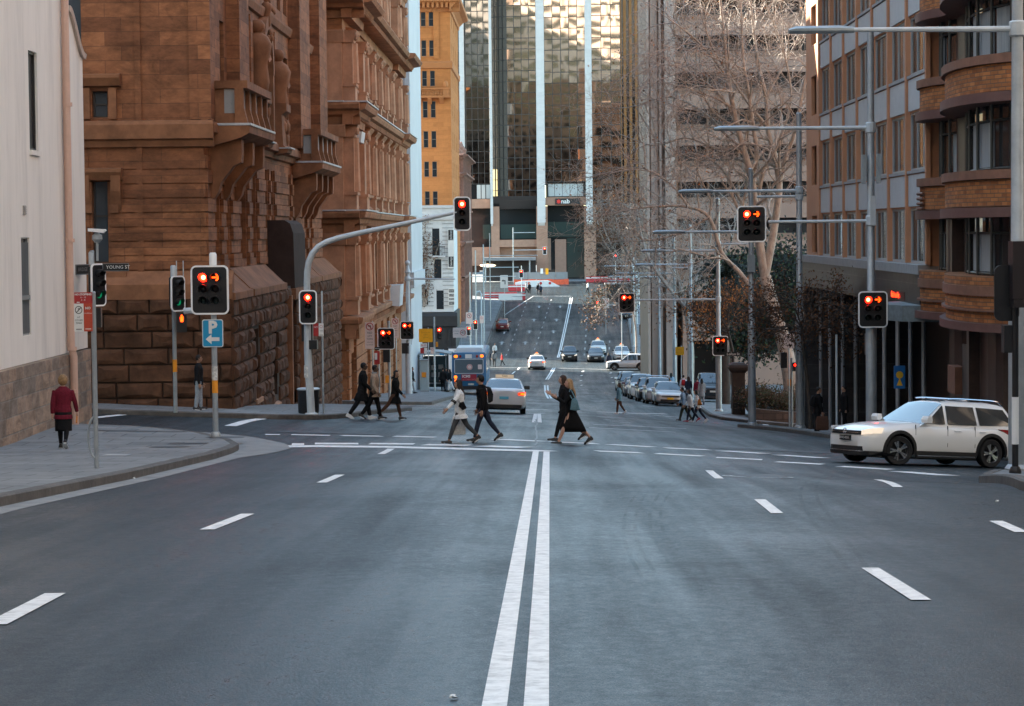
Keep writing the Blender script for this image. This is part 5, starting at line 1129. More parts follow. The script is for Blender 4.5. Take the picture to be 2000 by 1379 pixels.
# near left corner signal
t = thing('traffic_light', foot(415, 57.5), 'traffic light with red round and red arrow lenses on the near left corner', 'traffic light'); pl = foot(415, 57.5)
pole_mb(pl, zat(415, 498, 57.5), .068, .066, True).build('pole', POLE, t, True); mb = MB(); mb.lathe((pl.x, 57.5, zat(415, 520, 57.5)), [(.088, 0), (.088, .28), (.06, .32)], 12); mb.build('pole_cap', WB, t, True)
signal_head(t, at(409.5, 567, 57.38), R(-4), 2, (0, 'arrow'), W=.9, H=1.16)
mb = MB(); z = zat(415, 768, 57.5); mb.lathe((pl.x, 57.5, z), [(.072, 0), (.072, .30)], 12); mb.build('orange_band', ORB, t, True); mb = MB(); mb.lathe((pl.x, 57.5, z+.305), [(.071, 0), (.071, .34)], 12); mb.build('paper_sticker', M('torn_paper', (.55, .55, .53), .8, .45, 14), t, True)
F = Fr(at(415.5, 651.5, 57.40), 0); s_ = thing('parking_sign', F.p(0, -.34), 'blue parking sign with white letter P and left arrow under the signal', 'sign'); mb = MB(); F.plate(mb, 0, 0, .50, .66, -.006, 0, .05); mb.build('sign_plate', SWHITE, s_); mb = MB(); F.plate(mb, 0, 0, .46, .62, .0005, .004, .04); fc_ = mb.build('sign_face', SBLUE, s_)
F.text('P', .40, 0, .13, SWHITE, fc_, .007, .018); mb = MB(); F.poly(mb, [(-.17, -.14), (-.03, -.02), (-.03, -.095), (.16, -.095), (.16, -.185), (-.03, -.185), (-.03, -.26)], .006); mb.build('arrow', SWHITE, fc_)
# signal facing the side street, with pedestrian lantern
t = thing('traffic_light', foot(337, 71.6), 'traffic light turned sideways showing green, with a lit orange walking figure below', 'traffic light'); pl = foot(337, 71.6)
pole_mb(pl, zat(337, 520, 71.6), .062, .06, False).build('pole', POLE, t, True); mb = MB(); mb.lathe((pl.x, 71.6, zat(337, 541, 71.6)), [(.085, 0), (.085, .3), (.06, .34)], 12)
for dx in (.1, .3): mb.tube([(pl.x+dx, 71.6, zat(337, 545, 71.6)), (pl.x+dx, 71.6, zat(337, 510, 71.6))], .015, 5)
mb.build('pole_cap', POLEW, t, True)
signal_head(t, at(348, 574, 71.4), R(52), 1, (2,), H=1.05)
mb = MB(); q = at(355, 622, 71.3); F = Fr(q, R(10)); F.plate(mb, 0, -.13, .30, .58, -.2, 0, .03); hd = mb.build('pedestrian_signal', BLK, t); mb = MB(); F.disc(mb, 0, .075, .028, .002); F.poly(mb, [(-.05, .045), (.05, .045), (.05, -.03), (.04, -.11), (-.04, -.11), (-.05, -.03)], .003); mb.build('lit_figure', LARR, hd)
mb = MB(); mb.lathe((pl.x, 71.6, zat(337, 727, 71.6)), [(.068, 0), (.068, .37)], 12); mb.build('orange_band', ORB, t, True)
mb = MB(); q = at(369, 607, 71.2); mb.tube([(q.x-.15, q.y, q.z-.02), (q.x+.13, q.y, q.z)], .10, 10); mb.build('loudspeaker', POLEW, t, True)
# pole with camera, street name and sideways signal behind the near left corner
t = thing('traffic_light', foot(179, 63.9), 'traffic light turned sideways beside the cream building, topped by a white surveillance camera', 'traffic light'); pl = foot(179, 63.9)
pole_mb(pl, zat(176, 491, 63.9), .062, .06, False).build('pole', POLE, t, True); mb = MB(); mb.lathe((pl.x-.02, 63.9, zat(176, 517, 63.9)), [(.075, 0), (.075, .3), (.05, .34)], 12); mb.build('pole_cap', POLEW, t, True)
signal_head(t, at(193, 557, 63.6), R(58), 1, (2,), H=1.12)
mb = MB(); q = at(190, 560, 63.7); mb.box((q.x-.12, 63.72, zat(190, 640, 63.7)), (q.x+.08, 63.9, zat(190, 602, 63.7))); mb.build('pedestrian_signal', BLK, t)
mb = MB(); c = at(190, 510, 63.7); mb.tube([c, at(190, 480, 63.7), at(190, 462, 63.7)], [.035, .035, .05], 8); mb.lathe(at(190, 475, 63.7), [(.06, 0), (.1, .05), (.14, .1), (.13, .2), (.05, .26)], 10); cm = mb.build('camera_mount', BOX, t, True)
mb = MB(); c = at(190, 450, 63.6); mb.prism([c+Vector((-.24, -.05, .05)), c+Vector((-.24, -.05, -.03)), c+Vector((.17, -.05, -.08)), c+Vector((.24, -.05, -.01)), c+Vector((.2, -.05, .02))], (0, .14, 0)); mb.build('camera_housing', WB, cm)
F = Fr(at(226, 522.5, 63.5), 0); s_ = thing('street_name_sign', F.p(0, -.1), 'small black street name sign reading YOUNG ST beside the sideways signal', 'sign'); mb = MB(); F.plate(mb, 0, 0, .70, .21, -.012, 0, .01); pn = mb.build('sign_plate', SBLK, s_); mb = MB(); F.ring(mb, 0, 0, .69, .2, .01, 0, .003, .012); mb.build('sign_border', SBACK, pn); F.text('YOUNG ST', .125, .06, 0, SWHITE, pn, .004)
F = Fr(at(159, 527, 65.25), 0); F.o.y = 62.7; F = Fr(Vector((-12.30, 64.2, zat(159, 527, 64.2))), R(70)); s_ = thing('street_name_sign', F.p(0, -.15), 'dark street name plate fixed to the end of the cream wall', 'sign'); mb = MB(); F.plate(mb, 0, 0, .7, .28, -.01, 0, .01); pn = mb.build('sign_plate', SBLK, s_); mb = MB(); F.ring(mb, 0, 0, .69, .27, .02, 0, .003, .012); mb.build('sign_border', SBACK, pn); F.text('BRIDGE', .14, .0, 0, SBACK, pn, .004)
# parking restriction pole near left, with hoop rail
Y = 41.9; pl = foot(180, Y); t = thing('sign_post', pl, 'grey sign post near the kerb with an oval hoop rail at its foot', 'post'); pole_mb(pl, zat(180, 572, Y), .042, .042, False).build('pole', POLE, t, True)
mb = MB(); q = [pl+Vector((-.03-.10*math.sin(math.pi*i/12)**.6, -.03, .18+.72*i/12)) for i in range(13)]; mb.tube(q, .022, 8); mb.build('hoop_rail', POLE, t, True)
F = Fr(at(162.5, 582.5, Y-.07), 0); s_ = thing('parking_sign', F.p(0, -.1), 'red no stopping plate with times, topmost on the near left post', 'sign'); mb = MB(); F.plate(mb, 0, 0, .315, .195, -.004, 0, .008); p_ = mb.build('sign_plate', SRED, s_); F.text('NO STOPPING', .045, 0, .06, SWHITE, p_, .002, .002); F.text('6 - 10', .04, 0, .01, SWHITE, p_, .002); F.text('3 - 8', .04, 0, -.035, SWHITE, p_, .002); mb = MB(); F.poly(mb, [(-.12, -.075), (-.10, -.066), (-.06, -.07), (-.06, -.08), (-.10, -.084)], .002); mb.build('arrow', SWHITE, p_)
F = Fr(at(154, 620.5, Y-.07), 0); s_ = thing('parking_sign', F.p(0, -.24), 'white no parking at other times plate, lower left on the near post', 'sign'); mb = MB(); F.plate(mb, 0, 0, .165, .485, -.004, 0, .012); p_ = mb.build('sign_plate', SWHITE, s_); mb = MB(); F.ring(mb, 0, .13, .125, .135, .012, .001, .003, .06); F.poly(mb, [(-.045, .09), (-.035, .085), (.045, .165), (.035, .175)], .002); mb.build('symbol_ring', SBLK, p_); F.text('P', .09, .005, .13, SBLK, p_, .004); 
for i, w in enumerate(('AT', 'OTHER', 'TIMES')): F.text(w, .042, 0, .0-.05*i, SBLK, p_, .003)
mb = MB(); F.plate(mb, 0, -.205, .1, .012, .001, .003); mb.build('arrow', SBLK, p_)
F = Fr(at(172, 620.5, Y-.072), 0); s_ = thing('parking_sign', F.p(0, -.24), 'tall red no stopping plate, lower right on the near left post', 'sign'); mb = MB(); F.plate(mb, 0, 0, .15, .485, -.004, 0, .008); p_ = mb.build('sign_plate', M('sign_orange_red', (.50, .065, .03), .5, .12, 8), s_); F.text('NO', .06, 0, .16, SWHITE, p_, .002, .002); F.text('STOPPING', .03, 0, .07, SWHITE, p_, .002); mb = MB(); F.plate(mb, 0, -.2, .1, .012, .001, .003); mb.build('arrow', SWHITE, p_)
# curved mast arm
Y = 75.0; pl = foot(603, Y); t = thing('traffic_light', pl, 'grey curved mast arm carrying two red signals over the left carriageway', 'traffic light'); mb = MB()
cpx = [(603, 808), (601, 690), (600, 600), (599.5, 555), (600, 532), (603, 512), (610, 496), (622, 482), (638, 473), (660, 465.5), (700, 456), (750, 445.5), (800, 435), (850, 424), (892, 415)]
pts = [at(a, b, Y) for a, b in cpx]; pts[0] = pl; mb.tube(pts, [.125, .115, .105, .1, .1, .098, .095, .092, .09, .086, .08, .074, .068, .062, .055], 12); mb.lathe(pl, [(.2, 0), (.2, .04), (.15, .06)], 12); mb.build('mast_arm', POLEW, t, True)
signal_head(t, at(601.5, 600.5, Y-.2), 0, 1, (0,), H=1.05); signal_head(t, at(902.5, 418, Y-.05), 0, 1, (0,), H=1.05, W=.53)
mb = MB(); q = at(596, 650, Y); mb.box((q.x-.12, Y+.05, q.z-.28), (q.x+.22, Y+.4, q.z+.25)); q = at(604, 675, Y); mb.box((q.x-.1, Y-.1, q.z-.12), (q.x+.25, Y+.3, q.z+.16)); mb.build('rear_housing', BLK, t)
mb = MB(); mb.lathe(at(601.5, 738, Y), [(.122, 0), (.118, .38)], 12); mb.build('paper_sticker', MATS['torn_paper'], t, True)
t = thing('litter_bin', foot(598, 75.9), 'dark litter bin with a pale lid rim behind the curved mast pole', 'bin'); p = foot(598, 75.9); mb = MB(); mb.lathe(p, [(.30, 0), (.33, .05), (.34, .72), (.36, .75)], 16); mb.build('bin_body', M('bin_black', (.02, .02, .022), .5, .2, 8), t, True); mb = MB(); mb.lathe(p+Vector((0, 0, .75)), [(.36, 0), (.37, .03), (.32, .06), (.25, .06)], 16); mb.build('bin_lid', POLEW, t, True)
def post_sign(px, Y, top, plates, label, cat='sign', r=.03, name='sign_post'):
    p = foot(px, Y); t = thing(name, p, label, cat); pole_mb(p, zat(px, top, Y), r, r, False).build('pole', POLE, t, True); out = [t]
    for (x0, y0, x1, y1, mat, rows, mt) in plates:
        F = Fr(at((x0+x1)/2, (y0+y1)/2, Y-.06), 0); s = S(Y); w, h = (x1-x0)/s, (y1-y0)/s; mb = MB(); F.plate(mb, 0, 0, w, h, -.006, 0, min(w, h)*.07); q = mb.build('sign_plate', mat, t)
        for row in rows:
            kind = row[0]
            if kind == 't': F.text(row[1], row[2]*h, row[3]*w, row[4]*h, mt, q, .003)
            elif kind == 'ring': mb = MB(); F.ring(mb, row[1]*w, row[2]*h, row[3]*w, row[3]*w, row[3]*w*.1, .001, .004, row[3]*w*.49); mb.build('red_ring', SRED, q)
            elif kind == 'arrow': mb = MB(); a = row[3]*w; x, y = row[1]*w, row[2]*h; sg_ = row[4]; F.poly(mb, [(x-a*sg_, y-a*.09), (x+a*.45*sg_, y-a*.09), (x+a*.45*sg_, y-a*.3), (x+a*sg_, y), (x+a*.45*sg_, y+a*.3), (x+a*.45*sg_, y+a*.09), (x-a*sg_, y+a*.09)][::1 if sg_ > 0 else -1], .002); mb.build('arrow', mt, q)
            elif kind == 'bent': mb = MB(); a = row[3]*w; x, y = row[1]*w, row[2]*h; F.poly(mb, [(x+a*.15, y-a*.8), (x+a*.4, y-a*.8), (x+a*.4, y+a*.4), (x-a*.2, y+a*.4), (x-a*.2, y+a*.62), (x-a*.7, y+a*.25), (x-a*.2, y-a*.1), (x-a*.2, y+a*.15), (x+a*.15, y+a*.15)], .002); mb.build('turn_arrow', mt, q)
            elif kind == 'bar': mb = MB(); F.plate(mb, row[1]*w, row[2]*h, row[3]*w, row[4]*h, .001, .004); mb.build('sign_band', mt, q)
            elif kind == 'slash': mb = MB(); a = row[3]*w; x, y = row[1]*w, row[2]*h; F.poly(mb, [(x-a, y+a*.8), (x+a*.8, y-a), (x+a, y-a*.8), (x-a*.8, y+a)][::-1], .004); mb.build('red_slash', SRED, q)
    return t
nolt = lambda: [('ring', 0, .34, .8), ('bent', 0, .34, .3), ('slash', 0, .34, .26), ('t', 'NO', .12, 0, .1), ('t', 'LEFT', .085, 0, -.02), ('t', 'TURN', .085, 0, -.13), ('t', 'VEHICLES', .05, 0, -.25), ('t', 'EXCEPTED', .05, 0, -.35)]
post_sign(627, 76.5, 570, [(612, 632, 622, 657, SRED, [('t', 'NO', .2, 0, .2)], SWHITE), (622.5, 632, 632, 657, SWHITE, [('ring', 0, .25, .6), ('t', 'TIMES', .1, 0, -.1), ('bar', 0, -.42, .7, .04)], SBLK)], 'thin post with small red and white parking plates by the rock-faced wall', 'post')
post_sign(725, 121.6, 628, [(713, 630, 731.5, 682, SPINK, nolt(), SBLK)], 'tall white no left turn sign in front of the ornate sandstone building')
post_sign(771, 136, 620, [(765, 622, 779, 661, SPINK, nolt(), SBLK)], 'smaller no left turn sign between the two dual signals')
post_sign(737, 119.6, 678, [(731.5, 678, 741, 684, SBLK, [('arrow', 0, 0, .4, -1)], SWHITE), (731, 686, 741.5, 712, SRED, [('bar', -.2, .1, .5, .5)], SWHITE)], 'post with a black arrow plate over a red plate behind the walking men', 'post')
# signals beyond the side street
t = thing('traffic_light', foot(757, 123), 'dual red traffic light right of the tall no left turn sign', 'traffic light'); p = foot(757, 123); pole_mb(p, zat(757, 628, 123), .065, .065, False).build('pole', POLE, t, True); signal_head(t, at(754, 662, 122.8), R(-6), 2, (0, 'arrow'))
mb = MB(); z = zat(757, 748, 123); mb.box((p.x-.2, 122.85, z), (p.x-.02, 123, z+.38)); mb.build('button_box', ORB, t); mb = MB(); z = zat(750, 708, 123); mb.box((p.x-.3, 122.9, z), (p.x+.05, 123.2, z+.7)); mb.build('rear_housing', BLK, t)
t = thing('street_lamp', foot(795, 150), 'white lamp post with ball finial and dual red signal beside the white building', 'street lamp'); p = foot(795, 150); pole_mb(p, zat(793, 522, 150), .15, .11, False, 3.0).build('pole', POLEW, t, True)
mb = MB(); mb.ball((p.x, 150, zat(793, 514, 150)), .16, 10, 8); mb.lathe((p.x, 150, zat(793, 535, 150)), [(.13, 0), (.19, .1), (.12, .3), (.1, .5)], 10); mb.build('finial', POLEW, t, True); z = zat(793, 545, 150); mb = MB(); mb.tube([(p.x, 150, z), (at(888, 545, 150).x, 150, z-.05)], [.06, .04], 8); mb.ball((p.x, 150, z), .2, 8, 6); mb.build('arm', POLEW, t, True)
signal_head(t, at(795, 646, 149.7), 0, 2, (0, 'arrow'), W=.85, H=1.14); mb = MB(); q = at(793, 680, 150); mb.box((q.x-.25, 149.8, q.z-.35), (q.x+.2, 150.2, q.z+.3)); mb.build('rear_housing', BLK, t)
t = thing('traffic_light', foot(846, 172), 'slim traffic light pole with lit amber lens behind the yellow square sign', 'traffic light'); p = foot(846, 172); pole_mb(p, zat(846, 620, 172), .06, .06, False).build('pole', POLE, t, True); signal_head(t, at(858, 653, 171.8), 0, 1, (0,), board=False, detail=False); mb = MB(); z = zat(851, 678, 172); mb.box((p.x+.1, 171.9, z), (p.x+.25, 172, z+.35)); mb.build('button_box', ORB, t)
post_sign(834, 166, 640, [(818, 642.5, 845, 669, SYEL, [('t', 'ROAD WORK', .10, 0, .22), ('t', 'AHEAD', .10, 0, .05), ('t', 'DETOUR', .1, 0, -.15)], M('faded_sign_text', (.55, .26, .02), .5)), (821, 671, 834, 679, SWHITE, [('t', 'BUS', .7, 0, 0)], SRED), (821, 680, 828, 691, SRED, [], SWHITE), (828.5, 680, 834.5, 691, SWHITE, [], SRED)], 'large yellow road work sign above small plates beside the bus shelter')
post_sign(845, 168, 678, [(840.5, 679, 848, 692, SPINK, [('ring', 0, .2, .6)], SBLK)], 'slim post with one small pale plate at the bus shelter', 'post')
# kiosk, shelter, bus stop panel
p = foot(825, 168); t = thing('ticket_kiosk', p, 'pale blue grey kiosk box with an orange panel beside the bus shelter', 'kiosk'); mb = MB(); mb.box((p.x-.27, 168, p.z), (p.x+.27, 168.45, p.z+2.15)); mb.build('kiosk_body', M('kiosk_blue_grey', (.33, .43, .46), .45, .06, 3), t); mb = MB(); mb.box((p.x-.31, 167.95, p.z+2.15), (p.x+.31, 168.5, p.z+2.25)); mb.mark(); mb.box((p.x-.3, 167.95, p.z-.01), (p.x+.3, 168.5, p.z+.1)); mb.build_each('kiosk_trim', BOX, t); mb = MB(); mb.box((p.x-.16, 167.97, p.z+1.0), (p.x+.14, 167.995, p.z+1.35)); mb.build('kiosk_panel', ORB, t)
p = foot(852, 180); t = thing('bus_shelter', p, 'dark glass bus shelter with a grey curved roof left of the bus', 'bus shelter'); mb = MB(); x0, x1 = at(822, 455, 180).x, at(872, 455, 180).x
mb.rings([[(x, y, p.z+2.75+dz+.12*math.sin(3.1*(x-x0)/(x1-x0))) for y, dz in ((178.6, 0), (182, 0), (182, .1), (178.6, .1))] for x in frange(x0-.2, x1+.3, .3)]); mb.build('roof', M('shelter_roof', (.22, .24, .25), .5), t)
mb = MB()
for x in (x0+.1, x1-.1):
    for y in (179.0, 181.6): mb.tube([(x, y, p.z), (x, y, p.z+2.8)], .04, 6); mb.mark()
mb.build_each('post', BOX, t, True); mb = MB(); mb.box((x0+.1, 181.6, p.z+.15), (x1-.1, 181.64, p.z+2.5)); mb.box((x0+.08, 179.0, p.z+.15), (x0+.11, 181.5, p.z+2.5)); mb.build('glass_panel', GRG, t); mb = MB()
for x, z in ((x0+.75, .9), (x0+.75, 1.45), (x0+1.3, .9), (x0+1.3, 1.5)): mb.box((x-.18, 181.55, p.z+z), (x+.18, 181.6, p.z+z+.35))
mb.build('timetable', SWHITE, t); mb = MB(); mb.box((x0+.2, 180.9, p.z+.42), (x1-.3, 181.4, p.z+.5)); mb.build('bench', BOX, t)
p = foot(886, 186); t = thing('advert_panel', p, 'lit white advertising panel showing a red drink beside the bus', 'advertising panel'); mb = MB(); mb.box((p.x-.6, 186, p.z+.6), (p.x+.6, 186.25, p.z+3.3)); mb.box((p.x-.25, 186.02, p.z), (p.x+.25, 186.22, p.z+.6)); mb.build('panel_case', BLK, t); mb = MB(); mb.box((p.x-.5, 185.97, p.z+.8), (p.x+.5, 186, p.z+3.2)); q = mb.build('poster', M('lit_poster', (.7, .7, .7), .5, emit=(.9, .95, 1), est=.04), t); mb = MB(); mb.lathe((p.x+.05, 185.93, p.z+1.2), [(.12, 0), (.1, .4), (.14, .7), (.05, 1.1), (.04, 1.3)], 8); mb.build('printed_bottle', SRED, q)
post_sign(863, 184, 683, [(858.5, 684, 867.5, 694, SBLUE, [('t', 'B', .6, 0, 0)], SWHITE)], 'small blue bus stop sign by the shelter')
post_sign(899, 236, 640, [(884.5, 640.5, 911.5, 660, SPINK, [('ring', .23, 0, .42), ('t', '40', .4, .23, 0), ('t', 'SCHOOL', .14, -.25, .15), ('t', 'ZONE', .14, -.25, -.1)], SBLK)], 'wide speed limit 40 school zone sign above the bus')
# poles of the left side at the valley crossing
def slim(px, Y, top, arms, heads, label, grp=None, r=.09):
    p = foot(px, Y); t = thing('traffic_light' if heads else 'street_lamp', p, label, 'traffic light' if heads else 'street lamp', grp); pole_mb(p, zat(px, top, Y), r, r*.8, False).build('pole', POLE, t, True)
    for py, ex in arms: z = zat(px, py, Y); mb = MB(); mb.tube([(p.x, Y, z), (at(ex, py, Y).x, Y, z)], .05, 6); mb.build('arm', POLEW, t, True)
    for hx, hy, c_, lt, sc in heads: signal_head(t, at(hx, hy, Y-.25), 0, c_, lt, detail=False, scale=sc)
    return t
slim(917, 274, 532, [(541, 1008)], [(916, 647, 1, (0,), 1.0)], 'traffic light with a red lens, lower of the pair above the bus')
slim(928, 276, 490, [], [(928.5, 635, 1, (0,), 1.0)], 'traffic light with a red lens, upper of the pair above the bus')
post_sign(916.5, 273, 610, [(910, 610.5, 923, 633, SPINK, [('ring', 0, .2, .7), ('bent', 0, .2, .25)], SBLK)], 'white no right turn sign above the red signal pair')
post_sign(942, 275, 616, [(937, 617, 945, 632, SPINK, [('ring', 0, .2, .6)], SBLK)], 'small pale sign right of the red signal pair')
slim(943.5, 292, 478, [(580, 960), (523, 1013)], [], 'slim grey lamp pole on the left of the hill, above the pedestrians')
slim(956, 318, 456, [(500, 1050)], [], 'slim grey lamp pole farther up the left of the hill', r=.075)
p = foot(938, 288); t = thing('street_lamp', p, 'short curled white lamp post on the left of the hill', 'street lamp'); mb = MB(); mb.tube([p, at(940, 600, 288), at(940, 575, 288), at(937, 569, 288), at(931, 571, 288), at(930, 576, 288)], [.1, .09, .08, .08, .12, .05], 8); mb.build('pole', POLEW, t, True)
def framed(x0, y0, x1, y1, Y, mat, label, pole_px, top, rows=(), tm=None):
    return post_sign(pole_px, Y, top, [(x0, y0, x1, y1, mat, list(rows), tm or SBLK)], label)
framed(977, 538, 992, 563, 318, SWHITE, 'white banner with a black figure over the footpath on the hill', 984, 538, [('bent', 0, 0, .45)])
t = thing('illuminated_sign', at(997, 587, 292), 'long blank white light box sign over the left footpath of the hill', 'sign'); mb = MB(); a, b = at(974, 587, 292), at(1020, 574, 292); mb.box((a.x, 291.7, a.z), (b.x, 292.2, b.z)); mb.build('sign_board', SWHITE, t); mb = MB(); q = at(943.5, 580, 292); mb.tube([(q.x, 292, q.z), (b.x, 291.65, q.z)], .05, 6); mb.build('arm', POLE, t)
# signals at the top of the hill and the far crossing
slim(1018, 362, 520, [], [(1018, 535, 1, (0,), 1.15)], 'red signal at the top of the hill left of centre', r=.08)
slim(1002, 384, 445, [(455, 1045), (489, 1062)], [(1064, 490, 1, (0,), 1.15)], 'red signal on a mast arm before the brown granite columns', r=.08)
slim(1202, 352, 508, [], [(1202, 504, 1, (0,), 1.05)], 'red signal at the top of the hill on the right', r=.08)
slim(1213, 262, 590, [(596, 1180)], [(1167, 596, 1, (0,), 1.0)], 'red signal partly hidden by brown leaves above the hill lanes', r=.06)
post_sign(1182, 300, 582, [(1177, 583, 1190, 603, SPINK, [('ring', 0, .15, .7)], SBLK)], 'pale no turn sign beside the leafy signal above the hill')
slim(1254, 243, 600, [], [(1254, 645, 1, (0,), 1.1)], 'red signal left of the school zone sign on the right footpath', r=.07)
slim(1301, 246, 605, [], [(1298, 666, 1, (0,), 1.0)], 'red signal between the lamp posts behind the parked cars', r=.07)
post_sign(1268.5, 234.6, 650, [(1263, 653, 1277, 691, SWHITE, [('ring', 0, .3, .7), ('t', '40', .12, 0, .3), ('t', 'ZONE', .09, 0, .1), ('t', '8 - 9', .1, 0, -.1), ('t', '2 - 4', .1, 0, -.28)], SBLK)], 'tall white school zone 40 sign above the parked cars')
post_sign(1329, 172, 676, [(1319, 678, 1336, 694, SYEL, [('t', 'ROAD', .14, 0, .15), ('t', 'WORK', .14, 0, -.15)], MATS['faded_sign_text'])], 'small yellow square sign on the right footpath')
post_sign(1540, 116, 650, [(1530.5, 652, 1551.5, 681, SPINK, [('t', 'ONE', .26, 0, .28), ('t', 'WAY', .26, 0, .02), ('arrow', 0, -.28, .34, 1)], SBLK)], 'one way sign with a right arrow in front of the big tree trunk')
F = Fr(at(1432, 692, 134.4), 0); s_ = thing('street_name_sign', F.p(0, -.1), 'black street name sign ending in ST right of the dual signal', 'sign'); mb = MB(); F.plate(mb, 0, 0, 1.0, .24, -.012, 0, .01); pn = mb.build('sign_plate', SBLK, s_); F.text('Loftus St', .2, 0, 0, SWHITE, pn, .004)
F = Fr(at(1298, 657, 244), 0); s_ = thing('street_name_sign', F.p(0, -.1), 'dark street name sign above the red signal behind the parked cars', 'sign'); mb = MB(); F.plate(mb, 0, 0, 1.15, .25, -.012, 0, .01); pn = mb.build('sign_plate', SBLK, s_); F.text('Pitt St', .22, 0, 0, SWHITE, pn, .004)
t = thing('traffic_light', foot(1541, 116.6), 'small pedestrian signal with red lamp on the one way sign side', 'traffic light'); p = foot(1545, 116.6); pole_mb(p, zat(1545, 700, 116.6), .06, .06, False).build('pole', POLE, t, True); mb = MB(); q = at(1531, 705, 116.5); mb.box((q.x-.15, 116.4, q.z-.35), (q.x+.15, 116.7, q.z+.4)); mb.build('rear_housing', BLK, t); mb = MB(); q = at(1554, 713.5, 116.4); mb.box((q.x-.12, 116.4, q.z-.3), (q.x+.12, 116.6, q.z+.12)); hd = mb.build('pedestrian_signal', BLK, t); mb = MB(); mb.disc((q.x, 116.39, q.z), .07, (0, -1, 0), 12); mb.build('lens', LRED, hd); mb = MB(); z = zat(1541, 754, 116.6); mb.box((p.x-.2, 116.4, z), (p.x-.06, 116.5, z+.33)); mb.build('button_box', ORB, t)
p = foot(1633, 92); t = thing('steel_post', p, 'plain thin steel post on the right footpath before the dark office', 'post'); pole_mb(p, zat(1633, 655, 92), .045, .045, False).build('pole', POLEW, t, True)
# road works at the top of the hill
GF = M('grey_fence_panel', (.20, .21, .22), .5, .1, 2); ORM = M('orange_mesh', (.62, .09, .035), .7, .25, 6); WPL = M('white_plastic', (.70, .69, .68), .5, .05, 3); RPL = M('red_plastic', (.45, .03, .03), .5, .1, 4)
Y = 378; p = Vector((at(1060, 455, Y).x, Y, gz(0, Y))); t = thing('barrier_fence', p, 'grey mesh fence with an orange netting band round the road works', 'fence'); mb = MB(); mb2 = MB()
for a, b in ((1003, 1030), (1031, 1058), (1059, 1084), (1085, 1108)):
    x0, x1 = at(a, 455, Y).x, at(b, 455, Y).x; mb.box((x0, Y, p.z+.9), (x1, Y+.05, p.z+2.0)); mb.tube([(x0, Y, p.z), (x0, Y, p.z+2.1)], .04, 5)
mb.build('fence_panel', GF, t); x0, x1 = at(1003, 455, Y).x, at(1110, 455, Y).x; mb2.rings([[(x, Y-.08+.04*math.sin(x*5), p.z+.05), (x, Y-.05, p.z+.85+.08*math.sin(x*2.3)), (x, Y-.03, p.z+.85), (x, Y-.03, p.z+.05)] for x in frange(x0, x1, .25)]); mb2.build('orange_netting', ORM, t)
mb = MB(); q = at(1068, 531, Y-.1); mb.box((q.x-.2, Y-.1, q.z-.45), (q.x+.25, Y-.06, q.z+.5)); mb.build('yellow_notice', SYEL, t); mb = MB(); q = at(1058, 530, Y-.1); mb.box((q.x-.2, Y-.1, q.z-.4), (q.x+.2, Y-.06, q.z+.4)); mb.build('white_notice', SWHITE, t)
Y = 374; p = Vector((at(1050, 455, Y).x, Y, gz(0, Y))); t = thing('road_barrier', p, 'long white sloping road barrier in front of the orange netting', 'barrier'); mb = MB(); x0, x1, x2 = [at(a, 455, Y).x for a in (1005, 1070, 1094)]; mb.prism([(x0, Y, p.z), (x2, Y, p.z), (x1, Y, p.z+1.0), (x0+1.2, Y, p.z+.95), (x0, Y, p.z+.7)], (0, .6, 0)); mb.build('barrier_body', WPL, t); mb = MB()
for px in (1033, 1056, 1074): q = at(px, 549, Y); mb.disc((q.x, Y-.005, p.z+.55), .22, (0, -1, 0), 10); mb.mark()
mb.build_each('red_mark', RPL, t)
for k, (px, Y, w, lb) in enumerate(((1008, 366, 2.6, 'red plastic water barrier near the far left signal'), (975, 352, 5.0, 'long red plastic barrier beside the light box sign'), (1005, 350, 3.0, 'short red plastic barrier at the top of the left footpath'), (1196, 383, 8.5, 'red and white barrier row at the top right of the hill'))):
    x = at(px, 455, Y).x; p = Vector((x, Y, gz(x, Y)+.02)); t = thing('road_barrier', p, lb, 'barrier', 'barriers at the road works'); mb = MB(); n = max(2, int(w/1.3))
    for i in range(n): a = x-w/2+w*i/n; mb.rings([[(a+.03, Y-s_, p.z+h), (a+w/n-.03, Y-s_, p.z+h), (a+w/n-.03, Y+s_, p.z+h), (a+.03, Y+s_, p.z+h)] for s_, h in ((.3, 0), (.28, .2), (.12, .4), (.1, .95))])
    mb.build('barrier_body', RPL, t); mb = MB(); mb.box((x-w/2, Y-.13, p.z+.6), (x+w/2, Y-.125, p.z+.8)); mb.build('white_stripe', WPL, t)
# awnings and a dark kiosk on the far side
p = Vector((at(985, 455, 386).x, 386, gz(0, 386))); t = thing('shop_awning', p, 'grey awning with pale fascia and dark shop under it, far left of the tower', 'awning'); mb = MB(); x0, x1 = at(943, 455, 386).x, at(1046, 455, 386).x; z = zat(990, 503, 386); mb.box((x0, 383.5, z-.5), (x1, 388, z)); mb.build('fascia', GF, t); mb = MB()
for px in (948, 1002, 1034): x = at(px, 455, 386).x; mb.tube([(x, 384, p.z), (x, 384, z)], .12, 6); mb.mark()
mb.build_each('post', BOX, t); mb = MB(); mb.box((x0, 387.2, p.z), (x1, 387.9, z-.5)); mb.build('shop_front', DARK, t); mb = MB(); q = at(953, 519, 385); mb.ball((q.x, 384.5, q.z), (1.3, .6, .25), 10, 6); mb.build('lit_lantern', M('warm_lantern', (.9, .7, .5), .5, emit=(1, .75, .45), est=.4), t)
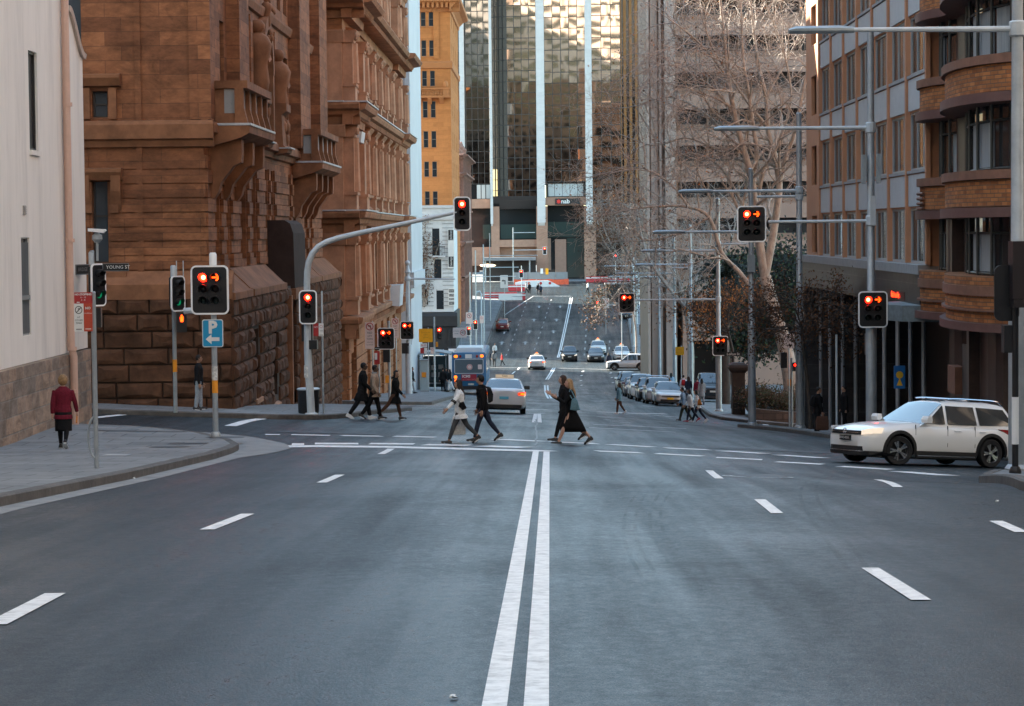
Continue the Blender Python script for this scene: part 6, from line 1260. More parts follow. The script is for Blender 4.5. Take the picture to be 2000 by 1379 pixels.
p = Vector((at(1213, 455, 346).x, 346, gz(12, 346)+.15)); t = thing('street_kiosk', p, 'dark low kiosk at the top of the right footpath', 'kiosk'); mb = MB(); mb.box((p.x-2.2, 346, p.z), (p.x+2.4, 348, p.z+2.3)); mb.build('kiosk_body', M('kiosk_dark', (.02, .02, .021), .5, .2, 2), t); mb = MB(); mb.box((p.x-2.4, 345.5, p.z+2.3), (p.x+2.6, 348.2, p.z+2.5)); mb.build('roof', GF, t)
# ---------------------------------------------------------------- vehicles
TYRE = M('tyre_rubber', (.012, .012, .013), .75); RIM = M('alloy_rim', (.55, .56, .58), .25, metal=.9); TRIM = M('black_plastic_trim', (.014, .014, .016), .5); CGL = glass('car_glass', (.012, .015, .018), .03, .9); CHR = M('chrome', (.7, .7, .72), .12, metal=1.0)
HLAMP = M('headlamp_glass', (.42, .44, .46), .08, spec=.9); HLON = M('headlamp_lit', (.9, .8, .6), .2, emit=(1, .8, .65), est=.10); TLAMP = M('tail_lamp_red', (.28, .012, .01), .12, spec=.8); TLON = M('tail_lamp_lit', (.5, .03, .01), .2, emit=(1, .05, .006), est=.25); INDI = M('indicator_lit', (.8, .3, .02), .3, emit=(1, .12, .006), est=.5); PLATE = M('plate_white', (.55, .55, .5), .5); PLBLK = M('plate_black', (.012, .012, .012), .4); PLYEL = M('plate_yellow', (.75, .42, .02), .5); TAXI = M('taxi_sign', (.75, .68, .55), .4, emit=(1, .6, .2), est=.03)
CGW = M('windscreen_glass', (.03, .037, .042), .05, spec=.9); CGW.node_tree.nodes['Principled BSDF'].inputs['IOR'].default_value = 1.85
def paint(name, c, metal=0.0): return M('paint_'+name, c, .28, metal=metal, spec=.5, coat=.6)
PLAN = [(0, .54), (.035, .70), (.09, .82), (.18, .905), (.32, .957), (.55, .99), (.9, 1.0)]
def frac(d):
    if d >= PLAN[-1][0]: return 1.0
    for (a, x), (b, y) in zip(PLAN, PLAN[1:]):
        if d <= b: return x+(y-x)*(d-a)/(b-a)
def dist(f):
    if f <= PLAN[0][1]: return .025*(f/PLAN[0][1])**2-.025
    for (a, x), (b, y) in zip(PLAN, PLAN[1:]):
        if f <= y: return a+(b-a)*(f-x)/(y-x)
    return .85
def tab(T, x):
    if x <= T[0][0]: return T[0][1]
    for (a, p), (b, q) in zip(T, T[1:]):
        if x <= b: return p+(q-p)*(x-a)/(b-a)
    return T[-1][1]
def stab(T, x):                                   # smoothed table
    return sum(tab(T, x+d) for d in (-.06, -.03, 0, .03, .06))/5
def make_car(name, loc, rz, label, col, L=4.4, W=1.78, H=1.47, wb=2.6, fo=.86, wr=.32, belt=.92, hood=.80, ws=(.62, -.12), rear=(-1.55, -1.95), top=None, deck=None, clear=.18, cls='car', lights=None, plate=None, rplate=None, arch_trim=False, rails=False, sunroof=False, steer=0, taxi=False, rim5=True, grille=True, group=None, notch=True, rack=False, lit=False, brake=False):
    """x forward from the middle of the car; ws = windscreen foot / top, rear = rear window top / foot"""
    root = thing(name, loc, label, cls, group, rz); h = L/2; xf = h-fo; xr = xf-wb
    loc0 = root.location.copy(); root.location = (0, 0, 0)
    top = top or [(-h, hood+.02), (rear[1]+.05, belt), (ws[0], belt-.02), (h-.35, hood), (h-.12, hood-.07), (h, hood-.17)]
    bot = [(-h, .34), (-h+.15, .26), (-h+.4, clear), (h-.5, clear), (h-.15, .22), (h, .28)]
    def sw(z): return tab([(.15, .92), (.34, .985), (.55, 1.0), (belt-.08, .975), (belt+.1, .93)], z)
    xs = sorted(set([round(x, 3) for x in [-h, -h+.03, -h+.08, -h+.16, -h+.3, -h+.5, h-.5, h-.3, h-.16, h-.08, h-.03, h]+frange(-h+.7, h-.7, .22)]))
    body = MB(); rs = []
    for x in xs:
        f = frac(min(h-abs(x), 2))*W/2; zb = tab(bot, x); zt = stab(top, x); zz_ = [zb, zb+.02, zb+.10, .42, .58, zt-.12, zt-.03, zt]
        pts = [(f*.72, zz_[0]), (f*.93*sw(zz_[2]), zz_[1]+.01), (f*sw(.3), zz_[2]), (f*sw(.45), max(.40, zb+.12)), (f, .60), (f*sw(zt-.1), max(.62, zt-.13)), (f*.93*sw(zt), zt-.025), (f*.82, zt), (f*.4, zt+.018)]
        rs.append([(x, y, z) for y, z in pts]+[(x, -y, z) for y, z in pts[::-1]])
    body.rings(rs)
    # cabin
    xa, xb = rear[1], ws[0]; roofT = [(rear[1], belt-.04), (rear[0], H-.05), (rear[0]+.35, H-.012), (ws[1]-.35, H), (ws[1], H-.035), (ws[0], belt-.04)]
    def roof(x): return max(belt-.04, sum(tab(roofT, x+d) for d in (-.09, -.045, 0, .045, .09))/5) if rear[0]-.05 < x < ws[1]+.12 else tab(roofT, x)
    wbel, wrf = W/2*.935, W/2*.70
    def ys(x, z):                                 # outer half-width of the cabin side
        pl = frac(min(h-abs(x), 2)) if x < 0 else 1.0
        t = (z-belt)/max(.01, H-belt); return (wbel+(wrf-wbel)*max(0, t))*min(1, pl*1.0+.0)
    cx = sorted(set([round(v, 3) for v in frange(xa, xb, .09)]+[ws[1], rear[0]])); rs = []
    for x in cx:
        r = roof(x); b0 = belt-.06
        e = min(.07, max(.003, (r-b0)*.3)); pts = [(ys(x, b0), b0), (ys(x, (b0+r)/2), (b0+r-e)/2), (ys(x, r-e), r-e), (ys(x, r-e)-.045, r-e*.28), (ys(x, r-e)-.16, r), (ys(x, r)*.4, r+.022)]
        rs.append([(x, y, z) for y, z in pts]+[(x, -y, z) for y, z in pts[::-1]])
    cab = MB(); cab.rings(rs)
    bo = body.build('body', [paint(*col), TRIM], root, True, ang=42)
    cut = MB()
    for x in (xf, xr):
        for s_ in (-1, 1): cut.lathe((x, s_*(W/2-.05), wr), [(.02, -.22), (wr+.065, -.22), (wr+.065, .3), (.02, .3)], 26, 'Y')
    cut.cur = 0; cm = bpy.data.meshes.new('cut'); cm.from_pydata([tuple(v) for v in cut.v], [], cut.f); cm.materials.append(MATS['paint_'+col[0]]); cm.materials.append(TRIM); cm.polygons.foreach_set('material_index', [1]*len(cm.polygons)); co = bpy.data.objects.new('cut', cm); COL.objects.link(co)
    md = bo.modifiers.new('b', 'BOOLEAN'); md.operation = 'DIFFERENCE'; md.object = co; md.solver = 'EXACT'
    bpy.context.view_layer.update(); dg = bpy.context.evaluated_depsgraph_get(); nm = bpy.data.meshes.new_from_object(bo.evaluated_get(dg)); bo.modifiers.clear(); old = bo.data; bo.data = nm; bpy.data.meshes.remove(old); bpy.data.objects.remove(co); bpy.data.meshes.remove(cm); nm.name = 'body'
    cab.build('cabin', paint(*col), root, True, ang=42)
    # windows
    def side(poly, nm_, mat, s_, out=.006):
        mb = MB(); pts = [(x, s_*(ys(x, z)+out), z) for x, z in poly]; inn = [(x, s_*(ys(x, z)-.03), z) for x, z in poly]; n = len(pts)
        mb.add(pts+inn, [tuple(range(n))[::-s_ if s_ < 0 else 1] if s_ < 0 else tuple(range(n))]+[(i, (i+1) % n, n+(i+1) % n, n+i) for i in range(n)]); return mb.build(nm_, mat, root)
    z0, z1 = belt+.015, H-.115; sl_f = (ws[1]-ws[0])/(H-belt); sl_r = (rear[0]-rear[1])/(H-belt)
    def xfr(z): return ws[0]+sl_f*(z-belt)-.10
    def xre(z): return rear[1]+sl_r*(z-belt)+.12
    xB = (xf+xr)/2-.02; xC = xr+.28 if notch else xr+.42
    for s_ in (-1, 1):
        side([(xB+.05, z0), (xfr(z0)-.05, z0), (xfr(z1), z1), (xB+.03, z1+.01)], 'side_window', CGL, s_)
        side([(max(xC, xre(z0)+.05), z0), (xB-.04, z0), (xB-.05, z1+.01), (max(xC+.02, xre(z1)+.02), z1)], 'side_window', CGL, s_)
        if not notch: side([(xre(z0)+.02, z0+.02), (xC-.09, z0), (xC-.06, z1), (xre(z1)+.02, z1-.03)], 'side_window', CGL, s_)
    def topglass(xA, xB_, nm_, mat, f0, f1, out=.012, n=7):
        mb = MB(); vs = []
        for i in range(n+1):
            x = xA+(xB_-xA)*i/n; r = roof(x); w0 = (ys(x, r-.04))*(f0+(f1-f0)*i/n)
            dn = Vector((roof(x-.02)-roof(x+.02), 0, .04)).normalized()*out
            for k in range(-3, 4): vs.append((x+dn.x, w0*k/3, r+dn.z+.022*(1-(k/3)**2)*.8-.012*abs(k/3)**3))
        mb.add(vs, [(i*7+k, i*7+k+1, (i+1)*7+k+1, (i+1)*7+k)[::-1] for i in range(n) for k in range(6)]); o = mb.build(nm_, mat, root, True, ang=80); o.data.flip_normals() if xB_ < xA else None; return o
    topglass(ws[1]+.02, ws[0]-.07, 'windscreen', CGW, .93, .95); topglass(rear[1]+.09, rear[0]-.02, 'rear_window', CGW, .88, .90)
    if sunroof: topglass(rear[0]+.5, ws[1]-.10, 'sunroof', M('sunroof_glass', (.008, .009, .01), .05, spec=.8), .72, .72, .012)
    def ribbon(nm_, mat, y0, y1, z0, z1, front=True, out=.012, th=.04, n=10, z0b=None, z1b=None, parent=None, setb=0.0):
        z0b = z0 if z0b is None else z0b; z1b = z1 if z1b is None else z1b; mb = MB(); rs = []
        for i in range(n+1):
            t = i/n; y = y0+(y1-y0)*t; za, zb_ = z0+(z0b-z0)*t, z1+(z1b-z1)*t
            q = []
            for z, o_ in ((za, out), (zb_, out), (zb_, -th), (za, -th)):
                f = min(.999, abs(y)/(W/2*sw(z))); d = dist(f)+setb; x = h-d+o_*(1 if f < .9 else .4); yy = y+(o_*.9*(1 if y > 0 else -1) if f > .85 else 0)
                q.append((x if front else -x, yy, z))
            rs.append(q)
        mb.rings(rs); return mb.build(nm_, mat, parent or root)
    hz = hood-.17
    if grille:
        ribbon('grille', TRIM, -W*.30, W*.30, hz-.10, hz-.01); ribbon('lower_grille', TRIM, -W*.33, W*.33, .26, .40)
        g = ribbon('grille_bar', CHR, -W*.29, W*.29, hz-.062, hz-.05, out=.02)
    for s_ in (-1, 1):
        ribbon('headlight', HLON if (lit and (lit != 'one' or s_ > 0)) else HLAMP, s_*W*.31, s_*W*.475, hz-.10, hz+.0, z0b=hz-.05, z1b=hz+.08, n=12)
        ribbon('tail_light', TLON if brake else TLAMP, s_*W*.31, s_*W*.485, belt-.21, belt-.11, False, n=12, z1b=belt-.06)
        if brake: ribbon('indicator', INDI, s_*W*.37, s_*W*.45, belt-.195, belt-.12, False, out=.02, n=5)
        mb = MB(); mb.rings([[(ws[0]-.12+dx, s_*y, belt+.03+dz) for dx, dz in ((-.06, 0), (.06, .0), (.08, .08), (.04, .15), (-.05, .15), (-.07, .06))] for y in (W/2*.92, W/2+.02, W/2+.13, W/2+.16)]); mb.build('wing_mirror', paint(*col) if cls != 'taxi' else TRIM, root, True)
    ribbon('number_plate', plate or PLATE, -.19, .19, hood-.41, hood-.30, out=.025, n=2); ribbon('number_plate', rplate or PLATE, -.19, .19, .60, .71, False, out=.02, n=2)
    ribbon('rear_bumper_trim', TRIM, -W*.40, W*.40, .25, .38, False)
    def wheel(x, s_, st):
        c = Vector((x, s_*(W/2-.115), wr)); m = Matrix.Rotation(st, 3, 'Z')
        def tr(mb): mb.v = [tuple(m @ (Vector(v)-c)+c) for v in mb.v]; return mb
        mb = MB(); rt = wr; mb.lathe(c, [(rt*.66, -.10), (rt*.93, -.11), (rt, -.08), (rt, .08), (rt*.93, .11), (rt*.66, .10), (rt*.64, 0), (rt*.66, -.10)], 28, 'Y', False); w = tr(mb).build('wheel', TYRE, root, True, ang=50)
        mb = MB(); mb.lathe(c, [(rt*.66, -.095), (rt*.70, -.095), (rt*.70, .095), (rt*.66, .095), (rt*.62, .06), (rt*.6, -.06), (rt*.66, -.095)], 24, 'Y', False); mb.lathe(c, [(.02, .05*s_), (.055, .05*s_), (.06, .095*s_), (.02, .1*s_)][::1], 12, 'Y')
        for k in range(5):
            for da in (-.17, .17):
                a0 = 2*math.pi*k/5; a1 = a0+da
                p0 = c+Vector((math.cos(a0+da*.35)*.05, -0.075*s_*-1, math.sin(a0+da*.35)*.05)); p1 = c+Vector((math.cos(a1)*rt*.66, .085*s_, math.sin(a1)*rt*.66)); t_ = Vector((-math.sin(a0), 0, math.cos(a0)))*.018; o_ = Vector((0, -.035*s_, 0))
                mb.rings([[p0+t_, p0-t_, p0-t_+o_, p0+t_+o_], [p1+t_*1.2, p1-t_*1.2, p1-t_*1.2+o_, p1+t_*1.2+o_]])
        r_ = tr(mb).build('rim', RIM, w); mb = MB(); mb.lathe(c, [(.0, -.06), (rt*.6, -.06), (rt*.6, 0), (.0, 0)], 18, 'Y'); tr(mb).build('brake_disc', TRIM, w)
    for x, st in ((xf, steer), (xr, 0)):
        for s_ in (-1, 1): wheel(x, s_, st)
    mb = MB(); mb.box((xr-.3, -W/2+.2, clear-.03), (xf+.3, W/2-.2, .5)); mb.build('underbody', TRIM, root)
    for s_ in (-1, 1):
        mb = MB()
        for x in (xB-.28, xr+.12 if notch else xr+.28): mb.tube([(x-.09, s_*(W/2*.985+.012), belt-.135), (x, s_*(W/2*.985+.03), belt-.13), (x+.09, s_*(W/2*.985+.012), belt-.135)], .014, 6); mb.mark()
        mb.build_each('door_handle', paint(*col), root, True)
        mb = MB()
        for x in (xB, xf-.42, xr+.32 if notch else xr+.5):
            q = [(x+.0, .30), (x, .5), (x-.005, belt-.1), (x-.01, belt-.02)]
            mb.rings([[(a-.005, s_*(W/2*sw(z)+.004), z), (a+.005, s_*(W/2*sw(z)+.004), z), (a+.005, s_*(W/2*sw(z)-.02), z), (a-.005, s_*(W/2*sw(z)-.02), z)] for a, z in q])
        mb.build('door_seam', TRIM, root)
    if arch_trim:
        for x in (xf, xr):
            for s_ in (-1, 1):
                mb = MB(); k = 20; rs = []
                for i in range(k+1):
                    a = math.pi*(-.06+1.12*i/k)
                    rs.append([(x+math.cos(a)*r, s_*(W/2*sw(max(.2, wr+math.sin(a)*r))*frac(min(2, h-abs(x+math.cos(a)*r)))+o_), wr+math.sin(a)*r) for r, o_ in ((wr+.055, .012), (wr+.055, -.06), (wr+.135, -.06), (wr+.13, .014))])
                mb.rings(rs); mb.build('wheel_arch_trim', TRIM, root, True)
        for s_ in (-1, 1):
            mb = MB(); mb.box((xr+wr+.12, s_*W/2*.985-.02 if s_ > 0 else s_*W/2*.985-.012, .19), (xf-wr-.12, s_*W/2*.985+.012 if s_ > 0 else s_*W/2*.985+.02, .345)); sl_ = mb.build('sill_trim', TRIM, root); mb = MB(); y_ = s_*(W/2*.985+.016); mb.box((xr+wr+.16, min(y_, y_-.01*s_), .225), (xf-wr-.16, max(y_, y_-.01*s_), .25)); mb.build('chrome_strip', CHR, sl_)
        ribbon('bumper_trim', TRIM, -W*.47, W*.47, .20, .30, out=.02, n=16); ribbon('bumper_strip', CHR, -W*.36, W*.36, .285, .30, out=.03, n=12)
    if rails:
        for s_ in (-1, 1):
            mb = MB(); q = [(x, s_*(ys(x, H-.05)-.06), roof(x)+.02+.045*min(1, 8*min((x-rear[0]+.05), (ws[1]+.05-x)))) for x in frange(rear[0]-.03, ws[1]-.15, .15)]; mb.tube(q, .02, 6); mb.build('roof_rail', CHR, root, True)
    if rack:
        mb = MB()
        for x in (rear[0]+.4, ws[1]-.4): mb.tube([(x, -W*.38, H+.09), (x, W*.38, H+.09)], .025, 6); mb.mark()
        mb.build_each('roof_rack', CHR, root)
    if taxi:
        mb = MB(); x = (rear[0]+ws[1])/2-.1; mb.rings([[(x-.09, y, H+.02), (x+.09, y, H+.02), (x+.07, y, H+.15), (x-.07, y, H+.15)] for y in (-.38, .38)]) if taxi == 'wide' else mb.rings([[(x-.12+.05*t, y, H+.02+.17*t) for y in (-.3+.1*t, .3-.1*t)]+[(x+.12-.05*t, y, H+.02+.17*t) for y in (.3-.1*t, -.3+.1*t)] for t in (0, .6, 1)]); ts = mb.build('taxi_sign', TAXI, root)
        if taxi == 'wide': text_mb('TAXI', .11, (x-.095, 0, H+.085), (0, -1, 0), (0, 0, 1)).build('lettering', TRIM, ts)
        else: mb = MB(); mb.prism([(x-.02, -.13, H+.19), (x-.02, .13, H+.19), (x-.02, 0, H+.34)], (.05, 0, 0)); mb.build('roof_lamp', INDI, ts)
    root.location = loc0
    return root
def pitch(o, y0, y1, x):                          # lie on the slope of the street
    pass
def on_road(px, py=None, Y=None, x=None):
    if Y is None: p = G(px, py)
    else: X = at(px, 455, Y).x if x is None else x; p = Vector((X, Y, gz(X, Y)))
    return p
def lay(o, rz):                                   # turn to heading rz and tilt with the road under the wheels
    p = o.location; d = Vector((math.cos(rz), math.sin(rz))); e = 1.3
    a = gz(p.x+d.x*e, p.y+d.y*e); b = gz(p.x-d.x*e, p.y-d.y*e); l_ = gz(p.x-d.y*.7, p.y+d.x*.7); r_ = gz(p.x+d.y*.7, p.y-d.x*.7)
    X = Vector((d.x*2*e, d.y*2*e, a-b)).normalized(); Yv = Vector((-d.y*1.4, d.x*1.4, l_-r_)).normalized(); Z = X.cross(Yv).normalized(); Yv = Z.cross(X)
    o.rotation_euler = Matrix(((X.x, Yv.x, Z.x), (X.y, Yv.y, Z.y), (X.z, Yv.z, Z.z))).to_euler()
    o.location.z = max((a+b)/2, gz(p.x, p.y))+.006
    return o
NORTH, SOUTH = R(90), R(-90)
# white wagon coming out of the right side street
gp = on_road(1806, Y=56.2); GOLF = make_car('station_wagon', gp, 0, 'white estate wagon with black arch trim and roof rails turning out of the side street', ('white', (.82, .83, .83)), 4.58, 1.80, 1.50, 2.635, .87, .335, .96, .93, (.86, .06), (-1.72, -2.06), arch_trim=True, rails=True, sunroof=True, steer=R(-14), notch=False, plate=PLBLK, lit='one',
    top=[(-2.29, .84), (-2.2, .97), (.78, .975), (1.2, .945), (1.6, .90), (1.9, .845), (2.12, .78), (2.22, .72), (2.29, .62)])
lay(GOLF, R(180+29))
def on_car(o, mb, name, mat, parent=None):        # extra part given in the car's own axes
    ob = mb.build(name, mat, None); off = ob.location.copy(); ob.parent = parent or o; ob.location = off; return ob
mb = MB(); c = Vector((2.325, 0, .725))
for i in range(20):
    a, b = 2*math.pi*i/20, 2*math.pi*(i+1)/20; mb.prism([c+Vector((0, r*math.cos(t), r*math.sin(t))) for r, t in ((.058, a), (.058, b), (.07, b), (.07, a))], (.014, 0, 0))
for pts in (((-.03, .045), (0, .0), (.03, .045)), ((-.048, .01), (-.022, -.045), (0, .0), (.022, -.045), (.048, .01))):
    for (y0, z0), (y1, z1) in zip(pts, pts[1:]): mb.tube([c+Vector((.008, y0, z0)), c+Vector((.008, y1, z1))], .007, 5)
on_car(GOLF, mb, 'badge', CHR)
t_ = text_mb('AHO-93A', .085, (2.345, 0, .575), (0, 1, 0), (0, 0, 1), .002); on_car(GOLF, t_, 'plate_lettering', SWHITE)
t = make_car('taxi', on_road(980, Y=101.5), 0, 'silver taxi sedan seen from behind with lit orange tail lamps, at the crossing', ('silver', (.72, .73, .74), .0), 4.83, 1.83, 1.46, 2.77, .95, .33, .98, .86, (.78, .0), (-1.15, -1.95), cls='taxi', taxi='wide', brake=True, rplate=M('plate_blue', (.10, .45, .62), .5), top=[(-2.41, .92), (-2.25, 1.03), (-1.9, 1.04), (.78, .95), (1.9, .80), (2.41, .64)]); lay(t, NORTH+R(1))
t = make_car('taxi', on_road(1046, Y=254), 0, 'white taxi sedan seen from behind with amber tail lamps in the valley', ('taxi_white', (.75, .74, .71)), 4.8, 1.82, 1.46, 2.77, .95, .33, .97, .86, (.78, .0), (-1.15, -1.95), cls='taxi', taxi='dome', brake=True, top=[(-2.4, .92), (-2.25, 1.02), (-1.9, 1.03), (.78, .95), (1.9, .80), (2.4, .64)]); lay(t, NORTH)
t = make_car('hatchback', on_road(1110, Y=267), 0, 'dark small car with headlamps lit waiting at the foot of the hill', ('black', (.012, .013, .015)), 4.1, 1.72, 1.62, 2.5, .8, .31, 1.0, .92, (.85, .25), (-1.5, -1.9), lit=True); lay(t, SOUTH)
t = make_car('sedan', on_road(1161, Y=266), 0, 'black sedan with three white marks of light, right of the lit small car', ('black2', (.014, .016, .019)), 4.8, 1.85, 1.45, 2.85, .85, .33, .95, .84, (.75, -.05), (-1.2, -2.0), lit=False); t['label'] = 'black sedan waiting in front of a white taxi at the foot of the hill'; lay(t, SOUTH)
t = make_car('taxi', on_road(1166, Y=277), 0, 'white taxi with roof lamp waiting behind the black sedan', ('taxi_white', (.75, .74, .71)), 4.8, 1.82, 1.46, 2.77, .95, .33, .97, .86, (.78, .0), (-1.15, -1.95), cls='taxi', taxi='dome'); lay(t, SOUTH)
t = make_car('taxi', on_road(1212, Y=268), 0, 'white taxi with orange roof lamp behind the turning silver crossover', ('taxi_white', (.75, .74, .71)), 4.8, 1.82, 1.46, 2.77, .95, .33, .97, .86, (.78, .0), (-1.15, -1.95), cls='taxi', taxi='dome', lit=False); lay(t, SOUTH)
t = make_car('crossover', on_road(1225, Y=250), 0, 'silver crossover crossing the street sideways beyond the parked cars', ('silver_blue', (.48, .51, .54), .2), 4.55, 1.84, 1.70, 2.7, .9, .36, 1.05, .95, (.8, -.0), (-1.45, -2.1), arch_trim=True, notch=False, clear=.22); lay(t, R(176))
# cars parked along the right kerb, nearest first
PK = 'cars parked along the right kerb'
def park(px, Y, kw, lb, nm='parked_car'):
    c = make_car(nm, on_road(px, Y=Y), 0, lb, group=PK, **kw); lay(c, SOUTH+R(1.5)); return c
park(1301, 148, dict(col=('silver2', (.62, .63, .63), .0), L=4.54, W=1.77, H=1.47, plate=PLYEL), 'silver sedan with yellow number plate parked nearest on the right')
park(1283, 155.5, dict(col=('pale_silver', (.50, .51, .52), .0), L=4.8, W=1.85, H=1.70, belt=1.0, hood=.95, rear=(-1.8, -2.2), notch=False, rack=True), 'pale silver wagon with roof bars parked behind the nearest silver sedan')
park(1266, 164, dict(col=('black', (.012, .013, .015)), L=4.6, W=1.8, H=1.62, belt=1.0, hood=.92, rear=(-1.6, -2.1), notch=False), 'black parked car between the roof-barred wagon and the white utility')
park(1250, 173, dict(col=('ute_white', (.70, .70, .69)), L=5.2, W=1.86, H=1.80, belt=1.15, hood=1.08, wr=.38, ws=(.85, .25), rear=(-.6, -.9), clear=.28), 'white parked utility truck with a tall bonnet')
park(1238, 182.5, dict(col=('maroon', (.10, .012, .016), .2), L=4.4, W=1.75, H=1.46), 'maroon car parked behind the white utility truck')
park(1229, 193, dict(col=('black2', (.014, .016, .019)), L=4.7, W=1.85, H=1.72, belt=1.05, hood=1.0, rear=(-1.7, -2.2), notch=False, rails=True), 'black off-roader parked behind the maroon car')
park(1222, 203, dict(col=('taxi_white', (.75, .74, .71)), L=4.6, W=1.82, H=1.66, belt=1.02, hood=.95, rear=(-1.7, -2.15), notch=False), 'white car parked farthest down, below the turning crossover')
t = make_car('hatchback', on_road(981, Y=307), 0, 'dark red hatchback driving up the hill on the left', ('dark_red', (.13, .014, .016), .2), 4.0, 1.72, 1.55, 2.5, .8, .31, .95, .85, (.8, .2), (-1.6, -1.95)); lay(t, NORTH-R(3))
t = make_car('sedan', on_road(1221, Y=322), 0, 'black car coming down the hill behind the overhead dual signal', ('black', (.012, .013, .015)), 4.7, 1.82, 1.46); lay(t, SOUTH)
q = at(1385, 455, 160); t = make_car('parked_car', Vector((q.x, 160, gz(q.x, 160)+.15)), 0, 'dark van standing in the side lane behind the lower dual signal', ('black2', (.014, .016, .019)), L=4.8, W=1.9, H=1.9, belt=1.2, hood=1.05, rear=(-2.0, -2.3), notch=False); lay(t, SOUTH); t.location.z += .15
# blue bus at the stop
bp = on_road(913, Y=176); bz = bp.z; BUS = thing('bus', bp, 'blue city bus seen from behind with a red advert, stopped at the shelter', 'bus'); BLU = M('bus_blue', (.025, .13, .26), .35, .1, .6, coat=.3, stain=.25, sscale=1.5)
def brk(y, w, z0, z1, r=.16):
    q = []
    for cx_, cz_, a0 in ((w-r, z0+.05, -90), (w-r, z1-r, 0), (-w+r, z1-r, 90), (-w+r, z0+.05, 180)):
        rr = r if cz_ > z0+.1 else .05
        q += [(bp.x+cx_+(r-rr)*(1 if cx_ > 0 else -1)+rr*math.cos(R(a0+90*i/4)), y, bz+cz_+rr*math.sin(R(a0+90*i/4))) for i in range(5)]
    return q
mb = MB(); mb.rings([brk(176-.06, 1.15, .5, 2.95), brk(176, 1.24, .34, 3.05), brk(188, 1.24, .34, 3.05), brk(188.1, 1.15, .5, 2.95)]); mb.build('body', BLU, BUS, True)
mb = MB(); mb.rings([brk(177, .95, 3.04, 3.36, .1), brk(181, .95, 3.04, 3.36, .1)]); mb.build('roof_unit', M('bus_white', (.68, .69, .69), .4), BUS, True)
Fb = Fr((bp.x, 175.93, bz), 0); mb = MB(); Fb.plate(mb, 0, 2.05, 2.08, 1.02, -.02, .01, .12); rw = mb.build('rear_window', glass('bus_glass', (.10, .13, .15), .1, .8), BUS)
mb = MB(); Fb.ring(mb, 0, 2.05, 2.14, 1.08, .05, -.01, .02, .13); mb.build('window_frame', M('bus_frame_grey', (.5, .53, .55), .4), rw); mb = MB(); Fb.plate(mb, .05, 2.0, .42, .42, .011, .014, .2); Fb.plate(mb, .8, 2.0, .28, .34, .011, .014, .02); mb.build('window_sticker', SPINK, rw); mb = MB(); Fb.ring(mb, .05, 2.0, .36, .36, .035, .015, .018, .17); mb.build('sticker_ring', SRED, rw)
mb = MB(); Fb.plate(mb, -.02, 2.78, .48, .30, -.01, .015, .02); mb.build('route_display', SWHITE, BUS)
mb = MB(); Fb.plate(mb, -.0, 1.23, 1.10, .46, -.01, .012, .01); ad = mb.build('advert', M('advert_red', (.34, .02, .04), .5), BUS); Fb.text('ICMS', .27, -.2, 1.31, SWHITE, ad, .014, .008); Fb.text('#1 OPEN DAY', .15, 0, 1.08, M('advert_pink', (.6, .25, .25), .5), ad, .014)
mb = MB()
for x, y, w, h_ in ((-.95, 2.78, .26, .2), (.95, 2.80, .24, .2), (-.98, 1.27, .22, .22), (-.96, 1.0, .18, .22)): Fb.plate(mb, x, y, w, h_, -.01, .02, .08); mb.mark()
mb.build_each('marker_lamp', INDI, BUS); mb = MB()
for x, y in ((-.62, 2.78), (.6, 2.78), (.98, 1.2), (.98, .95)): Fb.plate(mb, x, y, .16, .2, -.01, .018, .07); mb.mark()
mb.build_each('tail_light', TLAMP, BUS); mb = MB(); Fb.plate(mb, 0, .48, 2.3, .26, -.04, .03, .04); mb.build('bumper', TRIM, BUS); mb = MB(); Fb.plate(mb, .15, .74, .42, .12, -.01, .02, .01); mb.build('number_plate', PLATE, BUS)
for s_ in (-1, 1):
    mb = MB(); mb.box((bp.x+s_*1.245-.004, 176.6, bz+1.5), (bp.x+s_*1.245+.004, 187.4, bz+2.6)); mb.build('side_window', CGL, BUS)
    for y in (179, 185.5): mb = MB(); mb.lathe((bp.x+s_*1.1, y, bz+.48), [(.05, -.14), (.45, -.14), (.48, -.1), (.48, .1), (.45, .14), (.05, .14)], 22, 'X'); mb.build('wheel', TYRE, BUS, True)
# ---------------------------------------------------------------- people
SKINL = M('skin_light', (.52, .30, .22), .55); SKIND = M('skin_dark', (.10, .055, .035), .5); SKINM = M('skin_tan', (.36, .20, .13), .55)
CLO = {k: M('cloth_'+k, c, .85, .22, 22, .25, bscale=60, spec=.2) for k, c in dict(black=(.010, .010, .012), jet=(.006, .006, .007), red=(.13, .010, .022), grey=(.22, .23, .24), jeans=(.30, .34, .38), white=(.70, .71, .71), tan=(.36, .26, .19), brown=(.09, .045, .03), teal=(.14, .26, .32), blue=(.30, .42, .55), navy=(.025, .03, .05), pink=(.65, .14, .26), orange=(.62, .22, .05), dgrey=(.06, .065, .07), scarlet=(.45, .03, .03), olive=(.05, .05, .035)).items()}
HAIR = {k: M('hair_'+k, c, .6, .35, 30, .3, spec=.3) for k, c in dict(black=(.010, .008, .008), brown=(.045, .022, .014), blond=(.34, .21, .11), grey=(.30, .28, .26), sandy=(.27, .16, .075), dark=(.022, .013, .010)).items()}
SHOE = {k: M('shoe_'+k, c, .5) for k, c in dict(black=(.012, .012, .013), white=(.62, .62, .62), red=(.45, .04, .06), brown=(.06, .03, .02)).items()}
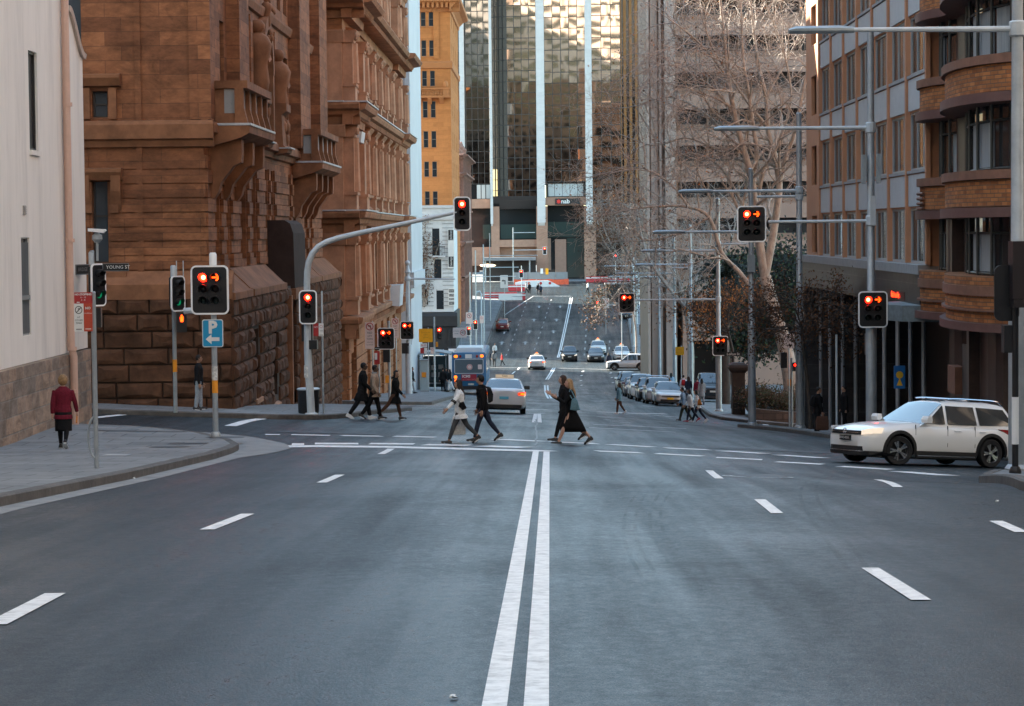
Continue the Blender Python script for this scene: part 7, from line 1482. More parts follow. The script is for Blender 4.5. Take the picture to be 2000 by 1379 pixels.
def remesh(mb, vox, extra=None):
    me = bpy.data.meshes.new('r'); me.from_pydata(mb.v, [], mb.f); ob = bpy.data.objects.new('r', me); COL.objects.link(ob)
    m = ob.modifiers.new('r', 'REMESH'); m.mode = 'VOXEL'; m.voxel_size = vox; sm = ob.modifiers.new('s', 'SMOOTH'); sm.factor = .5; sm.iterations = 2
    dg = bpy.context.evaluated_depsgraph_get(); e = bpy.data.meshes.new_from_object(ob.evaluated_get(dg))
    out = MB(); out.v = [tuple(v.co) for v in e.vertices]; out.f = [tuple(p.vertices) for p in e.polygons]; out.m = [0]*len(out.f)
    bpy.data.objects.remove(ob); bpy.data.meshes.remove(me); bpy.data.meshes.remove(e); return out
def person(px, py, H, rz, label, up=0.0, legs=((24, 6), (-20, 22)), arms=((-18, 12, 12), (18, 10, 15)), lean=2, head=0, top='black', bottom='black', hem=.47, flare=1.0, kind='trousers', skin=None, hair='black', hairlen=0, shoes='black', near=True, Y=None, bag=None, scarf=None, group=None, fat=1.0, stripes=False, baremid=None, heel=False, cat='person', collar=None, sleeve=True, puffy=1.0, under=None):
    if Y is None: base = G(px, py, up)
    else: X = at(px, 455, Y).x; base = Vector((X, Y, gz(X, Y)+up))
    skin = skin or SKINL; root = thing('person', base, label, cat, group, R(rz)); l0 = root.location.copy(); root.location = (0, 0, 0)
    vox = .012 if near else .028; q = H; J = {}
    def dirv(a, ab=0, s=1): a, ab = R(a), R(ab); return Vector((math.sin(a)*math.cos(ab), s*math.sin(ab), -math.cos(a)*math.cos(ab)))
    tl, sl_ = .245*q, .235*q
    foots = []
    for i, s in ((0, 1), (1, -1)):
        a, k = legs[i]; hip = Vector((0, s*.052*q, .52*q)); kn = hip+dirv(a)*tl; an = kn+dirv(a-k)*sl_; J[i] = (hip, kn, an); foots.append(a-k)
    def footpts(i):
        an = J[i][2]; pitch_ = max(-5, min(45, -(foots[i])*.75)) if foots[i] < 0 else -min(22, foots[i]*.8)
        f = Vector((math.cos(R(pitch_)), 0, -math.sin(R(pitch_)))); n = Vector((math.sin(R(pitch_)), 0, math.cos(R(pitch_))))
        sole = an-n*.042*q; return an, f, n, sole
    low = min(min((footpts(i)[3]+footpts(i)[1]*d*q).z for d in (-.035, .10)) for i in (0, 1)); dz = -low
    T = Matrix.Rotation(R(lean), 3, 'Y'); hipc = Vector((0, 0, .52*q))
    def tz(p): return hipc+T @ (Vector(p)-hipc)
    sh = [tz((0, s*.098*q*fat, .795*q)) for s in (1, -1)]; A = {}
    for i, s in ((0, 1), (1, -1)):
        sw_, ab, el = arms[i]; e = sh[i]+dirv(sw_, ab, s)*.175*q; w = e+dirv(sw_+el, ab*.4, s)*.15*q; A[i] = (sh[i], e, w)
    up_ = Vector((0, 0, dz))
    J = {i: tuple(p+up_ for p in J[i]) for i in J}; A = {i: tuple(p+up_ for p in A[i]) for i in A}
    def ell(z, rx, ry, ox=0): return [tz((ox*q+rx*q*math.cos(6.2832*k/14), ry*q*fat*math.sin(6.2832*k/14), z*q))+up_ for k in range(14)]
    TOR = [(.475, .070, .088, 0), (.53, .074, .096, 0), (.60, .062, .080, .003), (.68, .068, .090, .004), (.745, .070, .100, .003), (.785, .060, .098, 0), (.815, .046, .076, 0), (.842, .034, .045, .004)]
    hc = tz((.012*q, 0, .930*q))+up_; HR = Matrix.Rotation(R(head), 3, 'Z')
    body = MB(); body.rings([ell(*t) for t in TOR])
    body.tube([tz((0, 0, .83*q))+up_, tz((.006*q, 0, .90*q))+up_], [.033*q, .030*q], 10)
    body.ball(hc, (.052*q, .043*q, .064*q), 14, 10); body.ball(hc+HR @ Vector((.012*q, 0, -.030*q)), (.040*q, .033*q, .034*q), 12, 8)
    body.ball(hc+HR @ Vector((.056*q, 0, -.008*q)), (.012*q, .008*q, .014*q), 8, 6); body.ball(hc+HR @ Vector((.047*q, 0, -.034*q)), (.008*q, .018*q, .008*q), 8, 6)
    for s in (1, -1): body.ball(hc+HR @ Vector((-.004*q, s*.044*q, -.004*q)), (.010*q, .006*q, .016*q), 8, 6)
    for i in (0, 1):
        h_, k_, a_ = J[i]; body.tube([h_, (h_+k_)/2, k_, k_+(a_-k_)*.3, a_, a_+Vector((0, 0, -.02*q))], [.050*q, .043*q, .031*q, .032*q, .020*q, .021*q], 12)
        s_, e_, w_ = A[i]; body.tube([s_, (s_+e_)/2, e_, e_+(w_-e_)*.35, w_], [.029*q, .026*q, .021*q, .021*q, .014*q], 10)
    bm_ = remesh(body, vox)
    for i, s in ((0, 1), (1, -1)):                # hands: palm, four fingers, thumb
        s_, e_, w_ = A[i]; d = (w_-e_).normalized(); side_ = Vector((0, -s, 0)); side_ = (side_-d*side_.dot(d)).normalized(); fwd = d.cross(side_)*(-s)
        pm = w_+d*.028*q; bm_.rings([[w_+d*t*q+fwd*(math.cos(an)*wd*q)+side_*(math.sin(an)*th*q) for an in [6.2832*k/8 for k in range(8)]] for t, wd, th in ((-.006, .013, .012), (.012, .021, .012), (.036, .024, .011), (.052, .022, .009))])
        if near:
            for k, (o, ln) in enumerate(((-.017, .036), (-.006, .043), (.006, .041), (.016, .033))):
                p0 = w_+d*.048*q+fwd*o*q; p1 = p0+d*ln*.55*q+side_*.004*q; p2 = p1+(d*.75+side_*.65).normalized()*ln*.55*q; bm_.tube([p0, p1, p2], [.0056*q, .0052*q, .0042*q], 6)
            p0 = w_+d*.016*q+fwd*.018*q; p1 = p0+(d*.5+fwd*.85).normalized()*.022*q; bm_.tube([p0, p1, p1+(d*.85+fwd*.2+side_*.2).normalized()*.022*q], [.0068*q, .006*q, .0048*q], 6)
    nb_ = len(bm_.f); bm_.cur = 1
    if near:
        for s in (1, -1): bm_.ball(hc+HR @ Vector((.046*q, s*.017*q, .004*q)), .0052*q, 6, 5)
        bm_.cur = 2; bm_.ball(hc+HR @ Vector((.0525*q, 0, -.036*q)), (.003*q, .014*q, .004*q), 8, 5)
    body_o = bm_.build('body', [skin, SHOE['black'], M('lips', (.30, .10, .09), .5)], root, True, ang=180)
    # trousers, tights, skirt
    def legs_mb(g, upto=.04):
        m = MB(); m.rings([ell(z, rx+.006, ry+.008, o) for z, rx, ry, o in TOR[:3]])
        for i in (0, 1): h_, k_, a_ = J[i]; an = k_+(a_-k_)*(1-upto); m.tube([h_+Vector((0, 0, .01*q)), (h_+k_)/2, k_, k_+(an-k_)*.35, an], [.056*q*g, .050*q*g, .037*q*g, .037*q*g, (.027 if g > 1 else .024)*q*g], 12)
        return m
    if kind == 'trousers': remesh(legs_mb(1.12), vox).build('trousers', CLO[bottom], root, True, ang=180)
    elif kind == 'leggings': remesh(legs_mb(1.0, .08), vox).build('leggings', CLO[bottom], root, True, ang=180)
    elif kind in ('skirt', 'longskirt'):
        z1 = .27 if kind == 'skirt' else .13; m = MB(); kk = [(J[0][1]+J[1][1])/2, (J[0][2]+J[1][2])/2]; sp = abs(J[0][1].x-J[1][1].x)/2; sp2 = abs(J[0][2].x-J[1][2].x)/2
        rs = [ell(.55, .070, .088), ell(.50, .086, .106)]; k0 = kk[0]
        rs.append([Vector((k0.x+(.075*q+sp)*math.cos(6.2832*k/14), .115*q*math.sin(6.2832*k/14), k0.z+.0*q)) for k in range(14)])
        if kind == 'longskirt': k1 = kk[1]; rs.append([Vector((k1.x*.8+k0.x*.2+(.05*q+sp2*.62)*math.cos(6.2832*k/14), .10*q*math.sin(6.2832*k/14), k1.z+.11*q)) for k in range(14)])
        else: rs.append([Vector((k0.x+(.075*q+sp*1.2)*math.cos(6.2832*k/14), .115*q*math.sin(6.2832*k/14), k0.z-.03*q)) for k in range(14)])
        m.rings(rs); m.build('skirt', CLO[bottom], root, True, ang=180)
        if under: remesh(legs_mb(.98, .06), vox).build('tights', CLO[under], root, True, ang=180)
    # upper garment with sleeves
    m = MB(); g = .012; rr = [t for t in TOR if t[0] > hem-.001]; rs = []
    if hem < .47:
        for z in sorted({hem, (hem+.47)/2, .46}): fl = 1+(.47-z)*1.0*flare; spx = (abs(J[0][1].x-J[1][1].x)/2)*min(1, (.5-z)/.24)*.75; rs.append(ell(z, .078*fl+g+spx/q, .098*fl+g))
    rs += [ell(z, rx+g, ry+g*1.1, o) for z, rx, ry, o in rr]; rs.append(ell(.858, .040, .044, .004)); m.rings(rs)
    for i in (0, 1):
        s_, e_, w_ = A[i]; end = w_-(w_-e_)*.06 if sleeve else s_+(e_-s_)*.75
        if sleeve: m.tube([s_+Vector((0, 0, .004*q)), (s_+e_)/2, e_, (e_+w_)/2, end], [(.033+g*.4)*q, (.032+g*.4)*q, (.028+g*.4)*q, (.026+g*.4)*q, (.021+g*.3)*q], 12)
        else: m.tube([s_+Vector((0, 0, .004*q)), (s_+end)/2, end], [.039*q, .036*q, .034*q], 12)
    jk = remesh(m, vox).build('coat' if hem < .44 else 'jacket', CLO[top], root, True, ang=180)
    if stripes:
        m = MB()
        for i in (0, 1):
            s_, e_, w_ = A[i]; d = (w_-e_).normalized()
            for t in (.02, .10): c = s_+(e_-s_)*(.88+t*1.6); m.tube([c, c+(e_-s_).normalized()*.014*q], [.043*q, .043*q], 12)
        m.build('sleeve_stripe', CLO['black'], jk, True)
    if scarf: m = MB(); m.tube([tz((.05*q, .03*q, .83*q))+up_, tz((.075*q, .03*q, .74*q))+up_, tz((.085*q, .035*q, .60*q))+up_], [.025*q, .028*q, .03*q], 8); m.lathe(tz((0, 0, .83*q))+up_, [(.04*q, 0), (.055*q, .015*q), (.045*q, .04*q)], 12); m.build('scarf', CLO[scarf], root, True)
    # shoes
    for i in (0, 1):
        an, f, n, sole = footpts(i); an = an+up_; sole = sole+up_; y = Vector((0, 1, 0)); m = MB()
        def fr_(d, w, h): c = sole+f*d*q; return [c+y*w*q*a+n*(h*q*b+.004*q) for a, b in ((-1, 0), (-1, .45), (-.6, .95), (0, 1), (.6, .95), (1, .45), (1, 0), (.0, -.03))]
        m.rings([fr_(-.048, .016, .045), fr_(-.040, .026, .066), fr_(0, .027, .068), fr_(.035, .027, .054), fr_(.07, .030, .038), (fr_(.100, .026, .030)), fr_(.116, .013, .018)]); so_ = m.build('shoe', SHOE[shoes], root, True)
        if near:
            m = MB(); m.prism([sole+f*d*q+y*w*q for d, w in ((-.050, -.020), (0, -.028), (.07, -.032), (.108, -.018), (.118, 0), (.108, .018), (.07, .032), (0, .028), (-.050, .020))], n*.014*q); m.build('sole', SHOE['white'], so_)
    # hair
    if hair:
        m = MB(); c = hc+HR @ Vector((-.010*q, 0, .014*q)); m.ball(c, (.056*q*puffy**.5, .050*q*puffy**.5, .059*q*puffy**.5), 14, 10)
        if puffy > 1.2: m.ball(hc+HR @ Vector((-.012*q, 0, .03*q)), (.066*q, .064*q, .05*q), 12, 8)
        if hairlen:
            pts = [hc+HR @ Vector((-.028*q, 0, .02*q)), hc+HR @ Vector((-.045*q, 0, -.05*q)), tz((-.060*q, 0, (.88-hairlen*.5)*q))+up_, tz((-.075*q, 0, (.86-hairlen)*q))+up_]
            m.rings([[p+Vector((rx*q*math.cos(6.2832*k/12), ry*q*math.sin(6.2832*k/12), 0)) for k in range(12)] for p, rx, ry in zip(pts, (.036, .030, .026, .010), (.048, .056, .058, .035))])
            for s in (1, -1): m.tube([hc+HR @ Vector((.0, s*.044*q, .02*q)), hc+HR @ Vector((-.004*q, s*.052*q, -.05*q)), hc+HR @ Vector((-.02*q, s*.055*q, -.10*q))], [.016*q, .018*q, .010*q], 8)
        hm = remesh(m, vox)
        # leave the face free: press the front of the hair back behind the hairline
        iv = HR.inverted(); vv = []
        for v in hm.v:
            l = iv @ (Vector(v)-hc)
            if l.x > .018*q and l.z < .030*q and l.z > -.09*q: l.x = .018*q-.35*(l.x-.018*q)
            vv.append(tuple(hc+HR @ l))
        hm.v = vv; hm.build('hair', HAIR[hair], root, True, ang=180)
    root.location = l0; root['_h'] = H
    # bags in the person's own frame
    def item(nm_, mb, mat, lab, cat_, grp=None):
        M4 = Matrix.Translation(l0) @ Matrix.Rotation(R(rz), 4, 'Z'); mb.v = [tuple(M4 @ Vector(v)) for v in mb.v]; o = mb.build(nm_, mat, None, True); tag(o, lab, cat_, grp); return o
    del root['_h']
    if bag:
        for b in (bag if isinstance(bag, list) else [bag]):
            k, colr, lb = b[:3]; m = MB()
            if k == 'backpack':
                m.rings([[tz((x*q, y*q, z*q))+up_ for x, y in ((-.082, -w), (-.10-d, -w*.85), (-.10-d, w*.85), (-.082, w))] for z, w, d in ((.58, .05, .01), (.60, .078, .05), (.70, .085, .065), (.79, .07, .04), (.815, .04, .01))])
                for s in (1, -1): m.tube([tz((-.085*q, s*.06*q, .80*q))+up_, tz((-.01*q, s*.065*q, .852*q))+up_, tz((.072*q, s*.068*q, .78*q))+up_, tz((.075*q, s*.075*q, .68*q))+up_, tz((-.06*q, s*.10*q, .62*q))+up_], .010*q, 6)
                item('backpack', m, CLO[colr], lb, 'backpack')
            elif k == 'sling':
                s = b[3]; m.rings([[tz((x*q, s*(.115+y)*q, z*q))+up_ for x, z in ((-.085, .56+e), (-.03, .535+e), (.03, .60-e*.3), (.015, .655-e), (-.05, .665-e))] for y, e in ((-.005, .02), (.012, 0), (.03, 0), (.045, .02))]); m.tube([tz((.02*q, s*.12*q, .65*q))+up_, tz((.01*q, s*.08*q, .80*q))+up_, tz((0, s*.0*q, .862*q))+up_], .006*q, 6); item('sling_bag', m, CLO[colr], lb, 'bag')
            elif k == 'shoulder':
                s = b[3]; m.rings([[tz((x*q, s*(.12+y)*q, z*q))+up_ for x, z in ((-.13+e, .54+e), (-.07, .53+e), (.02-e, .55+e), (-.01, .68), (-.05, .72), (-.09, .69))] for y, e in ((0, .02), (.02, 0), (.05, 0), (.065, .02))]); m.tube([tz((-.07*q, s*.14*q, .70*q))+up_, tz((-.03*q, s*.135*q, .80*q))+up_, tz((0, s*.10*q, .852*q))+up_, tz((.02*q, s*.13*q, .78*q))+up_, tz((-.03*q, s*.14*q, .69*q))+up_], .008*q, 6); item('shoulder_bag', m, CLO[colr], lb, 'bag')
            elif k == 'tote':
                s, hgt, wd = b[3], b[4], b[5]; w_ = A[0 if s > 0 else 1][2]; t_ = w_+Vector((0, 0, -.05*q)); m.rings([[t_+Vector((x, y, z)) for x, y in ((-w, -d), (w, -d), (w, d), (-w, d))] for z, w, d in ((-.05-hgt, wd*.42, .05), (-.05-hgt*.9, wd*.5, .07), (-.05-hgt*.3, wd*.5, .06), (-.05, wd*.42, .02))])
                for dx in (-wd*.2, wd*.2): m.tube([t_+Vector((dx, 0, -.05)), t_+Vector((dx*.4, 0, .0)), t_+Vector((0, 0, .02))], .008, 5)
                item('carrier_bag', m, CLO[colr], lb, 'bag')
            elif k == 'paper':
                w_ = A[1][2]; m.prism([w_+Vector((.03, -.01, -.05)), w_+Vector((.05, -.01, -.07)), w_+Vector((-.06, -.01, -.24)), w_+Vector((-.08, -.01, -.22))], (0, .03, 0)); item('rolled_paper', m, CLO[colr], lb, 'paper')
    return root
LFT, RGT, AWAY, TWD = 180, 0, 90, -90
person(125, 877, 1.62, 93, 'woman in a dark red coat and black skirt walking away along the cream wall', UPK, ((10, 2), (-12, 30)), ((-14, 9, 20), (16, 15, 6)), 2, 0, 'red', 'jet', .41, .9, 'skirt', hair='sandy', puffy=1.9, shoes='black', fat=1.12, under='jet', bag=('paper', 'orange', 'rolled orange paper held by the woman in the red coat'))
person(389, 803, 1.72, 8, 'bearded man in a black jacket and pale jeans standing by the parking sign pole', UPK, ((5, 2), (-6, 3)), ((6, 8, 12), (-4, 8, 14)), 0, 0, 'black', 'jeans', .46, .6, 'trousers', SKINM, 'black', scarf=None)
person(708, 819, 1.84, 4, 'man in a long black coat walking behind the man in the tan jacket', 0, ((20, 8), (-22, 14)), ((-16, 10, 20), (14, 10, 30)), 4, 0, 'jet', 'black', .33, .7, 'trousers', SKIND, 'black', shoes='white')
person(731, 820, 1.77, 0, 'man in a tan jacket and grey scarf walking with his hands in his pockets', 0, ((16, 6), (-20, 18)), ((-8, 14, 30), (-2, 14, 34)), 3, -12, 'tan', 'jet', .42, .5, 'trousers', SKIND, 'black', scarf='grey')
person(772, 821, 1.62, 0, 'woman in a black knee coat and brown tights striding to the right', 0, ((14, 2), (-34, 12)), ((-20, 12, 15), (16, 12, 26)), 3, -40, 'jet', 'brown', .34, .7, 'leggings', SKINM, 'black', .05, shoes='black')
person(899, 866, 1.60, 188, 'woman in a white striped jumper and black leggings walking left over the crossing', 0, ((24, 4), (-26, 18)), ((40, 22, 4), (-12, 14, 25)), 2, 0, 'white', 'dgrey', .40, .9, 'leggings', SKINM, 'dark', .17, fat=1.15, stripes=True, puffy=1.15, bag=[('sling', 'jet', 'black sling bag worn by the woman in the white jumper', 1), ('tote', 'white', 'white carrier bag hanging between the woman in white and the backpacker', -1, .42, .34)])
person(944, 863, 1.69, 183, 'young man in black with a black backpack walking left over the crossing', 0, ((18, 4), (-24, 14)), ((-4, 8, 10), (6, 8, 12)), 4, 0, 'jet', 'navy', .47, .6, 'leggings', SKINM, 'black', puffy=1.12, bag=('backpack', 'black', 'black backpack on the back of the young man in black'))
person(1116, 868, 1.68, 182, 'blond woman in a long black dress walking left over the crossing', 0, ((24, 2), (-28, 14)), ((30, 10, 95), (-14, 12, 25)), 3, 10, 'jet', 'jet', .46, .6, 'longskirt', SKINL, 'blond', .15, bag=('shoulder', 'teal', 'blue grey shoulder bag carried by the blond woman', 1))
person(1104, 862, 1.74, 180, 'dark haired woman in black leggings walking beside the blond woman', 0, ((20, 4), (-30, 10)), ((25, 10, 100), (-25, 20, 40)), 3, 0, 'jet', 'jet', .44, .6, 'leggings', SKINL, 'brown', .03)
person(1209, 810, 1.58, 170, 'young woman in a denim blue jacket crossing alone beyond the crossing', 0, ((8, 2), (-14, 20)), ((-8, 10, 30), (10, 10, 25)), -4, 0, 'teal', 'brown', .43, .4, 'leggings', SKINM, 'brown', .10, shoes='white')
person(1337, 823, 1.66, 178, 'elderly man in a dark cap and pale blue shirt crossing on the right', 0, ((20, 6), (-18, 14)), ((-10, 12, 20), (14, 12, 20)), 8, 0, 'blue', 'olive', .46, .5, 'trousers', SKINM, 'black', fat=1.1, bag=('backpack', 'navy', 'dark blue bag on the elderly man in the pale blue shirt'))
person(1349, 825, 1.58, 180, 'woman in a white top just behind the elderly man crossing', 0, ((16, 4), (-24, 14)), ((-10, 10, 20), (14, 10, 20)), 5, 0, 'white', 'navy', .45, .5, 'leggings', SKINM, 'dark', .12, shoes='red')
person(1363, 826, 1.60, 180, 'woman in a white jacket with an orange bag crossing last on the right', 0, ((22, 4), (-26, 12)), ((-14, 10, 20), (14, 10, 20)), 7, 0, 'white', 'navy', .45, .5, 'leggings', SKINL, 'black', .14, shoes='white', bag=('shoulder', 'orange', 'orange shoulder bag of the last woman crossing on the right', 1))
person(1597, 851, 1.72, 10, 'man in black with a blue bag strap standing at the right kerb', 0, ((4, 2), (-6, 4)), ((-4, 8, 10), (4, 14, 8)), 2, -20, 'jet', 'jet', .44, .5, 'trousers', SKINM, 'black', shoes='white', bag=[('backpack', 'jet', 'black backpack of the man standing at the right kerb'), ('tote', 'brown', 'large dark bag hanging at the right kerb beside the standing man', -1, .5, .45)])
person(1648, 848, 1.68, 190, 'person in black standing in the shade of the dark office', UPK, ((4, 2), (-6, 4)), ((-4, 8, 10), (4, 8, 8)), 0, 0, 'jet', 'jet', .42, .5, 'trousers', SKINM, 'black', near=False, Y=86)
# smaller people farther off
far = [(1333, 163, 1.72, AWAY, 'man in a white shirt with a red backpack walking away on the right footpath', 'white', 'black', dict(bag=('backpack', 'scarlet', 'red backpack on the man in the white shirt')), UPK),
       (1323, 162, 1.15, AWAY, 'child in a pink jacket on the right footpath', 'pink', 'black', {}, UPK), (1343, 160, 1.65, AWAY, 'person in a navy jacket right of the red backpack', 'navy', 'jeans', {}, UPK),
       (1369, 146, 1.6, AWAY, 'person in a long grey coat on the right footpath', 'grey', 'grey', dict(hem=.3), UPK), (1360, 149, 1.6, AWAY, 'person in a maroon jacket beside the grey coat', 'red', 'grey', {}, UPK),
       (1300, 172, 1.7, TWD, 'person in black with a yellow shoulder bag behind the parked cars', 'black', 'black', dict(bag=('shoulder', 'orange', 'yellow orange bag of the person behind the parked cars', 1)), UPK), (1309, 178, 1.7, AWAY, 'person in a light blue top farther along the right footpath', 'blue', 'black', {}, UPK),
       (862, 176, 1.72, AWAY, 'person in black waiting left of the bus', 'jet', 'jet', {}, UPK), (869, 178, 1.7, TWD, 'person in a grey jacket waiting beside the bus', 'dgrey', 'jeans', {}, UPK), (876, 175, 1.65, LFT, 'person in black nearest the back of the bus', 'black', 'white', {}, UPK), (801, 152, 1.7, RGT, 'person in black half behind the white lamp post', 'black', 'jeans', {}, UPK),
       (953, 259, 1.66, AWAY, 'person in a dark top crossing left in the valley', 'navy', 'black', {}, 0), (963, 258, 1.78, AWAY, 'person in a grey shirt crossing in the valley', 'grey', 'dgrey', {}, 0), (978, 260, 1.35, LFT, 'child in a red top crossing in the valley', 'scarlet', 'black', {}, 0), (964, 272, 1.7, TWD, 'person in white farther up behind the grey shirt', 'white', 'black', {}, 0),
       (1187, 252, 1.75, AWAY, 'person in white trousers before the silver crossover', 'navy', 'white', {}, 0), (1147, 361, 1.7, RGT, 'person in a white shirt crossing at the hill top', 'white', 'black', {}, 0), (1033, 360, 1.75, TWD, 'dark figure at the hill top, left of centre', 'black', 'black', {}, 0), (1050, 359, 1.75, AWAY, 'dark figure at the hill top nearest the long white barrier', 'jet', 'dgrey', {}, 0), (1055, 357, 1.7, AWAY, 'dark figure with a bag at the end of the hill top stop line', 'navy', 'black', {}, 0), (1027, 362, 1.7, LFT, 'pale dressed figure at the hill top by the red signal', 'grey', 'black', {}, 0)]
for px, Y, H, rz, lb, tp, bt, kw, up in far:
    person(px, 0, H, rz, lb, up, ((12, 3), (-16, 14)), ((-12, 10, 14), (12, 10, 14)), 2, 0, tp, bt, **{**dict(hem=.46, flare=.5, near=False, Y=Y, hair=rp.choice(['black', 'brown', 'dark']), hairlen=rp.choice([0, .08])), **kw})
# ---------------------------------------------------------------- trees, shrubs, planters
BARK = M('plane_bark', (.42, .37, .32), .85, .35, 5, .5, stain=.5, sscale=3, stretch=(1, 1, .5)); TWIG = M('twig_brown', (.36, .31, .27), .85, .3, 3); BRKD = M('bark_dark', (.06, .048, .04), .9, .3, 4, .4)
LEAF = {k: M('leaf_'+k, c, .7, .35, 2.5, spec=.25) for k, c in dict(rust=(.16, .060, .018), brown=(.085, .042, .022), orange=(.34, .12, .02), dark=(.012, .018, .012), green=(.035, .055, .018), olive=(.055, .050, .018), palm=(.016, .022, .014)).items()}
class Tree:
    def __init__(s, seed): s.r = random.Random(seed); s.b = MB(); s.t = MB(); s.l = MB(); s.n = 0; s.tips = []
    def limb(s, pts, r0, r1, sides=8):
        P = [Vector(p) for p in pts]; Q = []
        for i in range(len(P)-1):
            for k in range(4):
                t = k/4; p0, p1, p2, p3 = P[max(0, i-1)], P[i], P[i+1], P[min(len(P)-1, i+2)]
                Q.append(.5*((2*p1)+(p2-p0)*t+(2*p0-5*p1+4*p2-p3)*t*t+(3*p1-p0-3*p2+p3)*t**3))
        Q.append(P[-1]); n = len(Q); rad = [r0+(r1-r0)*i/(n-1) for i in range(n)]; s.b.tube(Q, rad, sides); return Q, rad
    def grow(s, p, d, L, r, dep, drop=.0, up=.25, spread=.75, seg=4):
        pts = [p]; d = d.normalized(); rr = [r]
        for i in range(seg):
            w = Vector((s.r.gauss(0, 1), s.r.gauss(0, 1), s.r.gauss(0, 1)))*.20; d = (d+w+Vector((0, 0, up*.22-drop*(i/seg)*.5))).normalized(); pts.append(pts[-1]+d*L/seg); rr.append(r*(1-.55*(i+1)/seg))
        (s.b if r > .035 else s.t).tube(pts, rr, 6 if r > .05 else (4 if r > .02 else 3), False); s.n += 1
        if dep <= 0: s.tips.append((pts[-1], d)); s.tips.append((pts[len(pts)//2], d)); return
        k = s.r.choice((2, 3, 3)) if dep > 1 else s.r.choice((3, 4))
        for j in range(k):
            t = .35+.6*(j+s.r.random())/k; i = min(seg-1, int(t*seg)); q = pts[i]+(pts[i+1]-pts[i])*(t*seg-i)
            a = d.orthogonal().normalized(); a.rotate(Matrix.Rotation(s.r.uniform(0, 6.28), 3, d)); nd = (d*(1-spread*.5)+a*spread*s.r.uniform(.6, 1.1)).normalized()
            s.grow(q, nd, L*s.r.uniform(.5, .72), max(.010, rr[i]*.66), dep-1, drop, up, spread, max(3, seg-1))
    def leaves(s, n, size, spread=.35, mats=3):
        if not s.tips: return
        for i in range(n):
            p, d = s.r.choice(s.tips); p = p+Vector((s.r.gauss(0, spread), s.r.gauss(0, spread), s.r.gauss(0, spread)*.8)); u = Vector((s.r.gauss(0, 1), s.r.gauss(0, 1), s.r.gauss(0, 1))).normalized(); v = u.orthogonal().normalized(); z = size*s.r.uniform(.6, 1.3)
            s.l.cur = s.r.randrange(mats); s.l.add([p-u*z*.5, p+v*z*.32, p+u*z*.5, p-v*z*.32], [(0, 1, 2, 3)])
    def build(s, base, label, cat='tree', name='tree', bark=None, twig=None, leaf=None, group=None):
        t = thing(name, base, label, cat, group)
        if s.b.v: s.b.build('trunk', bark or BARK, t, True, ang=80)
        if s.t.v: s.t.build('branches', twig or TWIG, t)
        if s.l.v: s.l.build('foliage', leaf, t)
        return t
def pts_at(pix, Y, jit=None, rr=None):
    return [at(a, b, Y+(jit[i] if jit else 0)) for i, (a, b) in enumerate(pix)]
def sprout(T, Q, rad, t0, n, L, dep, **k):
    for i in range(n):
        t = t0+(1-t0)*(i+T.r.random())/n; j = min(len(Q)-2, int(t*(len(Q)-1))); d = (Q[j+1]-Q[j]).normalized(); a = d.orthogonal().normalized(); a.rotate(Matrix.Rotation(T.r.uniform(0, 6.28), 3, d))
        T.grow(Q[j], (d*.45+a*.9+Vector((0, 0, .25))).normalized(), L*T.r.uniform(.7, 1.2), max(.034, rad[j]*.5), dep, **k)
# big pale plane tree of the right side: main limbs placed, finer branching grown
T = Tree(3); Y = 130; base = at(1552, 775, Y); base.z = gz(base.x, Y)+UPK
q, r = T.limb([base]+pts_at([(1544, 740), (1530, 665), (1508, 595), (1494, 540)], Y), .46, .33, 12)
LB = [([(1494, 540), (1484, 480), (1476, 420), (1468, 350), (1452, 290), (1436, 230), (1424, 160), (1416, 90), (1408, 10), (1400, -60)], .26, .05), ([(1496, 545), (1506, 480), (1516, 420), (1522, 360), (1512, 300), (1500, 250), (1496, 190), (1480, 120), (1470, 40), (1462, -50)], .24, .05),
      ([(1522, 360), (1534, 310), (1552, 260), (1566, 190), (1580, 120), (1590, 40)], .15, .05), ([(1476, 420), (1488, 350), (1498, 320), (1530, 270), (1555, 225)], .12, .04), ([(1468, 350), (1478, 300), (1470, 240), (1462, 180), (1452, 120), (1448, 40), (1445, -40)], .15, .04),
      ([(1462, 556), (1440, 528), (1410, 495), (1385, 425), (1345, 405), (1295, 403), (1240, 408), (1195, 418)], .15, .03), ([(1452, 290), (1420, 265), (1380, 225), (1340, 200), (1300, 190), (1250, 205)], .10, .03), ([(1436, 230), (1400, 180), (1360, 150), (1320, 130), (1280, 125)], .09, .03), ([(1500, 250), (1460, 200), (1420, 140), (1390, 90), (1370, 30)], .09, .03),
      ([(1424, 160), (1390, 110), (1350, 70), (1310, 40)], .08, .03), ([(1512, 300), (1545, 200), (1530, 100), (1500, 20), (1480, -30)], .08, .03), ([(1484, 480), (1440, 380), (1400, 320), (1350, 300), (1300, 310)], .09, .03), ([(1566, 190), (1530, 150), (1500, 100)], .06, .03), ([(1345, 405), (1310, 360), (1260, 330), (1210, 330)], .07, .03), ([(1452, 290), (1400, 290), (1340, 270), (1280, 285), (1230, 270)], .08, .03), ([(1444, 250), (1390, 215), (1330, 100), (1300, 20)], .08, .03), ([(1385, 425), (1330, 455), (1270, 470), (1220, 470)], .07, .03), ([(1496, 190), (1530, 130), (1560, 70), (1575, 0)], .07, .03)]
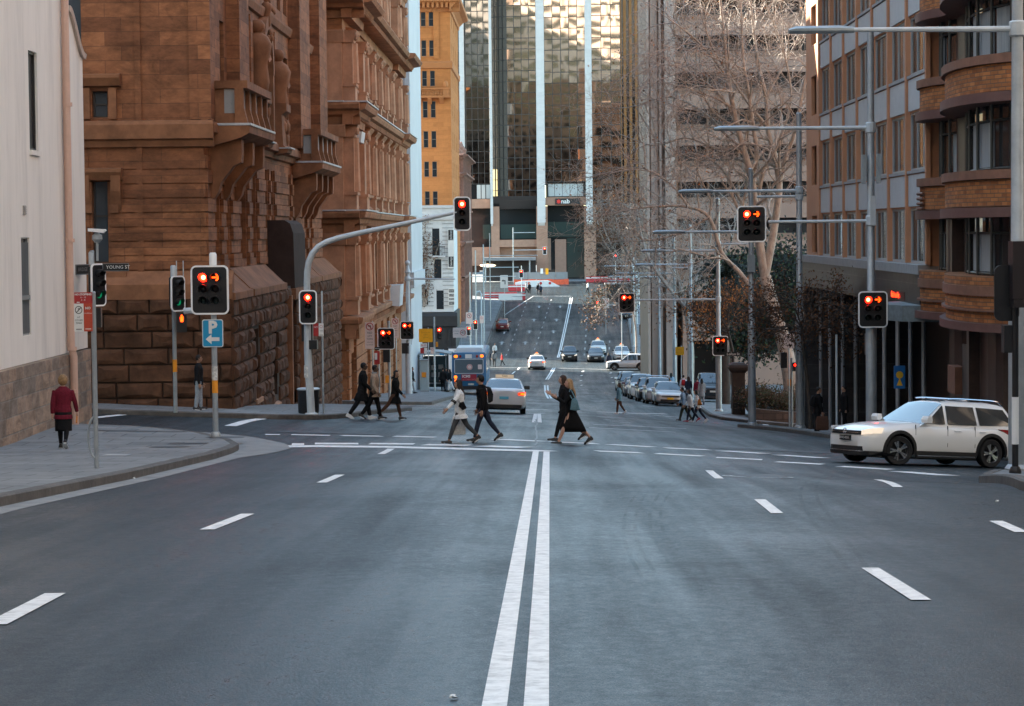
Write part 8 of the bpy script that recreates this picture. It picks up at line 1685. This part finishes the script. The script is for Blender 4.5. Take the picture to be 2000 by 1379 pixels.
for i, (pix, a, b) in enumerate(LB):
    dy = T.r.uniform(-4, 4); n = len(pix); P = pts_at(pix, Y, [dy*k/n for k in range(n)])
    if i == 0 or i == 1: P[0] = q[-1]
    Q, rad = T.limb(P, a, b, 8 if a > .12 else 6)
    sprout(T, Q, rad, .15, 17 if a > .2 else 14, 3.3, 3, up=.15, drop=.35, spread=.8)
    T.grow(Q[-1], (Q[-1]-Q[-3]).normalized(), 2.6, b, 3, .35, .2)
T.leaves(900, .14, .3)
T.build(base, 'big pale bare plane tree with spreading branches behind the right lamp posts', leaf=[LEAF['rust'], LEAF['brown'], LEAF['orange']])
# farther bare street trees with clinging brown leaves
for seed, px, Y, top, lv, lb in ((5, 1278, 226, 21, 6500, 'tall twiggy tree with clinging brown leaves, behind the school zone sign'), (9, 1226, 300, 19, 5500, 'distant brown leaved tree at the right of the hill in front of the glass tower'), (12, 1330, 186, 17, 1500, 'bare tree standing before the brown concrete tower, left of the big plane')):
    T = Tree(seed); X = at(px, 455, Y).x+.6; b = Vector((X, Y, gz(X, Y)+UPK)); h = top
    Q, rad = T.limb([b, b+Vector((.1, 0, h*.2)), b+Vector((-.2, 0, h*.38))], .30, .2, 8)
    for k in range(7):
        a = 6.28*k/7+T.r.uniform(-.3, .3); e = Q[-1]+Vector((math.cos(a)*h*.24, math.sin(a)*h*.22, h*T.r.uniform(.36, .56))); m_ = (Q[-1]+e)/2+Vector((math.cos(a)*h*.06, math.sin(a)*h*.06, 0)); Q2, r2 = T.limb([Q[-1], m_, e], .14, .04, 6); sprout(T, Q2, r2, .15, 9, h*.17, 3, up=.15, drop=.4)
    T.leaves(int(lv*1.2), .17, .5); T.build(b, lb, leaf=[LEAF['brown'], LEAF['brown'], LEAF['rust']], bark=TWIG)
# small autumn street tree in front of the office
T = Tree(21); Y = 93; b = at(1583, 845, Y); b.z = gz(b.x, Y)+UPK; Q, rad = T.limb([b]+pts_at([(1580, 780), (1574, 720), (1568, 670), (1566, 640)], Y), .085, .05, 8)
for pix in ([(1566, 640), (1600, 615), (1640, 605), (1680, 612)], [(1566, 640), (1540, 610), (1505, 600), (1470, 610)], [(1568, 650), (1590, 600), (1610, 575)], [(1566, 640), (1550, 595), (1535, 570)], [(1568, 660), (1620, 640), (1660, 645)], [(1568, 655), (1520, 640), (1490, 645)]):
    Q, rad = T.limb(pts_at(pix, Y, [T.r.uniform(-.9, .9)*i for i in range(len(pix))]), .04, .015, 5); sprout(T, Q, rad, .2, 9, 1.0, 2, up=.1, drop=.1)
T.leaves(4200, .11, .22); T.build(b, 'small street tree with rusty autumn leaves beside the standing man', leaf=[LEAF['rust'], LEAF['brown'], LEAF['brown'], LEAF['orange']][:3], bark=BRKD, twig=BRKD)
T = Tree(23); Y = 140; b = at(1430, 770, Y); b.z = gz(b.x, Y)+UPK; Q, rad = T.limb([b]+pts_at([(1432, 700), (1425, 660), (1420, 640)], Y), .09, .06, 8)
for pix in ([(1420, 640), (1440, 615), (1470, 600)], [(1420, 640), (1400, 615), (1370, 605)], [(1420, 645), (1390, 650), (1350, 620)], [(1420, 640), (1425, 600), (1440, 580)], [(1420, 650), (1380, 640), (1345, 600)]): Q, rad = T.limb(pts_at(pix, Y, [T.r.uniform(-.8, .8)*i for i in range(len(pix))]), .05, .015, 5); sprout(T, Q, rad, .2, 8, 1.3, 2, up=.2)
T.leaves(2600, .15, .3); T.build(b, 'small tree with orange leaves behind the lower dual signal on the right', leaf=[LEAF['rust'], LEAF['brown'], LEAF['orange']], bark=BRKD, twig=BRKD)
T = Tree(27); Y = 215; b = at(1182, 590, Y); q_ = at(1216, 596, Y); b2 = Vector((q_.x+.3, Y, gz(q_.x, Y)+UPK))
# leafy twig cluster hanging at the far signal (end of a branch of the distant tree)
Y = 258; X = at(1240, 455, Y).x; b = Vector((X, Y, gz(X, Y)+UPK)); Q, rad = T.limb([b, b+Vector((0, 0, 4)), at(1222, 560, Y), at(1190, 590, Y), at(1165, 602, Y)], .14, .03, 6); sprout(T, Q, rad, .6, 12, 1.4, 2, drop=.5); T.leaves(1500, .2, .4); T.build(b, 'leaning leafy tree partly hiding a far red signal above the hill lanes', leaf=[LEAF['olive'], LEAF['brown'], LEAF['rust']], bark=TWIG)
# dark evergreen trees and palm between the towers
def crown_tree(px, Y, z0, z1, w, label, leaf, seed, n=7000, size=.28):
    T = Tree(seed); X = at(px, 455, Y).x; b = Vector((X, Y, gz(X, Y)+UPK)); Q, rad = T.limb([b, Vector((X+.2, Y, (b.z+z0)/2)), Vector((X, Y, z0+.5))], .3, .2, 8); cz = (z0+z1)/2
    for k in range(26):
        a = T.r.uniform(0, 6.28); u = T.r.uniform(-1, 1); c = Vector((X+w*math.cos(a)*math.sqrt(1-u*u)*T.r.uniform(.5, .95), Y+w*.8*math.sin(a)*math.sqrt(1-u*u)*T.r.uniform(.4, .9), cz+(z1-z0)/2*u*.9)); T.grow(Q[-1], c-Q[-1], (c-Q[-1]).length*.8, .05, 1, 0, .1); T.tips.append((c, Vector((0, 0, 1)))); T.tips.append((c, Vector((0, 0, 1))))
    T.leaves(n, size, w*.24); return T.build(b, label, leaf=leaf, bark=BRKD, twig=BRKD)
DK = [LEAF['dark'], LEAF['dark'], LEAF['green']]
crown_tree(1540, 158, zat(1540, 660, 158), zat(1540, 470, 158), 4.0, 'dense dark evergreen tree behind the plane trunk, beside the office', DK, 31, 8000); crown_tree(1462, 170, zat(1462, 690, 170), zat(1462, 500, 170), 3.6, 'dense dark evergreen tree between the palm and the plane trunk', DK, 32, 7000)
Y = 150; X = at(1415, 455, Y).x; b = Vector((X, Y, gz(X, Y)+UPK)); T = Tree(41); topz = zat(1415, 545, Y); T.limb([b, Vector((X, Y, topz))], .34, .26, 10); c = Vector((X, Y, topz))
for k in range(46):
    a = 6.283*k/46*3.2; el = T.r.uniform(-.5, 1.35); L = T.r.uniform(2.6, 3.6); pts = []
    for i in range(9): t = i/8; pts.append(c+Vector((math.cos(a)*L*t*math.cos(el)*(1-.1*t), math.sin(a)*L*t*math.cos(el), L*(math.sin(el)*t-.55*t*t))))
    T.t.tube(pts, [.03*(1-.8*i/8) for i in range(9)], 4, False); sd_ = Vector((-math.sin(a), math.cos(a), 0))
    for i in range(1, 9):
        for sgn in (-1, 1):
            for h_ in (0, .5):
                p = pts[i]+(pts[i-1]-pts[i])*h_; e = p+sd_*sgn*.5*(1-.5*abs(i/8-.4))+(pts[i]-pts[i-1]).normalized()*.28-Vector((0, 0, .16)); w_ = (pts[i]-pts[i-1]).normalized()*.05; T.l.cur = 0; T.l.add([p-w_, p+w_, e], [(0, 1, 2)])
T.build(b, 'dark bushy palm tree beside the pink concrete wall', leaf=[LEAF['palm']], bark=BRKD, twig=LEAF['palm'], name='palm_tree')
# planter with shrubs
PLW = MB_('planter_stone', (.14, .10, .08), (.10, .075, .06), (.06, .045, .04), .9, .3, .015, stain=.4)
x0, x1 = at(1466, 455, 126.5).x, at(1596, 455, 126.5).x; p = Vector(((x0+x1)/2, 127, gz((x0+x1)/2, 127)+UPK)); t = thing('planter', p, 'low brown stone planter wall below the plane tree', 'planter'); mb = MB()
mb.rings([[(x, 126+.5*math.sin(3.1*(x-x0)/(x1-x0))*-1+dy, gz(x, 127)+UPK+h) for dy, h in ((0, -.1), (0, .62), (.35, .62), (.35, -.1))] for x in frange(x0, x1+3, .4)]); mb.build('planter_wall', PLW, t); mb = MB(); mb.rings([[(x, 126+.35+dy, gz(x, 127)+UPK+.5) for dy in (0, 7)]+[(x, 126+.35+dy, gz(x, 127)+UPK+.3) for dy in (7, 0)] for x in frange(x0, x1+3, .5)]); mb.build('soil', M('soil', (.03, .022, .017), .95, .3, 6), t)
for k, (px, Y, w, h, lf, lb) in enumerate(((1488, 129, .8, 1.3, 'olive', 'olive shrub in the planter left of the plane trunk'), (1508, 128.5, .7, 1.1, 'green', 'green shrub in the planter just left of the trunk'), (1528, 128, .65, 1.0, 'olive', 'low shrub in the planter at the foot of the trunk'), (1582, 131, 1.0, 2.2, 'green', 'tall green shrub in the planter right of the trunk'), (1566, 129, .6, 1.2, 'brown', 'brown shrub in the planter behind the thick lamp post'), (1470, 131, .8, 1.0, 'dark', 'dark shrub at the left end of the planter'))):
    X = at(px, 455, Y).x; b = Vector((X, Y, gz(X, Y)+UPK+.45)); T = Tree(60+k)
    for j in range(14): a = T.r.uniform(0, 6.28); T.grow(b, Vector((math.cos(a)*w, math.sin(a)*w, h*T.r.uniform(.5, 1.2))), h*.8, .018, 1, 0, .1)
    T.leaves(1300, .12, .22); T.build(b, lb, 'shrub', 'shrub', BRKD, BRKD, [LEAF[lf], LEAF['olive'], LEAF['brown']])
# dark stone gate pier
p = foot(1440, 132); t = thing('gate_pier', p, 'dark stone gate pier with a moulded cap left of the planter', 'gate pier'); mb = MB(); mb.box((p.x-.35, 131.6, p.z), (p.x+.35, 132.3, p.z+2.3)); mb.build('pier_shaft', M('dark_pier_stone', (.035, .026, .022), .8, .3, 3, .3), t); mb = MB(); mb.rings([[(p.x+a*w, 131.95+b_*w, p.z+z) for a, b_ in ((-1, -1), (1, -1), (1, 1), (-1, 1))] for z, w in ((2.3, .38), (2.45, .5), (2.6, .55), (2.72, .5), (2.85, .3))]); mb.build('pier_cap', MATS['dark_pier_stone'], t)
# creeper on the white corner building
T = Tree(77)
for px, py, n in ((816, 600, 7), (830, 598, 5), (822, 560, 5)):
    for k in range(n):
        P = []; a, b_ = px+T.r.uniform(-3, 3), py
        for j in range(6): P.append(at(a, b_, 279.75)); a += T.r.uniform(-5, 8); b_ -= T.r.uniform(14, 34)
        Q, rad = T.limb(P, .05, .02, 4); T.tips += [(x, Vector((0, 0, 1))) for x in Q[2:]]
T.leaves(1500, .22, .35); T.build(at(820, 610, 279.75), 'brown creeper climbing the white corner building', 'creeper', 'creeper', TWIG, TWIG, [LEAF['brown'], LEAF['rust'], LEAF['brown']])
# bits of litter along the gutters
for k, (px, py, lb) in enumerate(((262, 936, 'white litter scrap in the left gutter'), (1520, 843, 'pale litter scrap at the right kerb nose'), (1948, 981, 'pale litter scrap on the road at the right edge'), (885, 1367, 'crumpled white scrap on the road near the bottom edge'))):
    c = G(px, py); r_ = random.Random(90+k); mb = MB(); mb.rings([[(c.x+(w+r_.uniform(-.01, .01))*math.cos(6.283*i/7), c.y+(w+r_.uniform(-.015, .015))*math.sin(6.283*i/7), c.z+h+r_.uniform(0, .012)) for i in range(7)] for w, h in ((.02, .003), (.028, .008), (.015, .018))]); tag(mb.build('litter', SWHITE), lb, 'litter')
